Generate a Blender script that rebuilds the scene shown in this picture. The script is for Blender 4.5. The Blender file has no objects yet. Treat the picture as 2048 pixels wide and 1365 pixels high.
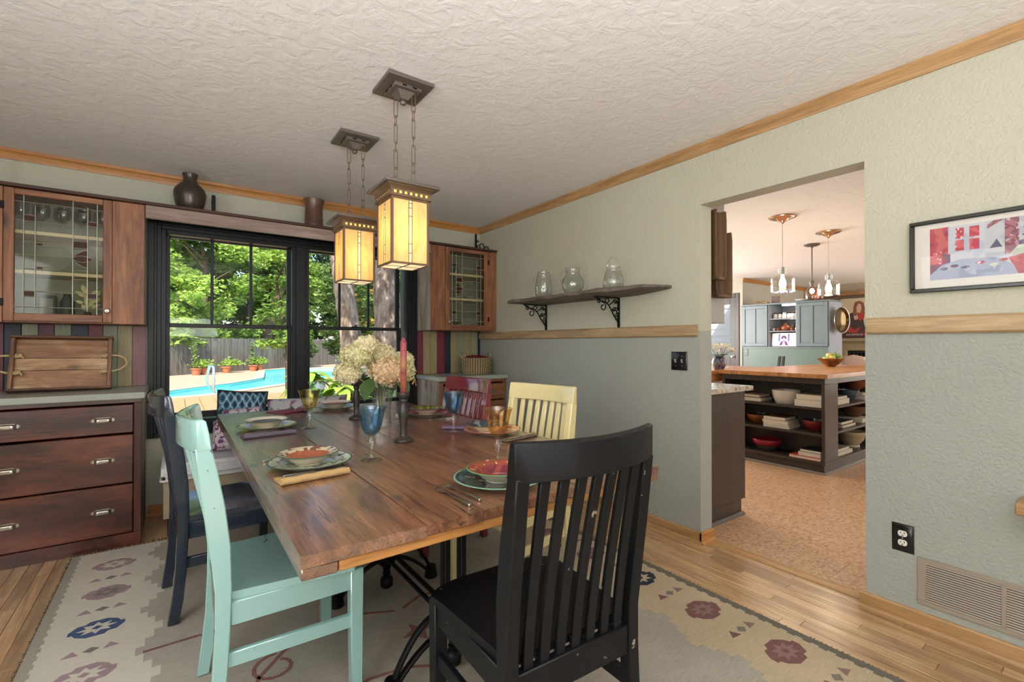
import bpy, bmesh, math, random
from mathutils import Vector, Matrix
random.seed(11)
sc = bpy.context.scene
COL = sc.collection
PI = math.pi
R = math.radians

# ---------------------------------------------------------------- camera, light, exposure
cam_d = bpy.data.cameras.new('camera'); cam = bpy.data.objects.new('camera', cam_d); COL.objects.link(cam)
cam_d.sensor_width = 36; cam_d.lens = 936 / 2048 * 36; cam_d.clip_start = .02; cam_d.clip_end = 300
cam.location = (0, 0, 1.218); cam.rotation_euler = (R(90.367), 0, R(-35.7))
sc.camera = cam
sc.view_settings.view_transform = 'Standard'
sc.view_settings.look = 'None'
sc.view_settings.gamma = 1
sc.view_settings.use_curve_mapping = False
sc.view_settings.exposure = 0.62
world = bpy.data.worlds.new('world'); sc.world = world; world.use_nodes = True
wn = world.node_tree
bg = wn.nodes['Background']
sky = wn.nodes.new('ShaderNodeTexSky'); sky.sky_type = 'NISHITA'; sky.sun_disc = False
sky.sun_elevation = R(52); sky.sun_rotation = R(212); sky.air_density = 1.0; sky.dust_density = 1.6
wn.links.new(sky.outputs[0], bg.inputs[0]); bg.inputs[1].default_value = .24


def sun(el, az, e, col):
    d = bpy.data.lights.new('sun', 'SUN'); d.energy = e; d.angle = R(.6); d.color = col
    o = bpy.data.objects.new('sun', d); COL.objects.link(o)
    v = Vector((math.sin(az) * math.cos(el), math.cos(az) * math.cos(el), math.sin(el)))
    o.rotation_euler = v.to_track_quat('Z', 'Y').to_euler(); o.location = v * 40


def area(name, loc, look, sx, sy, e, col=(1, 1, 1)):
    d = bpy.data.lights.new(name, 'AREA'); d.shape = 'RECTANGLE'; d.size = sx; d.size_y = sy; d.energy = e; d.color = col
    o = bpy.data.objects.new(name, d); COL.objects.link(o); o.location = loc
    o.rotation_euler = (Vector(loc) - Vector(look)).to_track_quat('Z', 'Y').to_euler()


def point(name, loc, e, col, r=.03):
    d = bpy.data.lights.new(name, 'POINT'); d.energy = e; d.color = col; d.shadow_soft_size = r
    o = bpy.data.objects.new(name, d); COL.objects.link(o); o.location = loc


sun(R(52), R(212), 7.5, (1, .95, .86))
area('rear_fill_light', (.7, -2.5, 1.25), (.8, 2, 1.25), 3.2, 2.0, 20, (.985, .99, 1))  # unseen fill panel before the closed rear wall, added to brighten the room
area('ceiling_bounce_fill', (.0, -.8, 1.5), (.0, -.5, 2.44), 1.1, 1.1, 66, (.985, .99, 1))  # added bounce light aimed at the ceiling; no floor lamp stands there
area('left_room_window_light', (-1.55, .6, 1.45), (1.5, 1.2, 1.1), 2.0, 1.5, 30, (.98, 1, 1))
area('kitchen_side_fill_light', (5.2, -1.5, 1.5), (5.2, 3, 1.2), 3.2, 1.6, 16, (1, .98, .95))  # added kitchen fill from the unseen right side; that wall has no window
area('kitchen_sink_window_light', (5.6, 6.2, 1.5), (5.4, 2, 1.3), 3.4, 1.5, 165, (1, .99, .97))
area('living_room_area_light', (10.2, .2, 1.5), (9.5, 4, 1.2), 2.0, 1.6, 60, (1, .95, .88))  # unseen area light inside the living room, clear of its walls


# ---------------------------------------------------------------- colour and material helpers
def C(r, g, b):
    def f(c):
        c /= 255
        return c / 12.92 if c <= .04045 else ((c + .055) / 1.055) ** 2.4
    return (f(r), f(g), f(b), 1)


def mat(name):
    m = bpy.data.materials.new(name); m.use_nodes = True
    nt = m.node_tree
    return m, nt, nt.nodes['Principled BSDF']


def N(nt, t, **k):
    n = nt.nodes.new(t)
    for a, b in k.items():
        if a.startswith('i_'):
            n.inputs[a[2:].replace('_', ' ')].default_value = b
        else:
            setattr(n, a, b)
    return n


def ramp(nt, src, stops, interp='LINEAR'):
    r = nt.nodes.new('ShaderNodeValToRGB'); e = r.color_ramp.elements; r.color_ramp.interpolation = interp
    while len(e) < len(stops):
        e.new(.5)
    for i, (p, c) in enumerate(stops):
        e[i].position = p; e[i].color = c if len(c) == 4 else (*c, 1)
    nt.links.new(src, r.inputs[0])
    return r


def coords(nt, scale=(1, 1, 1), rnd=True, rot=(0, 0, 0)):
    tc = nt.nodes.new('ShaderNodeTexCoord'); mp = nt.nodes.new('ShaderNodeMapping')
    mp.inputs['Scale'].default_value = scale; mp.inputs['Rotation'].default_value = rot
    nt.links.new(tc.outputs['Object'], mp.inputs[0])
    if not rnd:
        return mp.outputs[0]
    oi = nt.nodes.new('ShaderNodeObjectInfo'); mu = N(nt, 'ShaderNodeMath', operation='MULTIPLY'); mu.inputs[1].default_value = 37
    nt.links.new(oi.outputs['Random'], mu.inputs[0])
    ad = N(nt, 'ShaderNodeVectorMath', operation='ADD')
    nt.links.new(mp.outputs[0], ad.inputs[0]); nt.links.new(mu.outputs[0], ad.inputs[1])
    return ad.outputs[0]


def noise(nt, vec, scale, detail=4, rough=.55, dist=0):
    n = N(nt, 'ShaderNodeTexNoise'); n.inputs['Scale'].default_value = scale; n.inputs['Detail'].default_value = detail
    n.inputs['Roughness'].default_value = rough; n.inputs['Distortion'].default_value = dist
    nt.links.new(vec, n.inputs['Vector'])
    return n.outputs[0]


def bump(nt, src, bs, strength, dist=.01):
    b = N(nt, 'ShaderNodeBump'); b.inputs['Strength'].default_value = strength; b.inputs['Distance'].default_value = dist
    nt.links.new(src, b.inputs['Height']); nt.links.new(b.outputs[0], bs.inputs['Normal'])


def mixc(nt, fac, a, b, blend='MIX'):
    m = N(nt, 'ShaderNodeMix', data_type='RGBA', blend_type=blend)
    for k, v in ((0, fac), (6, a), (7, b)):
        if isinstance(v, (int, float, tuple)):
            m.inputs[k].default_value = v
        else:
            nt.links.new(v, m.inputs[k])
    return m.outputs[2]


def plain(name, c, rough=.5, metal=0, bs_=0, bscale=60, spec=.5, var=0, coat=0):
    m, nt, b = mat(name)
    b.inputs['Base Color'].default_value = c; b.inputs['Roughness'].default_value = rough; b.inputs['Metallic'].default_value = metal
    b.inputs['Specular IOR Level'].default_value = spec
    b.inputs['Coat Weight'].default_value = coat
    v = coords(nt)
    if bs_:
        bump(nt, noise(nt, v, bscale, 3), b, bs_)
    if var:
        n = noise(nt, v, 5, 3)
        r = ramp(nt, n, [(.3, tuple(x * (1 - var) for x in c[:3])), (.7, tuple(min(1, x * (1 + var)) for x in c[:3]))])
        nt.links.new(r.outputs[0], b.inputs['Base Color'])
    return m


def wood(name, a, b_, axis='Y', scale=1, rough=.45, bmp=.15, rnd=.25, stretch=12, knots=None, coat=0, contrast=(.3, .72), patch=None, grain=.62, crack=None):
    m, nt, b = mat(name)
    s = [stretch] * 3; s['XYZ'.index(axis)] = 1
    v = coords(nt, tuple(x * scale for x in s))
    n1 = noise(nt, v, 1.6, 6, .6, 1.2)
    r = ramp(nt, n1, [(contrast[0], a), (contrast[1], b_)])
    s2 = [x * 9 for x in s]; s2['XYZ'.index(axis)] = 4
    v2 = coords(nt, tuple(x * scale for x in s2))
    n2 = noise(nt, v2, 1.5, 3, .7)
    r2 = ramp(nt, n2, [(.3, (grain, grain, grain)), (.6, (1, 1, 1))])
    col = mixc(nt, .75, r.outputs[0], r2.outputs[0], 'MULTIPLY')
    if patch:
        s4 = [2.2] * 3; s4['XYZ'.index(axis)] = .9
        pr = ramp(nt, noise(nt, coords(nt, tuple(s4)), 2.2, 4, .65, .5), [(.40, patch), (.60, (1, 1, 1))])
        col = mixc(nt, 1.0, col, pr.outputs[0], 'MULTIPLY')
    if crack:
        s5 = [26] * 3; s5['XYZ'.index(axis)] = 1.6
        cr_ = ramp(nt, noise(nt, coords(nt, tuple(s5)), 2.6, 3, .6, .8), [(.635, (0, 0, 0)), (.67, (1, 1, 1))])
        col = mixc(nt, cr_.outputs[0], col, crack)
    if knots:
        s3 = [2.4] * 3; s3['XYZ'.index(axis)] = 1.2
        vo = N(nt, 'ShaderNodeTexVoronoi'); vo.inputs['Scale'].default_value = 2.2 * scale
        nt.links.new(coords(nt, tuple(s3)), vo.inputs['Vector'])
        k = ramp(nt, vo.outputs['Distance'], [(.04, (1, 1, 1)), (.17, (0, 0, 0))])
        col = mixc(nt, k.outputs[0], col, knots)
    oi = nt.nodes.new('ShaderNodeObjectInfo')
    mr = N(nt, 'ShaderNodeMapRange'); mr.inputs[3].default_value = 1 - rnd; mr.inputs[4].default_value = 1 + rnd * .6
    nt.links.new(oi.outputs['Random'], mr.inputs[0])
    hs = N(nt, 'ShaderNodeHueSaturation'); nt.links.new(col, hs.inputs['Color']); nt.links.new(mr.outputs[0], hs.inputs['Value'])
    nt.links.new(hs.outputs[0], b.inputs['Base Color'])
    b.inputs['Roughness'].default_value = rough; b.inputs['Coat Weight'].default_value = coat; b.inputs['Coat Roughness'].default_value = .22; b.inputs['Coat IOR'].default_value = 1.85
    if bmp:
        bump(nt, n2, b, bmp, .004)
    return m


def chipped(name, c, chip, rough=.3, amt=.70, scale=26, coat=0, spec=.5):
    m, nt, b = mat(name)
    v = coords(nt)
    n = noise(nt, v, scale, 4, .6)
    n2 = noise(nt, v, 3, 2)
    mm = N(nt, 'ShaderNodeMath', operation='MULTIPLY_ADD'); mm.inputs[1].default_value = .35; nt.links.new(n2, mm.inputs[0]); nt.links.new(n, mm.inputs[2])
    r = ramp(nt, mm.outputs[0], [(amt + .17, (0, 0, 0)), (amt + .19, (1, 1, 1))])
    col = mixc(nt, r.outputs[0], c, chip)
    nt.links.new(col, b.inputs['Base Color'])
    b.inputs['Roughness'].default_value = rough; b.inputs['Coat Weight'].default_value = coat; b.inputs['Coat Roughness'].default_value = .1; b.inputs['Coat IOR'].default_value = 1.8
    b.inputs['Specular IOR Level'].default_value = spec
    bump(nt, noise(nt, coords(nt, (40, 6, 6)), 2, 3), b, .06, .003)
    return m


def wallmat(name, c, scale=55, st=.35):
    m, nt, b = mat(name)
    v = coords(nt, rnd=False)
    n = noise(nt, v, scale, 3, .5)
    b.inputs['Roughness'].default_value = .62
    n2 = noise(nt, v, 1.3, 3)
    r = ramp(nt, n2, [(.3, tuple(x * .95 for x in c[:3])), (.7, c)])
    nt.links.new(r.outputs[0], b.inputs['Base Color'])
    bump(nt, n, b, st, .008)
    return m


def thin_glass(name, tint=(1, 1, 1, 1), refl=.06, rough=.0, edge=.6):
    m, nt, b = mat(name); nt.nodes.remove(b)
    out = nt.nodes['Material Output']
    t = N(nt, 'ShaderNodeBsdfTransparent'); t.inputs[0].default_value = tint
    g = N(nt, 'ShaderNodeBsdfGlossy'); g.inputs['Roughness'].default_value = rough
    lw = N(nt, 'ShaderNodeLayerWeight'); lw.inputs[0].default_value = .5
    pw = N(nt, 'ShaderNodeMath', operation='POWER'); pw.inputs[1].default_value = 4; nt.links.new(lw.outputs['Facing'], pw.inputs[0])
    ma = N(nt, 'ShaderNodeMath', operation='MULTIPLY_ADD'); ma.inputs[1].default_value = edge; ma.inputs[2].default_value = refl
    nt.links.new(pw.outputs[0], ma.inputs[0])
    mx = N(nt, 'ShaderNodeMixShader'); nt.links.new(ma.outputs[0], mx.inputs[0]); nt.links.new(t.outputs[0], mx.inputs[1]); nt.links.new(g.outputs[0], mx.inputs[2])
    nt.links.new(mx.outputs[0], out.inputs[0])
    return m


def emit(name, c, s):
    m, nt, b = mat(name)
    b.inputs['Base Color'].default_value = c; b.inputs['Emission Color'].default_value = c; b.inputs['Emission Strength'].default_value = s
    return m


def lampglass(name, a, b_, em):
    m, nt, b = mat(name); out = nt.nodes['Material Output']
    v = coords(nt, (5, 5, 2))
    r = ramp(nt, noise(nt, v, 3, 4, .6, 1.5), [(.3, a), (.7, b_)])
    nt.links.new(r.outputs[0], b.inputs['Base Color']); b.inputs['Roughness'].default_value = .25
    tr = N(nt, 'ShaderNodeBsdfTranslucent'); nt.links.new(r.outputs[0], tr.inputs[0])
    mx = N(nt, 'ShaderNodeMixShader'); mx.inputs[0].default_value = .5
    nt.links.new(b.outputs[0], mx.inputs[1]); nt.links.new(tr.outputs[0], mx.inputs[2]); nt.links.new(mx.outputs[0], out.inputs[0])
    nt.links.new(r.outputs[0], b.inputs['Emission Color']); b.inputs['Emission Strength'].default_value = em
    return m


def spots(name, base, accent, scale=30, thr=.56, rough=.18, accent2=None):
    m, nt, b = mat(name)
    v = coords(nt)
    r = ramp(nt, noise(nt, v, scale, 2, .5, .6), [(thr - .02, (0, 0, 0)), (thr + .02, (1, 1, 1))])
    col = mixc(nt, r.outputs[0], base, accent)
    if accent2:
        r2 = ramp(nt, noise(nt, v, scale * 1.7, 2, .5), [(.62, (0, 0, 0)), (.65, (1, 1, 1))])
        col = mixc(nt, r2.outputs[0], col, accent2)
    nt.links.new(col, b.inputs['Base Color']); b.inputs['Roughness'].default_value = rough
    return m


def leafmat(name, a, b_, trans=.35, scale=.8):
    m, nt, b = mat(name); out = nt.nodes['Material Output']
    r = ramp(nt, noise(nt, coords(nt), scale, 4, .6), [(.3, a), (.7, b_)])
    nt.links.new(r.outputs[0], b.inputs['Base Color']); b.inputs['Roughness'].default_value = .5
    tr = N(nt, 'ShaderNodeBsdfTranslucent'); nt.links.new(r.outputs[0], tr.inputs[0])
    mx = N(nt, 'ShaderNodeMixShader'); mx.inputs[0].default_value = trans
    nt.links.new(b.outputs[0], mx.inputs[1]); nt.links.new(tr.outputs[0], mx.inputs[2]); nt.links.new(mx.outputs[0], out.inputs[0])
    return m


# ---------------------------------------------------------------- mesh helpers
class MB:
    def __init__(s):
        s.v = []; s.f = []; s.m = []

    def add(s, vs, fs, m=0, M=None):
        o = len(s.v)
        s.v += [tuple(M @ Vector(p)) for p in vs] if M else [tuple(p) for p in vs]
        s.f += [tuple(i + o for i in f) for f in fs]
        s.m += m if isinstance(m, list) else [m] * len(fs)
        return s

    def box(s, x0, y0, z0, x1, y1, z1, m=0, M=None):
        x0, x1 = min(x0, x1), max(x0, x1); y0, y1 = min(y0, y1), max(y0, y1); z0, z1 = min(z0, z1), max(z0, z1)
        v = [(x0, y0, z0), (x1, y0, z0), (x1, y1, z0), (x0, y1, z0), (x0, y0, z1), (x1, y0, z1), (x1, y1, z1), (x0, y1, z1)]
        return s.add(v, [(3, 2, 1, 0), (4, 5, 6, 7), (0, 1, 5, 4), (1, 2, 6, 5), (2, 3, 7, 6), (3, 0, 4, 7)], m, M)

    def loft(s, rings, m=0, caps=True, M=None, closed=False):
        n = len(rings[0]); v = [p for r in rings for p in r]; f = []
        k = len(rings)
        for i in range(k if closed else k - 1):
            for j in range(n):
                a = i * n + j; b = i * n + (j + 1) % n; c = ((i + 1) % k) * n + (j + 1) % n; d = ((i + 1) % k) * n + j
                f.append((a, b, c, d))
        if caps and not closed:
            f.append(tuple(reversed(range(n)))); f.append(tuple(range((k - 1) * n, k * n)))
        return s.add(v, f, m, M)

    def tube(s, pts, r, n=8, m=0, closed=False, sec=None, up=None, M=None):
        P = [Vector(p) for p in pts]; k = len(P)
        rings = []
        nrm = None
        for i in range(k):
            if closed:
                t = (P[(i + 1) % k] - P[i - 1])
            else:
                t = P[min(i + 1, k - 1)] - P[max(i - 1, 0)]
            t.normalize()
            if up is not None:
                u = Vector(up); nrm_i = u - t * u.dot(t)
                if nrm_i.length < 1e-4:
                    nrm_i = t.orthogonal()
                nrm_i.normalize()
            else:
                if nrm is None:
                    nrm = t.orthogonal().normalized()
                nrm = (nrm - t * nrm.dot(t)).normalized(); nrm_i = nrm
            bi = t.cross(nrm_i)
            rr = r[i] if isinstance(r, (list, tuple)) else r
            if sec:
                rings.append([P[i] + nrm_i * (y * rr) + bi * (x * rr) for x, y in sec])
            else:
                rings.append([P[i] + nrm_i * (rr * math.cos(2 * PI * j / n)) + bi * (rr * math.sin(2 * PI * j / n)) for j in range(n)])
        return s.loft(rings, m, True, M, closed)

    def bar(s, pts, w, h, up=(0, 0, 1), m=0, M=None):
        return s.tube(pts, 1, m=m, sec=[(-w / 2, -h / 2), (w / 2, -h / 2), (w / 2, h / 2), (-w / 2, h / 2)], up=up, M=M)

    def cyl(s, p0, p1, r0, r1=None, n=14, m=0, M=None):
        return s.tube([p0, p1], [r0, r0 if r1 is None else r1], n, m, M=M)

    def lathe(s, prof, c=(0, 0, 0), n=26, m=0, M=None, wob=None):
        rings = []
        v = []; f = []; mm = []
        for i, (r, z) in enumerate(prof):
            for j in range(n):
                a = 2 * PI * j / n
                rr = r * (wob(a, z) if wob else 1)
                v.append((c[0] + rr * math.cos(a), c[1] + rr * math.sin(a), c[2] + z))
        for i in range(len(prof) - 1):
            for j in range(n):
                a = i * n + j; b = i * n + (j + 1) % n
                f.append((a, b, b + n, a + n)); mm.append(m[i] if isinstance(m, list) else m)
        if prof[0][0] > 1e-5:
            f.append(tuple(reversed(range(n)))); mm.append(mm[0])
        if prof[-1][0] > 1e-5:
            k = (len(prof) - 1) * n
            f.append(tuple(range(k, k + n))); mm.append(mm[-2] if len(mm) > 1 else mm[-1])
        return s.add(v, f, mm, M)

    def prism(s, poly, axis, a0, a1, m=0, M=None):
        def p3(p, a):
            return {'x': (a, p[0], p[1]), 'y': (p[0], a, p[1]), 'z': (p[0], p[1], a)}[axis]
        n = len(poly)
        v = [p3(p, a0) for p in poly] + [p3(p, a1) for p in poly]
        f = [tuple(range(n)), tuple(reversed(range(n, 2 * n)))] + [(i, i + n, (i + 1) % n + n, (i + 1) % n) for i in range(n)]
        return s.add(v, f, m, M)

    def sph(s, c, r, nu=12, nv=8, m=0, M=None):
        r = r if isinstance(r, (tuple, list)) else (r, r, r)
        prof = []
        v = [(c[0], c[1], c[2] - r[2])]; f = []
        for i in range(1, nv):
            t = PI * i / nv
            for j in range(nu):
                a = 2 * PI * j / nu
                v.append((c[0] + r[0] * math.sin(t) * math.cos(a), c[1] + r[1] * math.sin(t) * math.sin(a), c[2] - r[2] * math.cos(t)))
        v.append((c[0], c[1], c[2] + r[2]))
        for j in range(nu):
            f.append((0, 1 + (j + 1) % nu, 1 + j))
        for i in range(nv - 2):
            for j in range(nu):
                a = 1 + i * nu + j; b = 1 + i * nu + (j + 1) % nu
                f.append((a, b, b + nu, a + nu))
        L = len(v) - 1; k = 1 + (nv - 2) * nu
        for j in range(nu):
            f.append((k + j, k + (j + 1) % nu, L))
        return s.add(v, f, m, M)

    def build(s, name, mats, parent=None, bev=0, seg=1, loc=None, smooth=40, sharp=True):
        me = bpy.data.meshes.new(name)
        me.from_pydata(s.v, [], s.f)
        bm = bmesh.new(); bm.from_mesh(me)
        for f, k in zip(bm.faces, s.m):
            f.material_index = k
        bmesh.ops.recalc_face_normals(bm, faces=bm.faces[:])
        if bev:
            ed = [e for e in bm.edges if len(e.link_faces) == 2 and e.calc_face_angle(0) > .6]
            bmesh.ops.bevel(bm, geom=ed, offset=bev, segments=seg, affect='EDGES', clamp_overlap=True)
        bm.to_mesh(me); bm.free()
        if smooth:
            me.shade_smooth()
            me.set_sharp_from_angle(angle=R(smooth))
        for q in (mats if isinstance(mats, (list, tuple)) else [mats]):
            me.materials.append(q)
        o = bpy.data.objects.new(name, me); COL.objects.link(o)
        if parent:
            o.parent = parent
        if loc:
            o.location = loc
        return o


def tag(o, label=None, cat=None, group=None, kind=None):
    if label: o['label'] = label
    if cat: o['category'] = cat
    if group: o['group'] = group
    if kind: o['kind'] = kind
    return o


def thing(name, label=None, cat=None, loc=(0, 0, 0), rz=0, group=None, kind=None, rot=None):
    o = bpy.data.objects.new(name, None); COL.objects.link(o); o.empty_display_size = .05
    o.location = loc; o.rotation_euler = rot if rot else (0, 0, rz)
    return tag(o, label, cat, group, kind)


def struct(o):
    o['kind'] = 'structure'
    return o


def clone(o, parent, loc=None, rot=None):
    c = o.copy(); COL.objects.link(c); c.parent = parent
    if loc is not None: c.location = loc
    if rot is not None: c.rotation_euler = rot
    return c


def dup(root, loc, rz=None, label=None, group=None):
    r = root.copy(); COL.objects.link(r); r.location = loc
    if rz is not None: r.rotation_euler = (0, 0, rz)
    if label: r['label'] = label
    if group: r['group'] = group
    for ch in list(root.children):
        c = ch.copy(); COL.objects.link(c); c.parent = r
        for g in list(ch.children):
            d = g.copy(); COL.objects.link(d); d.parent = c
    return r


def remat(root, pairs):
    """give a copied thing its own colours: mesh copies with replaced materials"""
    def walk(o):
        if o.type == 'MESH':
            hit = [i for i, q in enumerate(o.data.materials) if q in pairs]
            if hit:
                o.data = o.data.copy()
                for i in hit:
                    o.data.materials[i] = pairs[o.data.materials[i]]
        for c in o.children:
            walk(c)
    walk(root)
    return root


def arc(c, r, a0, a1, n, plane='xz'):
    out = []
    for i in range(n + 1):
        a = R(a0 + (a1 - a0) * i / n); p = (r * math.cos(a), r * math.sin(a))
        out.append({'xz': (c[0] + p[0], c[1], c[2] + p[1]), 'yz': (c[0], c[1] + p[0], c[2] + p[1]), 'xy': (c[0] + p[0], c[1] + p[1], c[2])}[plane])
    return out

# ---------------------------------------------------------------- materials
M_wall_up = wallmat('wall_paint_sage_beige', C(190, 188, 169), 70, .6)
M_wall_lo = wallmat('wall_paint_grey_green', C(162, 166, 157), 70, .6)
M_wall_kit = wallmat('kitchen_wall_paint', C(186, 180, 166))


def ceilingmat():
    m, nt, b = mat('ceiling_knockdown_plaster')
    v = coords(nt, rnd=False)
    n = noise(nt, v, 16, 5, .6, .8)
    r = ramp(nt, n, [(.42, (0, 0, 0)), (.6, (1, 1, 1))])
    b.inputs['Base Color'].default_value = C(236, 234, 233); b.inputs['Roughness'].default_value = .8
    bump(nt, r.outputs[0], b, .22, .01)
    return m


M_ceil = ceilingmat()
OAK_A, OAK_B = C(168, 118, 66), C(206, 160, 104)
M_oak_trim_y = wood('oak_trim_along_y', C(158, 120, 76), C(196, 156, 108), 'Y', 1.2, .4, .1, .08)
M_oak_trim_x = wood('oak_trim_along_x', C(176, 116, 54), C(206, 148, 82), 'X', 1.2, .4, .1, .08)
M_oak_rail = wood('oak_chair_rail', C(156, 126, 90), C(196, 168, 128), 'Y', 1.0, .45, .12, .05, 9)
M_plank = wood('oak_floor_plank', C(158, 118, 78), C(216, 180, 134), 'Y', 1.1, .28, .08, .28, 11, coat=.3)
M_thresh = wood('oak_threshold', C(186, 140, 88), C(216, 174, 122), 'Y', 1.2, .35, .08, .05)
M_black = plain('black_window_paint', C(18, 19, 21), .42, 0, .03, 80, spec=.35)
M_iron = plain('black_wrought_iron', C(22, 21, 20), .5, .6, .1, 120)
M_bronze = plain('dark_bronze', C(112, 103, 96), .42, .35)
M_steel = plain('polished_steel', C(205, 200, 192), .16, 1)
M_pewter = plain('pewter', C(176, 170, 160), .28, .95, .08, 140)
M_pane = thin_glass('window_glass', (.98, .985, .98, 1), .006, 0, .25)
M_clear = thin_glass('clear_glass', (.965, .975, .965, 1), .07, .0, .9)
M_barn = wood('reclaimed_barn_wood_brown', C(110, 68, 44), C(184, 126, 88), 'Z', .9, .5, .3, .10, 10, C(52, 30, 20), patch=(.80, .74, .70))
M_barn_x = wood('reclaimed_barn_wood_brown_x', C(106, 66, 44), C(176, 120, 84), 'X', .9, .5, .3, .10, 10, C(52, 30, 20), patch=(.80, .74, .70))
M_barn_dk = wood('stained_reclaimed_plank', C(66, 28, 24), C(136, 72, 52), 'X', .8, .32, .2, .15, 7, C(26, 14, 16), contrast=(.3, .70), patch=(.34, .30, .36), coat=.3)
M_barn_dkz = wood('stained_reclaimed_stile', C(48, 24, 20), C(100, 54, 42), 'Z', .8, .42, .2, .12, 8)
M_grey_board = wood('weathered_grey_board', C(118, 106, 92), C(186, 174, 156), 'Z', .8, .75, .5, .08, 7, C(96, 84, 70))
M_grey_board_x = wood('weathered_header_board', C(132, 112, 102), C(190, 170, 158), 'X', .7, .75, .5, .05, 8)
M_edge_dk = wood('dark_shelf_edge', C(48, 30, 24), C(92, 58, 42), 'X', .8, .6, .3, .05)
M_counter = plain('sage_grey_counter_paint', C(158, 164, 154), .3, 0, .05, 30, var=.05)
M_pine = plain('pale_shelf_pine', C(206, 188, 150), .5)
M_cab_in = plain('cabinet_interior_sage', C(140, 140, 120), .7)

# ---------------------------------------------------------------- room shell
XR, YB, ZC = 2.6, 4.2, 2.44
b = MB()
b.box(-1.7, -2.7, -.12, 2.72, 4.35, -.012)
b.box(-.42, -2.7, -.012, 2.08, 4.35, -.001); b.box(-1.7, -2.7, -.012, -.42, .95, -.001); b.box(2.08, -2.7, -.012, 2.72, -.45, -.001)
b.box(-1.7, 3.66, -.012, -.42, 4.35, -.001); b.box(2.08, 3.7, -.012, 2.72, 4.35, -.001)
floor = struct(b.build('floor', M_plank, smooth=0))
rnd = random.Random(5)


def planks(x0, x1, y0, y1, w=.0572):
    n = int(round((x1 - x0) / w)); w = (x1 - x0) / n
    for i in range(n):
        y = y0 - rnd.uniform(0, .5)
        while y < y1:
            L = rnd.choice((.42, .6, .75, .9, 1.1)); a, e = max(y, y0), min(y + L, y1)
            if e - a > .05:
                q = MB().box(x0 + i * w + .0006, a + .0006, -.012, x0 + (i + 1) * w - .0006, e - .0006, 0)
                q.build('oak_plank', M_plank, floor, bev=.0012)
            y += L


planks(2.08, 2.655, -.45, 3.7)
planks(-1.22, -.42, .95, 3.66)

b = MB()
b.box(2.6, 1.649, 0, 2.72, 6.3, 1.30, 1); b.box(2.6, 1.649, 1.30, 2.72, 6.3, ZC, 0)
b.box(2.6, -2.7, 0, 2.72, .808, 1.30, 1); b.box(2.6, -2.7, 1.30, 2.72, .808, ZC, 0)
b.box(2.6, .808, 2.07, 2.72, 1.649, ZC, 0)
struct(b.build('wall_right', [M_wall_up, M_wall_lo], smooth=0))
WX0, WX1, WZ0, WZ1 = -.075, 1.80, .63, 2.05
b = MB()
b.box(-1.7, YB, -.1, WX0, YB + .16, ZC); b.box(WX1, YB, -.1, 2.6, YB + .16, ZC)
b.box(WX0, YB, -.1, WX1, YB + .16, WZ0); b.box(WX0, YB, WZ1, WX1, YB + .16, ZC)
wall_back = struct(b.build('wall_back', M_wall_up, smooth=0))
struct(MB().box(-1.82, -2.7, -.1, -1.7, 4.36, ZC).build('wall_left', M_wall_up, smooth=0))
struct(MB().box(-1.7, -2.82, -.1, 2.72, -2.7, ZC).build('wall_front', M_wall_up, smooth=0))
struct(MB().box(-1.85, -2.85, ZC, 2.72, 4.36, ZC + .12).build('ceiling', M_ceil, smooth=0))

# crown trim, chair rail, baseboards
CR = [(0, 0), (.007, 0), (.010, .012), (.010, .040), (.018, .050), (.020, .068), (0, .068)]
ti = [0]


def trim(mb, m, bev=0):
    ti[0] += 1
    return struct(mb.build('trim_%d' % ti[0], m, bev=bev, smooth=25))


trim(MB().prism([(XR - p, ZC - .068 + q) for p, q in CR], 'y', -2.7, YB), M_oak_trim_y)
trim(MB().prism([(YB - p, ZC - .068 + q) for p, q in CR], 'x', -1.7, XR - .02), M_oak_trim_x)
RL = [(0, 0), (.012, .002), (.02, .01), (.02, .066), (.012, .074), (0, .076)]
for y0, y1 in ((1.665, YB), (-2.7, .797)):
    trim(MB().prism([(XR - p, 1.262 + q) for p, q in RL], 'y', y0, y1), M_oak_rail)
BB = [(0, 0), (.026, 0), (.025, .008), (.019, .016), (.013, .019), (.013, .066), (.009, .072), (0, .072)]
bi = 0
o = MB().prism([(XR - p, q) for p, q in BB], 'y', 1.637, YB).build('baseboard_right', M_oak_trim_y, smooth=25); struct(o)
o = MB().prism([(XR - p, q) for p, q in BB], 'y', -2.7, .833).build('baseboard_right_near', M_oak_trim_y, smooth=25); struct(o)
o = MB().prism([(1.649 - p, q) for p, q in BB], 'x', XR - .013, 2.725).build('baseboard_jamb', M_oak_trim_x, smooth=25); struct(o)
o = MB().prism([(YB - p, q) for p, q in BB], 'x', -.16, 1.88).build('baseboard_back', M_oak_trim_x, smooth=25); struct(o)
trim(MB().prism([(2.655, 0), (2.70, 0), (2.725, 0), (2.722, .006), (2.70, .012), (2.66, .010)], 'y', .808, 1.649), M_thresh)

# coloured upright boards between counter and wall cabinets
SC = {'navy': C(38, 44, 62), 'sage': C(150, 152, 126), 'plum': C(112, 56, 66), 'red': C(128, 50, 62), 'khaki': C(166, 152, 112), 'mauve': C(140, 98, 98)}
SM = {k: wood('painted_board_' + k, tuple(x * .86 for x in v[:3]) + (1,), v, 'Z', 1, .5, .1, .04) for k, v in SC.items()}


def stripes(xs, cols, z0, z1):
    for i, c in enumerate(cols):
        MB().box(xs[i] + .0012, YB - .014, z0, xs[i + 1] - .0012, YB, z1).build('wainscot_board', SM[c], wall_back, bev=.002)


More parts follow.
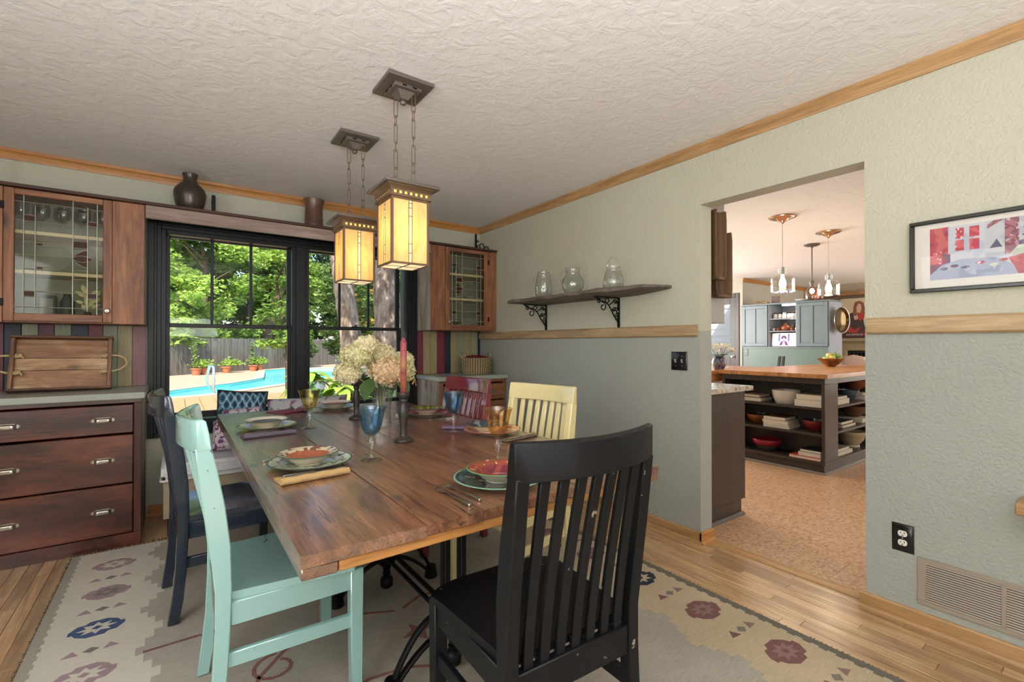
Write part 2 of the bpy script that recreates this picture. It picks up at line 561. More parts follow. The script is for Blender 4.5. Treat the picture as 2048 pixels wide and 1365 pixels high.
stripes([-.94, -.864, -.788, -.712, -.638, -.557, -.473, -.40, -.325, -.245, -.168],
        ['plum', 'navy', 'sage', 'plum', 'sage', 'navy', 'red', 'sage', 'khaki', 'mauve'], .925, 1.345)
stripes([1.88, 1.948, 2.022, 2.098, 2.181, 2.248, 2.328, 2.404, 2.487, 2.566, 2.598],
        ['red', 'khaki', 'khaki', 'red', 'navy', 'khaki', 'sage', 'khaki', 'sage', 'navy'], .925, 1.345)

# ---------------------------------------------------------------- window_1 : black double unit
win = struct(thing('window_1', loc=(0, 0, 0)))
b = MB()
X0, X1 = -.162, 1.878
# stepped casing around both units
for k, (ins, ya, yb) in enumerate(((0, 4.165, 4.20), (.035, 4.155, 4.20), (.05, 4.17, 4.21), (.075, 4.18, 4.33))):
    wdt = (.038, .018, .028, .03)[k]
    l, r_, d, u = X0 + ins, X1 - ins, .55 + ins, 2.118 - ins
    b.box(l, ya, d, l + wdt, yb, u); b.box(r_ - wdt, ya, d, r_, yb, u)
    b.box(l + wdt, ya, u - wdt, r_ - wdt, yb, u); b.box(l + wdt, ya, d, r_ - wdt, yb, d + wdt)
b.build('casing', M_black, win, bev=.003)
MB().box(.775, 4.17, .65, .905, 4.33, 2.02).box(.80, 4.162, .65, .88, 4.17, 2.02).build('mullion', M_black, win, bev=.003)
for gx0, gx1 in ((-.036, .752), (.925, 1.70)):
    st = .04
    for nm, z0, z1, y in (('upper_sash', 1.372, 2.004, 4.285), ('lower_sash', .712, 1.34, 4.245)):
        fx0, fx1 = gx0 - st, gx1 + st
        q = MB()
        zb = z0 - (.03 if nm == 'upper_sash' else .045); zt = z1 + (.045 if nm == 'upper_sash' else .03)
        q.box(fx0, y - .016, zb, gx0, y + .016, zt).box(gx1, y - .016, zb, fx1, y + .016, zt)
        q.box(gx0, y - .016, zb, gx1, y + .016, z0).box(gx0, y - .016, z1, gx1, y + .016, zt)
        s = q.build(nm, M_black, win, bev=.003)
        MB().box(gx0, y - .002, z0, gx1, y + .002, z1).build('pane', M_pane, s, smooth=0)
        if nm == 'upper_sash':
            for t in (.333, .667):
                xx = gx0 + (gx1 - gx0) * t
                MB().box(xx - .010, y - .011, z0, xx + .010, y + .011, z1).build('muntin', M_black, s, bev=.003)
    cx = (gx0 + gx1) / 2
    MB().box(cx - .03, 4.225, 1.37, cx + .03, 4.255, 1.376).cyl((cx, 4.24, 1.376), (cx, 4.24, 1.384), .011).box(cx - .004, 4.232, 1.384, cx + .03, 4.244, 1.390).build('sash_lock', M_black, win, bev=.001)

# ---------------------------------------------------------------- cabinets on the back wall
M_knob = M_pewter
M_lead = plain('lead_came', C(168, 164, 146), .4, .7)
M_maroon_gl = plain('maroon_art_glass', C(62, 32, 26), .45, spec=.2)
M_smoke_gl = thin_glass('leaded_clear_glass', (.93, .94, .90, 1), .025, .05, .4)


def upper_cabinet(name, label, x0, x1, dx0, dx1, flip, side_x):
    t = thing(name, label, 'cabinet', (x0, 4.19, 1.345))
    ox, oy, oz = x0, 4.19, 1.345
    L = lambda x, y, z: (x - ox, y - oy, z - oz)

    def lb(mb, x0_, y0_, z0_, x1_, y1_, z1_, m=0):
        mb.box(*L(x0_, y0_, z0_), *L(x1_, y1_, z1_), m); return mb
    q = MB()
    lb(q, x0, 3.90, 1.345, x0 + .018, 4.19, 2.128, 1 if side_x == 'l' else 0); lb(q, x1 - .018, 3.90, 1.345, x1, 4.19, 2.128, 1 if side_x == 'r' else 0)
    lb(q, x0 + .018, 3.90, 1.345, x1 - .018, 4.19, 1.363); lb(q, x0 + .018, 3.90, 2.11, x1 - .018, 4.19, 2.128)
    lb(q, x0 + .018, 4.18, 1.363, x1 - .018, 4.19, 2.11, 2)
    body = q.build('carcass', [M_barn, M_grey_board, M_cab_in], t, bev=.001)
    for z in (1.636, 1.872):
        lb(MB(), x0 + .02, 3.93, z, x1 - .02, 4.178, z + .022).build('shelf', M_pine, t, bev=.002)
    # filler panels
    for a, e in ((x0, dx0), (dx1, x1)):
        if e - a > .015:
            lb(MB(), a, 3.882, 1.345, e - .002, 3.90, 2.128).build('filler_panel', M_barn, t, bev=.002)
    # door
    d = MB(); fw = .045 if dx1 - dx0 < .49 else .044
    gx0, gx1, gz0, gz1 = dx0 + fw, dx1 - fw, 1.398, 2.09
    lb(d, dx0, 3.878, 1.352, gx0, 3.90, 2.126); lb(d, gx1, 3.878, 1.352, dx1, 3.90, 2.126)
    lb(d, gx0, 3.878, 1.352, gx1, 3.90, gz0, 1); lb(d, gx0, 3.878, gz1, gx1, 3.90, 2.126, 1)
    door = d.build('door', [M_barn, M_barn_x], t, bev=.003)
    lb(MB(), gx0, 3.888, gz0, gx1, 3.891, gz1).build('leaded_pane', M_smoke_gl, door, smooth=0)
    W, H = gx1 - gx0, gz1 - gz0
    def P(s, tt):
        s = 1 - s if flip else s
        return L(gx0 + W * s, 3.886, gz1 - H * tt)
    c = MB(); rr = .0028
    def ln(*pts):
        c.tube([P(*p) for p in pts], rr, 5)
    for s, a, e in ((.097, 0, 1), (.221, .08, .965), (.642, 0, 1), (.814, .04, .965), (.929, 0, 1)):
        ln((s, a), (s, e))
    for tt, a, e in ((.055, 0, 1), (.945, 0, 1), (.165, .097, .221), (.215, 0, .642), (.165, .814, .929), (.205, .814, .929), (.81, .097, .929), (.855, .097, .221), (.855, .814, .929),
                     (.395, .097, .45), (.42, .221, .45), (.62, .097, .45), (.60, .221, .45), (.505, 0, .60), (.505, .885, 1), (.41, .642, .814), (.61, .642, .814), (.69, .642, .814), (.35, .642, .814)):
        ln((a, tt), (e, tt))
    cur = [(.45 + .17 * k / 6, .395 + .085 * (k / 6) ** 2) for k in range(7)]
    ln(*cur); ln(*[(s, 1.012 - tt) for s, tt in cur])
    top = [(.61 + .275 * k / 10, .505 - .028 * math.sin(PI * k / 10)) for k in range(11)]
    ln(*top); ln(*[(s, 1.01 - tt) for s, tt in top])
    up = [(.66 + .154 * k / 6, .478 - .05 * math.sin(.5 * PI * k / 6)) for k in range(7)]
    ln(*up); ln(*[(s, 1.01 - tt) for s, tt in up])
    c.build('lead_came', M_lead, door)
    def gp(pts):
        pp = [P(*p) for p in pts]
        v = [(x, y - .0015, z) for x, y, z in pp] + [(x, y + .0015, z) for x, y, z in pp]; n = len(pp)
        MB().add(v, [tuple(range(n)), tuple(range(2 * n - 1, n - 1, -1))] + [(i, (i + 1) % n, (i + 1) % n + n, i + n) for i in range(n)]).build('art_glass_piece', M_maroon_gl, door, smooth=0)
    gp(top + [(s, 1.01 - tt) for s, tt in reversed(top[1:-1])])
    gp(up + [(.814, .478), (.66, .485)]); gp([(s, 1.01 - tt) for s, tt in up + [(.814, .478), (.66, .485)]])
    for s0, s1, t0, t1 in ((.10, .218, .168, .212), (.817, .926, .168, .202), (.10, .218, .813, .852), (.817, .926, .813, .852), (.645, .81, .353, .407), (.24, .30, .398, .418), (.24, .30, .602, .618)):
        gp([(s0, t0), (s1, t0), (s1, t1), (s0, t1)])
    kx = dx1 - .022 if not flip else dx0 + .03
    kn = MB().lathe([(.005, 0), (.005, .012), (.014, .018), (.016, .024), (.011, .03), (0, .032)], n=16, M=Matrix.Translation(L(kx, 3.878, 1.425)) @ Matrix.Rotation(R(90), 4, 'X'))
    kn.build('knob', M_knob, door)
    for z in (1.46, 2.02):
        hx = dx0 - .004 if not flip else dx1 + .004
        lb(MB(), hx - .008, 3.872, z - .022, hx + .008, 3.88, z + .022).build('hinge', M_iron, door, bev=.002)
    return t


upper_cabinet('wall_cabinet', 'reclaimed wood wall cabinet with leaded glass door left of the window', -.93, -.166, -.807, -.328, False, 'r')
upper_cabinet('wall_cabinet', 'narrow reclaimed wood wall cabinet with leaded glass door right of the window', 1.882, 2.598, 2.03, 2.498, True, 'l')
q = MB().box(-1.0, 3.862, 2.13, 2.598, 4.185, 2.15)
tag(q.build('display_shelf', M_edge_dk, bev=.003), 'long dark plank shelf running over the window and both wall cabinets', 'shelf')
q = MB().box(-.164, 3.872, 2.042, 1.88, 3.897, 2.129)
tag(q.build('header_board', M_grey_board_x, bev=.004), 'weathered greyish brown board spanning above the black window', 'board')


def cup_pull(parent, x, y, z, m=M_pewter):
    """faceted bail pull on a pierced back plate"""
    q = MB()
    pl = [(-.056, 0), (-.05, .008), (-.036, .013), (-.03, .017), (.03, .017), (.036, .013), (.05, .008), (.056, 0), (.05, -.008), (.036, -.013), (-.036, -.013), (-.05, -.008)]
    q.prism(pl, 'y', 0, -.003)
    q.loft([[(-.04, -.003, .013), (.04, -.003, .013), (.04, -.003, -.013), (-.04, -.003, -.013)], [(-.026, -.018, .008), (.026, -.018, .008), (.03, -.02, -.012), (-.03, -.02, -.012)]])
    q.box(-.018, -.0205, -.008, .018, -.0185, .004)
    for s in (-1, 1):
        q.cyl((s * .05, 0, 0), (s * .05, -.006, 0), .004, n=8)
    return q.build('pull', m, parent, bev=.0012, loc=(x, y, z))


def lower_cabinet(name, label, x0, x1, yf, cols, rows, vis_side, pulls, mm):
    t = thing(name, label, 'cabinet', ((x0 + x1) / 2, 4.18, 0))
    ox, oy = (x0 + x1) / 2, 4.18
    q = MB()
    q.box(x0 - ox, yf + .02 - oy, 0, x0 + .02 - ox, 0, .888, 1 if vis_side == 'l' else 2)
    q.box(x1 - .02 - ox, yf + .02 - oy, 0, x1 - ox, 0, .888, 1 if vis_side == 'r' else 2)
    q.box(x0 + .02 - ox, -.015, 0, x1 - .02 - ox, 0, .888, 2)
    q.box(x0 + .02 - ox, yf + .02 - oy, .868, x1 - .02 - ox, -.015, .888, 2)
    q.box(x0 - ox, yf - oy, .862, x1 - ox, yf + .02 - oy, .888, 0)
    q.box(x0 - ox, yf - oy, 0, x1 - ox, yf + .02 - oy, .078, 0)
    xs = [x0] + [c for pair in cols for c in pair] + [x1]
    for i in range(0, len(xs), 2):
        q.box(xs[i] - ox, yf - oy, .078, xs[i + 1] - ox, yf + .02 - oy, .862, 2)
    q.build('carcass', [mm[0], M_grey_board, mm[1]], t, bev=.002)
    for (c0, c1) in cols:
        for (z0, z1) in rows:
            d = MB().box(c0 + .002 - ox, yf - .008 - oy, z0 + .002, c1 - .002 - ox, yf + .25 - oy, z1 - .002).build('drawer', mm[0], t, bev=.004)
            for pf in pulls:
                cup_pull(d, c0 + (c1 - c0) * pf - ox, yf - .008 - oy, (z0 + z1) / 2 + .0)
    return t


lower_cabinet('base_cabinet', 'dark stained reclaimed wood base cabinet with three wide drawers', -.96, -.168, 3.65, [(-.88, -.205)], [(.082, .378), (.382, .675), (.682, .855)], 'r', (.207, .793), (M_barn_dk, M_barn_dkz))
tag(MB().box(-1.0, 3.615, .889, -.152, 4.185, .925).build('countertop', M_counter, bev=.004, seg=2), 'pale sage grey countertop on the left drawer cabinet', 'countertop')
lower_cabinet('base_cabinet', 'brown reclaimed wood base cabinet with grey weathered side behind the red chair', 1.882, 2.585, 3.71, [(1.92, 2.20), (2.25, 2.57)], [(.082, .378), (.382, .685), (.692, .845)], 'l', (.5,), (M_barn_x, M_barn))
tag(MB().box(1.868, 3.68, .889, 2.598, 4.185, .925).build('countertop', M_counter, bev=.004, seg=2), 'pale sage grey countertop under the woven basket', 'countertop')

# ---------------------------------------------------------------- kilim rug
def rugmat(name, c, var=.16):
    m, nt, b = mat(name)
    v = coords(nt, rnd=False)
    n = noise(nt, coords(nt, (1, 14, 1), rnd=False), 22, 4, .7)
    n0 = noise(nt, v, 2.2, 3)
    mm = N(nt, 'ShaderNodeMath', operation='MULTIPLY_ADD'); mm.inputs[1].default_value = .5; nt.links.new(n0, mm.inputs[0]); nt.links.new(n, mm.inputs[2])
    r = ramp(nt, mm.outputs[0], [(.45, tuple(x * (1 - var) for x in c[:3])), (1.0, tuple(min(1, x * (1 + var)) for x in c[:3]))])
    nt.links.new(r.outputs[0], b.inputs['Base Color']); b.inputs['Roughness'].default_value = .95; b.inputs['Specular IOR Level'].default_value = .1
    bump(nt, noise(nt, coords(nt, (1, 3, 1), rnd=False), 190, 2), b, .6, .006)
    return m


RM = [rugmat('kilim_field', C(170, 163, 151), .26), rugmat('kilim_border', C(188, 172, 144), .22), rugmat('kilim_mauve', C(142, 116, 112), .3), rugmat('kilim_plum', C(126, 92, 90), .3),
      rugmat('kilim_blue_black', C(56, 62, 76)), rugmat('kilim_grey', C(128, 124, 114)), rugmat('kilim_red', C(142, 102, 92), .3), rugmat('kilim_edge', C(112, 108, 98)), rugmat('kilim_glare_mauve', C(162, 138, 144)), rugmat('kilim_glare_blue', C(78, 94, 128)), rugmat('kilim_pale_edge', C(164, 158, 146)), rugmat('kilim_glare_border', C(206, 200, 186))]  # left-side mauve, blue and border tones have window glare painted in
b = MB()
RX0, RX1, RY0, RY1 = -.47, 2.13, -.15, 3.612
b.box(RX0, RY0, 0, RX1, RY1, .006, 0)
zt = .0068


def flat(poly, m, z=zt):
    n = len(poly)
    b.add([(x, y, z) for x, y in poly] + [(x, y, .003) for x, y in poly], [tuple(range(n))] + [(i, (i + 1) % n, (i + 1) % n + n, i + n) for i in range(n)], m)


def stepped_edge(xa, xb, sgn, m):
    """border strip with a sawtooth inner side"""
    st = .059
    pts = [(xa, RY1 - .005), (xa, RY0 + .005)]
    y = RY0 + .005; k = 0
    inner = []
    while y < RY1 - .005:
        ph = (k % 6); dx = (ph if ph < 3 else 6 - ph) * .028
        inner += [(xb + sgn * dx, y), (xb + sgn * dx, min(y + st, RY1 - .005))]
        y += st; k += 1
    flat(pts + inner, m, .0066)


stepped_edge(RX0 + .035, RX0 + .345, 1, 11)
stepped_edge(RX1 - .035, RX1 - .345, -1, 1)
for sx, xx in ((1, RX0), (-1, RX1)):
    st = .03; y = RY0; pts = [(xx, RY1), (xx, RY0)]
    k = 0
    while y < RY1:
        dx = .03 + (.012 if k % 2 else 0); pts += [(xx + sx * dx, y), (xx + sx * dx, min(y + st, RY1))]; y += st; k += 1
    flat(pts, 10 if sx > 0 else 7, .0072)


def hexmotif(cx, cy, w, h, m, inner=1):
    H = [(-.5, -.12), (-.42, -.12), (-.36, -.3), (-.16, -.5), (.16, -.5), (.22, -.36), (.36, -.36), (.5, -.08), (.5, .12), (.42, .12), (.36, .3), (.16, .5), (-.16, .5), (-.22, .36), (-.36, .36), (-.5, .08)]
    flat([(cx + p * w, cy + q * h) for p, q in H], m, .0076)
    S = []
    for k in range(16):
        a = 2 * PI * k / 16; r = (.36 if k % 2 == 0 else .2)
        S.append((cx + r * w * math.cos(a), cy + r * h * math.sin(a)))
    flat(S, inner, .0084)
    D = [(.1, 0), (0, .12), (-.1, 0), (0, -.12)]
    flat([(cx + p * w, cy + q * h) for p, q in D], m, .0092)


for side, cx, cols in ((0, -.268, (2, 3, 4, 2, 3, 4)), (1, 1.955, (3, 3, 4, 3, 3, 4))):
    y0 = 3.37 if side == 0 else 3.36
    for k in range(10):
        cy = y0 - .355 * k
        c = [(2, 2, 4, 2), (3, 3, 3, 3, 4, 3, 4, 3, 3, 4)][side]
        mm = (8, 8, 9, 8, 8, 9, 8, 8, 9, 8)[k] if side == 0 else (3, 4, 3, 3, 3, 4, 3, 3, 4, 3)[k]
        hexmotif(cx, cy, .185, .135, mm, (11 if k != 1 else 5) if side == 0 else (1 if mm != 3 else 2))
        for dx, mq in ((-.062, 3 if side else 8), (0, 5), (.062, 2 if side else 8)):
            yy = cy - .178 + dx * .0
            s = .026
            if dx == 0:
                flat([(cx + dx - s, yy), (cx + dx, yy - s * .8), (cx + dx + s, yy), (cx + dx, yy + s * .8)], mq, .0076)
            else:
                q = 1 if dx > 0 else -1
                flat([(cx + dx - q * s, yy - s * .7), (cx + dx + q * s, yy - s * .5), (cx + dx - q * s * .2, yy + s * .9)], mq, .0076)
# red scrolling figures in the field


def redline(pts, w=.015, m=6):
    L = []; Rr = []
    for i, (x, y) in enumerate(pts):
        a = pts[max(i - 1, 0)]; c = pts[min(i + 1, len(pts) - 1)]
        dx, dy = c[0] - a[0], c[1] - a[1]; l = math.hypot(dx, dy) or 1
        L.append((x - dy / l * w / 2, y + dx / l * w / 2)); Rr.append((x + dy / l * w / 2, y - dx / l * w / 2))
    for i in range(len(pts) - 1):
        flat([L[i], L[i + 1], Rr[i + 1], Rr[i]], m, .0076)


def scroll(cx, cy, r, a0, a1, n=14, sp=.5):
    return [(cx + r * (1 - sp * i / n) * math.cos(R(a0 + (a1 - a0) * i / n)), cy + r * (1 - sp * i / n) * math.sin(R(a0 + (a1 - a0) * i / n))) for i in range(n + 1)]


for my in (1.70, .72, 2.75):
    for sx in (1, -1):
        mx = .83
        f = lambda pts: [(mx + sx * (p[0]), my + p[1]) for p in pts]
        redline(f([(.02, .34), (.14, .40), (.24, .36), (.36, .40), (.48, .33)]))
        redline(f([(.02, -.10), (.12, -.04), (.26, -.02), (.40, -.06), (.52, .02), (.62, .12)]))
        redline(f(scroll(.60, -.02, .085, 90, 400)), .014)
        redline(f(scroll(.52, .25, .085, 100, -240)), .014)
        redline(f([(.48, .33), (.58, .22), (.62, .12)]))
        redline(f(scroll(.28, -.12, .07, 60, 360)), .014)
    flat([(mx - .07, my + .13), (mx - .016, my + .16), (mx - .008, my + .21), (mx + .022, my + .16), (mx + .08, my + .15), (mx + .03, my + .125), (mx + .015, my + .07), (mx - .024, my + .12)], 6, .0076)
flat([(-.1, 2.352), (.35, 2.352), (.35, 2.338), (-.1, 2.338)], 3, .0074)
rug = tag(b.build('kilim_rug', RM, smooth=0), 'worn beige kilim rug with hexagon border under the dining table', 'rug')
q = MB(); rr = random.Random(3)
for i in range(150):
    x = RX0 + .01 + (RX1 - RX0 - .02) * i / 149
    pts = [(x, RY1 - .002, .004)]
    for k in range(3):
        pts.append((pts[-1][0] + rr.uniform(-.012, .012), pts[-1][1] + .012, .006 + rr.uniform(0, .008)))
    q.tube(pts, [.003, .003, .0025, .0015], 5)
q.build('fringe', plain('fringe_yarn', C(92, 74, 52), .9), rug)['kind'] = 'stuff'
q = MB()
for sx, xx in ((-1, RX0), (1, RX1)):
    for i in range(260):
        y = RY0 + (RY1 - RY0) * i / 260 + rr.uniform(-.004, .004)
        q.tube([(xx - sx * .004, y, .004), (xx + sx * rr.uniform(.004, .014), y + rr.uniform(-.01, .01), .003 + rr.uniform(0, .004))], [.003, .001], 4)
q.build('frayed_edge', plain('frayed_yarn', C(84, 80, 68), .9), rug)['kind'] = 'stuff'

# ---------------------------------------------------------------- dining table
M_table = wood('reclaimed_table_plank', C(96, 58, 38), C(168, 116, 80), 'Y', 1.4, .34, .4, .14, 9, C(44, 26, 18), coat=1, contrast=(.32, .70), grain=.35, patch=(.74, .68, .64), crack=C(52, 32, 24))
for n_ in M_table.node_tree.nodes:
    if n_.type == 'BSDF_PRINCIPLED':
        n_.inputs['Coat IOR'].default_value = 2.0; n_.inputs['Coat Roughness'].default_value = .22
M_tend = wood('table_end_grain_rail', C(84, 46, 36), C(132, 80, 60), 'X', 1, .4, .2, .12, 8)
M_pine_y = wood('honey_pine_batten', C(170, 112, 58), C(206, 150, 86), 'X', 1, .4, .1, .05, 8)
TZ = .76
TX0, TX1, TY0, TY1 = .22, 1.48, 1.085, 3.60
tb = thing('dining_table', 'large reclaimed plank dining table on black iron crank base', 'table', (.85, 2.34, 0))
ox, oy = .85, 2.34
edges = [.22, .519, .69, .852, 1.06, 1.265, 1.48]
rk = random.Random(9)
for i in range(len(edges) - 1):
    a, c = edges[i] + .0012, edges[i + 1] - .0012
    ya = TY0 + .03 * (edges[i] - .22) / 1.26 + rk.uniform(-.003, .003)
    dz = rk.uniform(-.0012, .0)
    q = MB()
    ns = 10
    rings = []
    for k in range(ns + 1):
        y = ya + (TY1 - ya) * k / ns
        w = rk.uniform(-.0006, .0006)
        rings.append([(a - ox + w, y - oy, TZ - .03), (c - ox + w, y - oy, TZ - .03), (c - ox + w, y - oy, TZ + dz), (a - ox + w, y - oy, TZ + dz)])
    q.loft(rings)
    q.build('top_plank', M_table, tb, bev=.0014, seg=2)
# under-frame: thicker edge pieces below the planks
q = MB().box(.222 - ox, TY0 + .004 - oy, TZ - .058, .300 - ox, TY1 - oy, TZ - .0305)
q.build('under_frame', M_table, tb, bev=.003)
q = MB().box(1.402 - ox, TY0 + .034 - oy, TZ - .058, 1.488 - ox, TY1 - oy, TZ - .0305)
q.build('under_frame', M_table, tb, bev=.003)
q = MB(); q.prism([(.302 - ox, TY0 + .005 - oy), (1.40 - ox, TY0 + .031 - oy), (1.40 - ox, TY0 + .10 - oy), (.302 - ox, TY0 + .075 - oy)], 'z', TZ - .058, TZ - .0305)
q.build('end_batten', M_pine_y, tb, bev=.003)
MB().box(.302 - ox, TY1 - .075 - oy, TZ - .058, 1.40 - ox, TY1 - oy, TZ - .0305).build('end_batten', M_pine_y, tb, bev=.003)
MB().box(.95 - ox, 1.9 - oy, .64, 1.02 - ox, 2.9 - oy, TZ - .0305).build('cross_bearer', M_tend, tb, bev=.003)
MB().box(.70 - ox, 1.9 - oy, .64, .77 - ox, 2.9 - oy, TZ - .0305).build('cross_bearer', M_tend, tb, bev=.003)
# cast iron base: three end frames of arched double-strap legs on ribbed feet, with rods and stretchers
cx_ = .845
for by in (1.55, 2.23, 2.91):
    for sx in (-1, 1):
        q = MB()
        for k_, (h0, h1, off) in enumerate(((.235, .045, 0), (.165, .035, .012))):
            pts = []
            for k in range(13):
                t = k / 12
                z = h1 + (h0 - h1) * (1 - t ** (2.3 if k_ == 0 else 1.9)) + (.012 if k_ == 0 else .0) * math.sin(PI * t)
                pts.append((cx_ + sx * (.015 + (.225 - off) * t) - ox, by - oy, z))
            q.tube(pts, 1, sec=[(-.011, -.007), (.011, -.007), (.013, 0), (.011, .007), (-.011, .007), (-.013, 0)], up=(0, 0, 1))
        q.box(cx_ + sx * .225 - .012 - ox, by - .012 - oy, .02, cx_ + sx * .225 + .012 - ox, by + .012 - oy, .06)
        leg = q.build('arched_leg', M_iron, tb, bev=.0015)
        fq = MB()
        for k in range(6):
            fq.lathe([(0, 0), (.030 - .0015 * k, 0), (.034 - .0015 * k, .005), (.030 - .0015 * k, .010), (0, .010)], (cx_ + sx * .238 - ox, by - oy, .0085 + .010 * k), 16)
        fq.build('foot', M_iron, leg)
    q = MB().lathe([(0, .10), (.016, .105), (.022, .13), (.040, .145), (.046, .17), (.046, .215), (.036, .235), (.030, .26), (.030, .28), (0, .28)], (cx_ - ox, by - oy, 0), 18)
    for k in range(6):
        q.sph((cx_ + .042 * math.cos(k * PI / 3) - ox, by + .042 * math.sin(k * PI / 3) - oy, .19), .011, 8, 6)
    q.build('hub', M_iron, tb)
    MB().lathe([(0, .022), (.018, .024), (.030, .034), (.031, .062), (.026, .075), (.016, .082), (.020, .098), (0, .099)], (cx_ - ox, by - oy, 0), 16).build('finial', M_iron, tb)
    for rx in (cx_ - .034, cx_ + .034):
        q = MB()
        for d in (-.011, .011):
            q.cyl((rx + d - ox, by - oy, .20), (rx + d - ox, by - oy, TZ - .0305), .0085, n=10)
        q.build('rod_pair', M_iron, tb)
for y0, y1 in ((1.59, 2.19), (2.27, 2.87)):
    q = MB()
    for d, dz in ((-.022, -.010), (0, .012), (.022, -.010)):
        q.cyl((cx_ + d - ox, y0 - oy, .205 + dz), (cx_ + d - ox, y1 - oy, .205 + dz), .009, n=10)
    q.build('stretcher', M_iron, tb)


# ---------------------------------------------------------------- chairs
def make_chair(name, label, m, loc, rz, group=None):
    t = thing(name, label, 'chair', loc, rz, group)
    # seat with a scooped top
    nu, nv = 14, 14
    v = []; f = []
    def outline(u, w):
        x = u * (.203 + .032 * (w + 1) / 2)
        y = -.192 + (.428 - .05 * abs(u) ** 5) * (w + 1) / 2
        return x, y
    for k, zz in ((0, 1), (1, 0)):
        for j in range(nv + 1):
            for i in range(nu + 1):
                u = -1 + 2 * i / nu; w = -1 + 2 * j / nv
                x, y = outline(u, w)
                dip = .013 * max(0, 1 - abs(u) ** 2.2) * max(0, 1 - abs(w + .15) ** 2.4) + (.005 * max(0, w - .6) / .4)
                v.append((x, y, (.452 - dip) if k == 0 else .427))
    n1 = (nu + 1) * (nv + 1)
    for j in range(nv):
        for i in range(nu):
            a = j * (nu + 1) + i
            f.append((a, a + 1, a + nu + 2, a + nu + 1)); f.append((a + n1, a + nu + 1 + n1, a + nu + 2 + n1, a + 1 + n1))
    rim = [i for i in range(nu + 1)] + [j * (nu + 1) + nu for j in range(1, nv + 1)] + [nv * (nu + 1) + i for i in range(nu - 1, -1, -1)] + [j * (nu + 1) for j in range(nv - 1, 0, -1)]
    for k in range(len(rim)):
        a, c = rim[k], rim[(k + 1) % len(rim)]
        f.append((a, a + n1, c + n1, c))
    MB().add(v, f).build('seat', m, t, smooth=50)
    prof = [(0, -.252, -.212), (.10, -.238, -.196), (.22, -.226, -.186), (.36, -.220, -.179), (.47, -.220, -.176), (.60, -.234, -.180), (.72, -.250, -.194), (.82, -.262, -.212), (.903, -.271, -.230)]
    for s in (-1, 1):
        rings = []
        for z, ya, yb in prof:
            xo = .226 + (.004 if z > .5 else 0) - (.006 if z < .1 else 0); xi = xo - .038
            rings.append([(s * xi, ya, z), (s * xo, ya, z), (s * xo, yb, z), (s * xi, yb, z)])
        MB().loft(rings).build('back_post', m, t, bev=.003)
    # curved crest rail
    rings = []
    for k in range(13):
        s = -1 + 2 * k / 12; sag = .042 * (1 - s * s); x = s * .231
        yf = -.229 - sag; zt_ = .988 - .004 * (1 - s * s)
        rings.append([(x, yf - .045 + (.008 * abs(s)), .893), (x, yf, .897), (x, yf - .006, .945), (x, yf - .014, zt_ - .006), (x, yf - .022, zt_), (x, yf - .046 + .008 * abs(s), zt_ - .004)])
    MB().loft(rings).build('crest_rail', m, t, bev=.002)
    for k in range(7):
        x = -.153 + .306 * k / 6; s = x / .231; sag = .042 * (1 - s * s)
        rings = []
        for j in range(9):
            q = j / 8; z = .412 + (.90 - .412) * q
            y = -.2 - .018 * math.sin(q * 1.2) - (.034 + sag) * q ** 1.5
            rings.append([(x - .0145, y - .007, z), (x + .0145, y - .007, z), (x + .0145, y + .007, z), (x - .0145, y + .007, z)])
        MB().loft(rings).build('slat', m, t, bev=.002)
    MB().box(-.19, -.214, .335, .19, -.186, .418).build('lower_back_rail', m, t, bev=.003)
    for s in (-1, 1):
        MB().box(s * .196, -.178, .355, s * .218, .19, .4265).build('side_apron', m, t, bev=.002)
        MB().loft([[(s * .182, .182, 0), (s * .222, .182, 0), (s * .222, .222, 0), (s * .182, .222, 0)], [(s * .180, .176, .4265), (s * .226, .176, .4265), (s * .226, .222, .4265), (s * .180, .222, .4265)]]).build('front_leg', m, t, bev=.004)
        MB().loft([[(s * .197, -.19, .228), (s * .215, -.19, .228), (s * .215, -.19, .274), (s * .197, -.19, .274)], [(s * .197, .183, .222), (s * .215, .183, .222), (s * .215, .183, .268), (s * .197, .183, .268)]]).build('side_stretcher', m, t, bev=.003)
    MB().box(-.18, .19, .355, .18, .212, .4265).build('front_apron', m, t, bev=.002)
    return t


M_ch_black = chipped('black_chair_paint', C(15, 16, 20), C(150, 140, 120), .45, .71, 30, 0, .3)
M_ch_navy = chipped('navy_chair_paint', C(30, 42, 58), C(150, 145, 125), .24, .72, 30, .55, .4)
M_ch_mint = chipped('mint_chair_paint', C(150, 194, 190), C(30, 48, 60), .2, .695, 34, 1, .8)
M_ch_yel = chipped('cream_yellow_chair_paint', C(224, 211, 158), C(60, 52, 36), .24, .75, 34, .6)
M_ch_red = chipped('maroon_chair_paint', C(122, 48, 56), C(60, 24, 26), .2, .73, 30, .6)
ch = make_chair('dining_chair', 'black slat back chair in the foreground at the head of the table', M_ch_black, (.858, 1.105, .0092), R(-2.0))
for lab, m, loc, rz in (('mint green slat back chair with chipped paint at the near left', M_ch_mint, (.317, 1.866, .0092), R(-90)),
                        ('dark navy slat back chair behind the mint green chair', M_ch_navy, (.212, 2.72, .0092), R(-86)),
                        ('cream yellow slat back chair on the right side of the table', M_ch_yel, (1.388, 1.957, .0092), R(100)),
                        ('maroon red slat back chair behind the cream yellow chair', M_ch_red, (1.327, 2.675, .0092), R(96.5))):
    remat(dup(ch, loc, rz, lab), {M_ch_black: m})

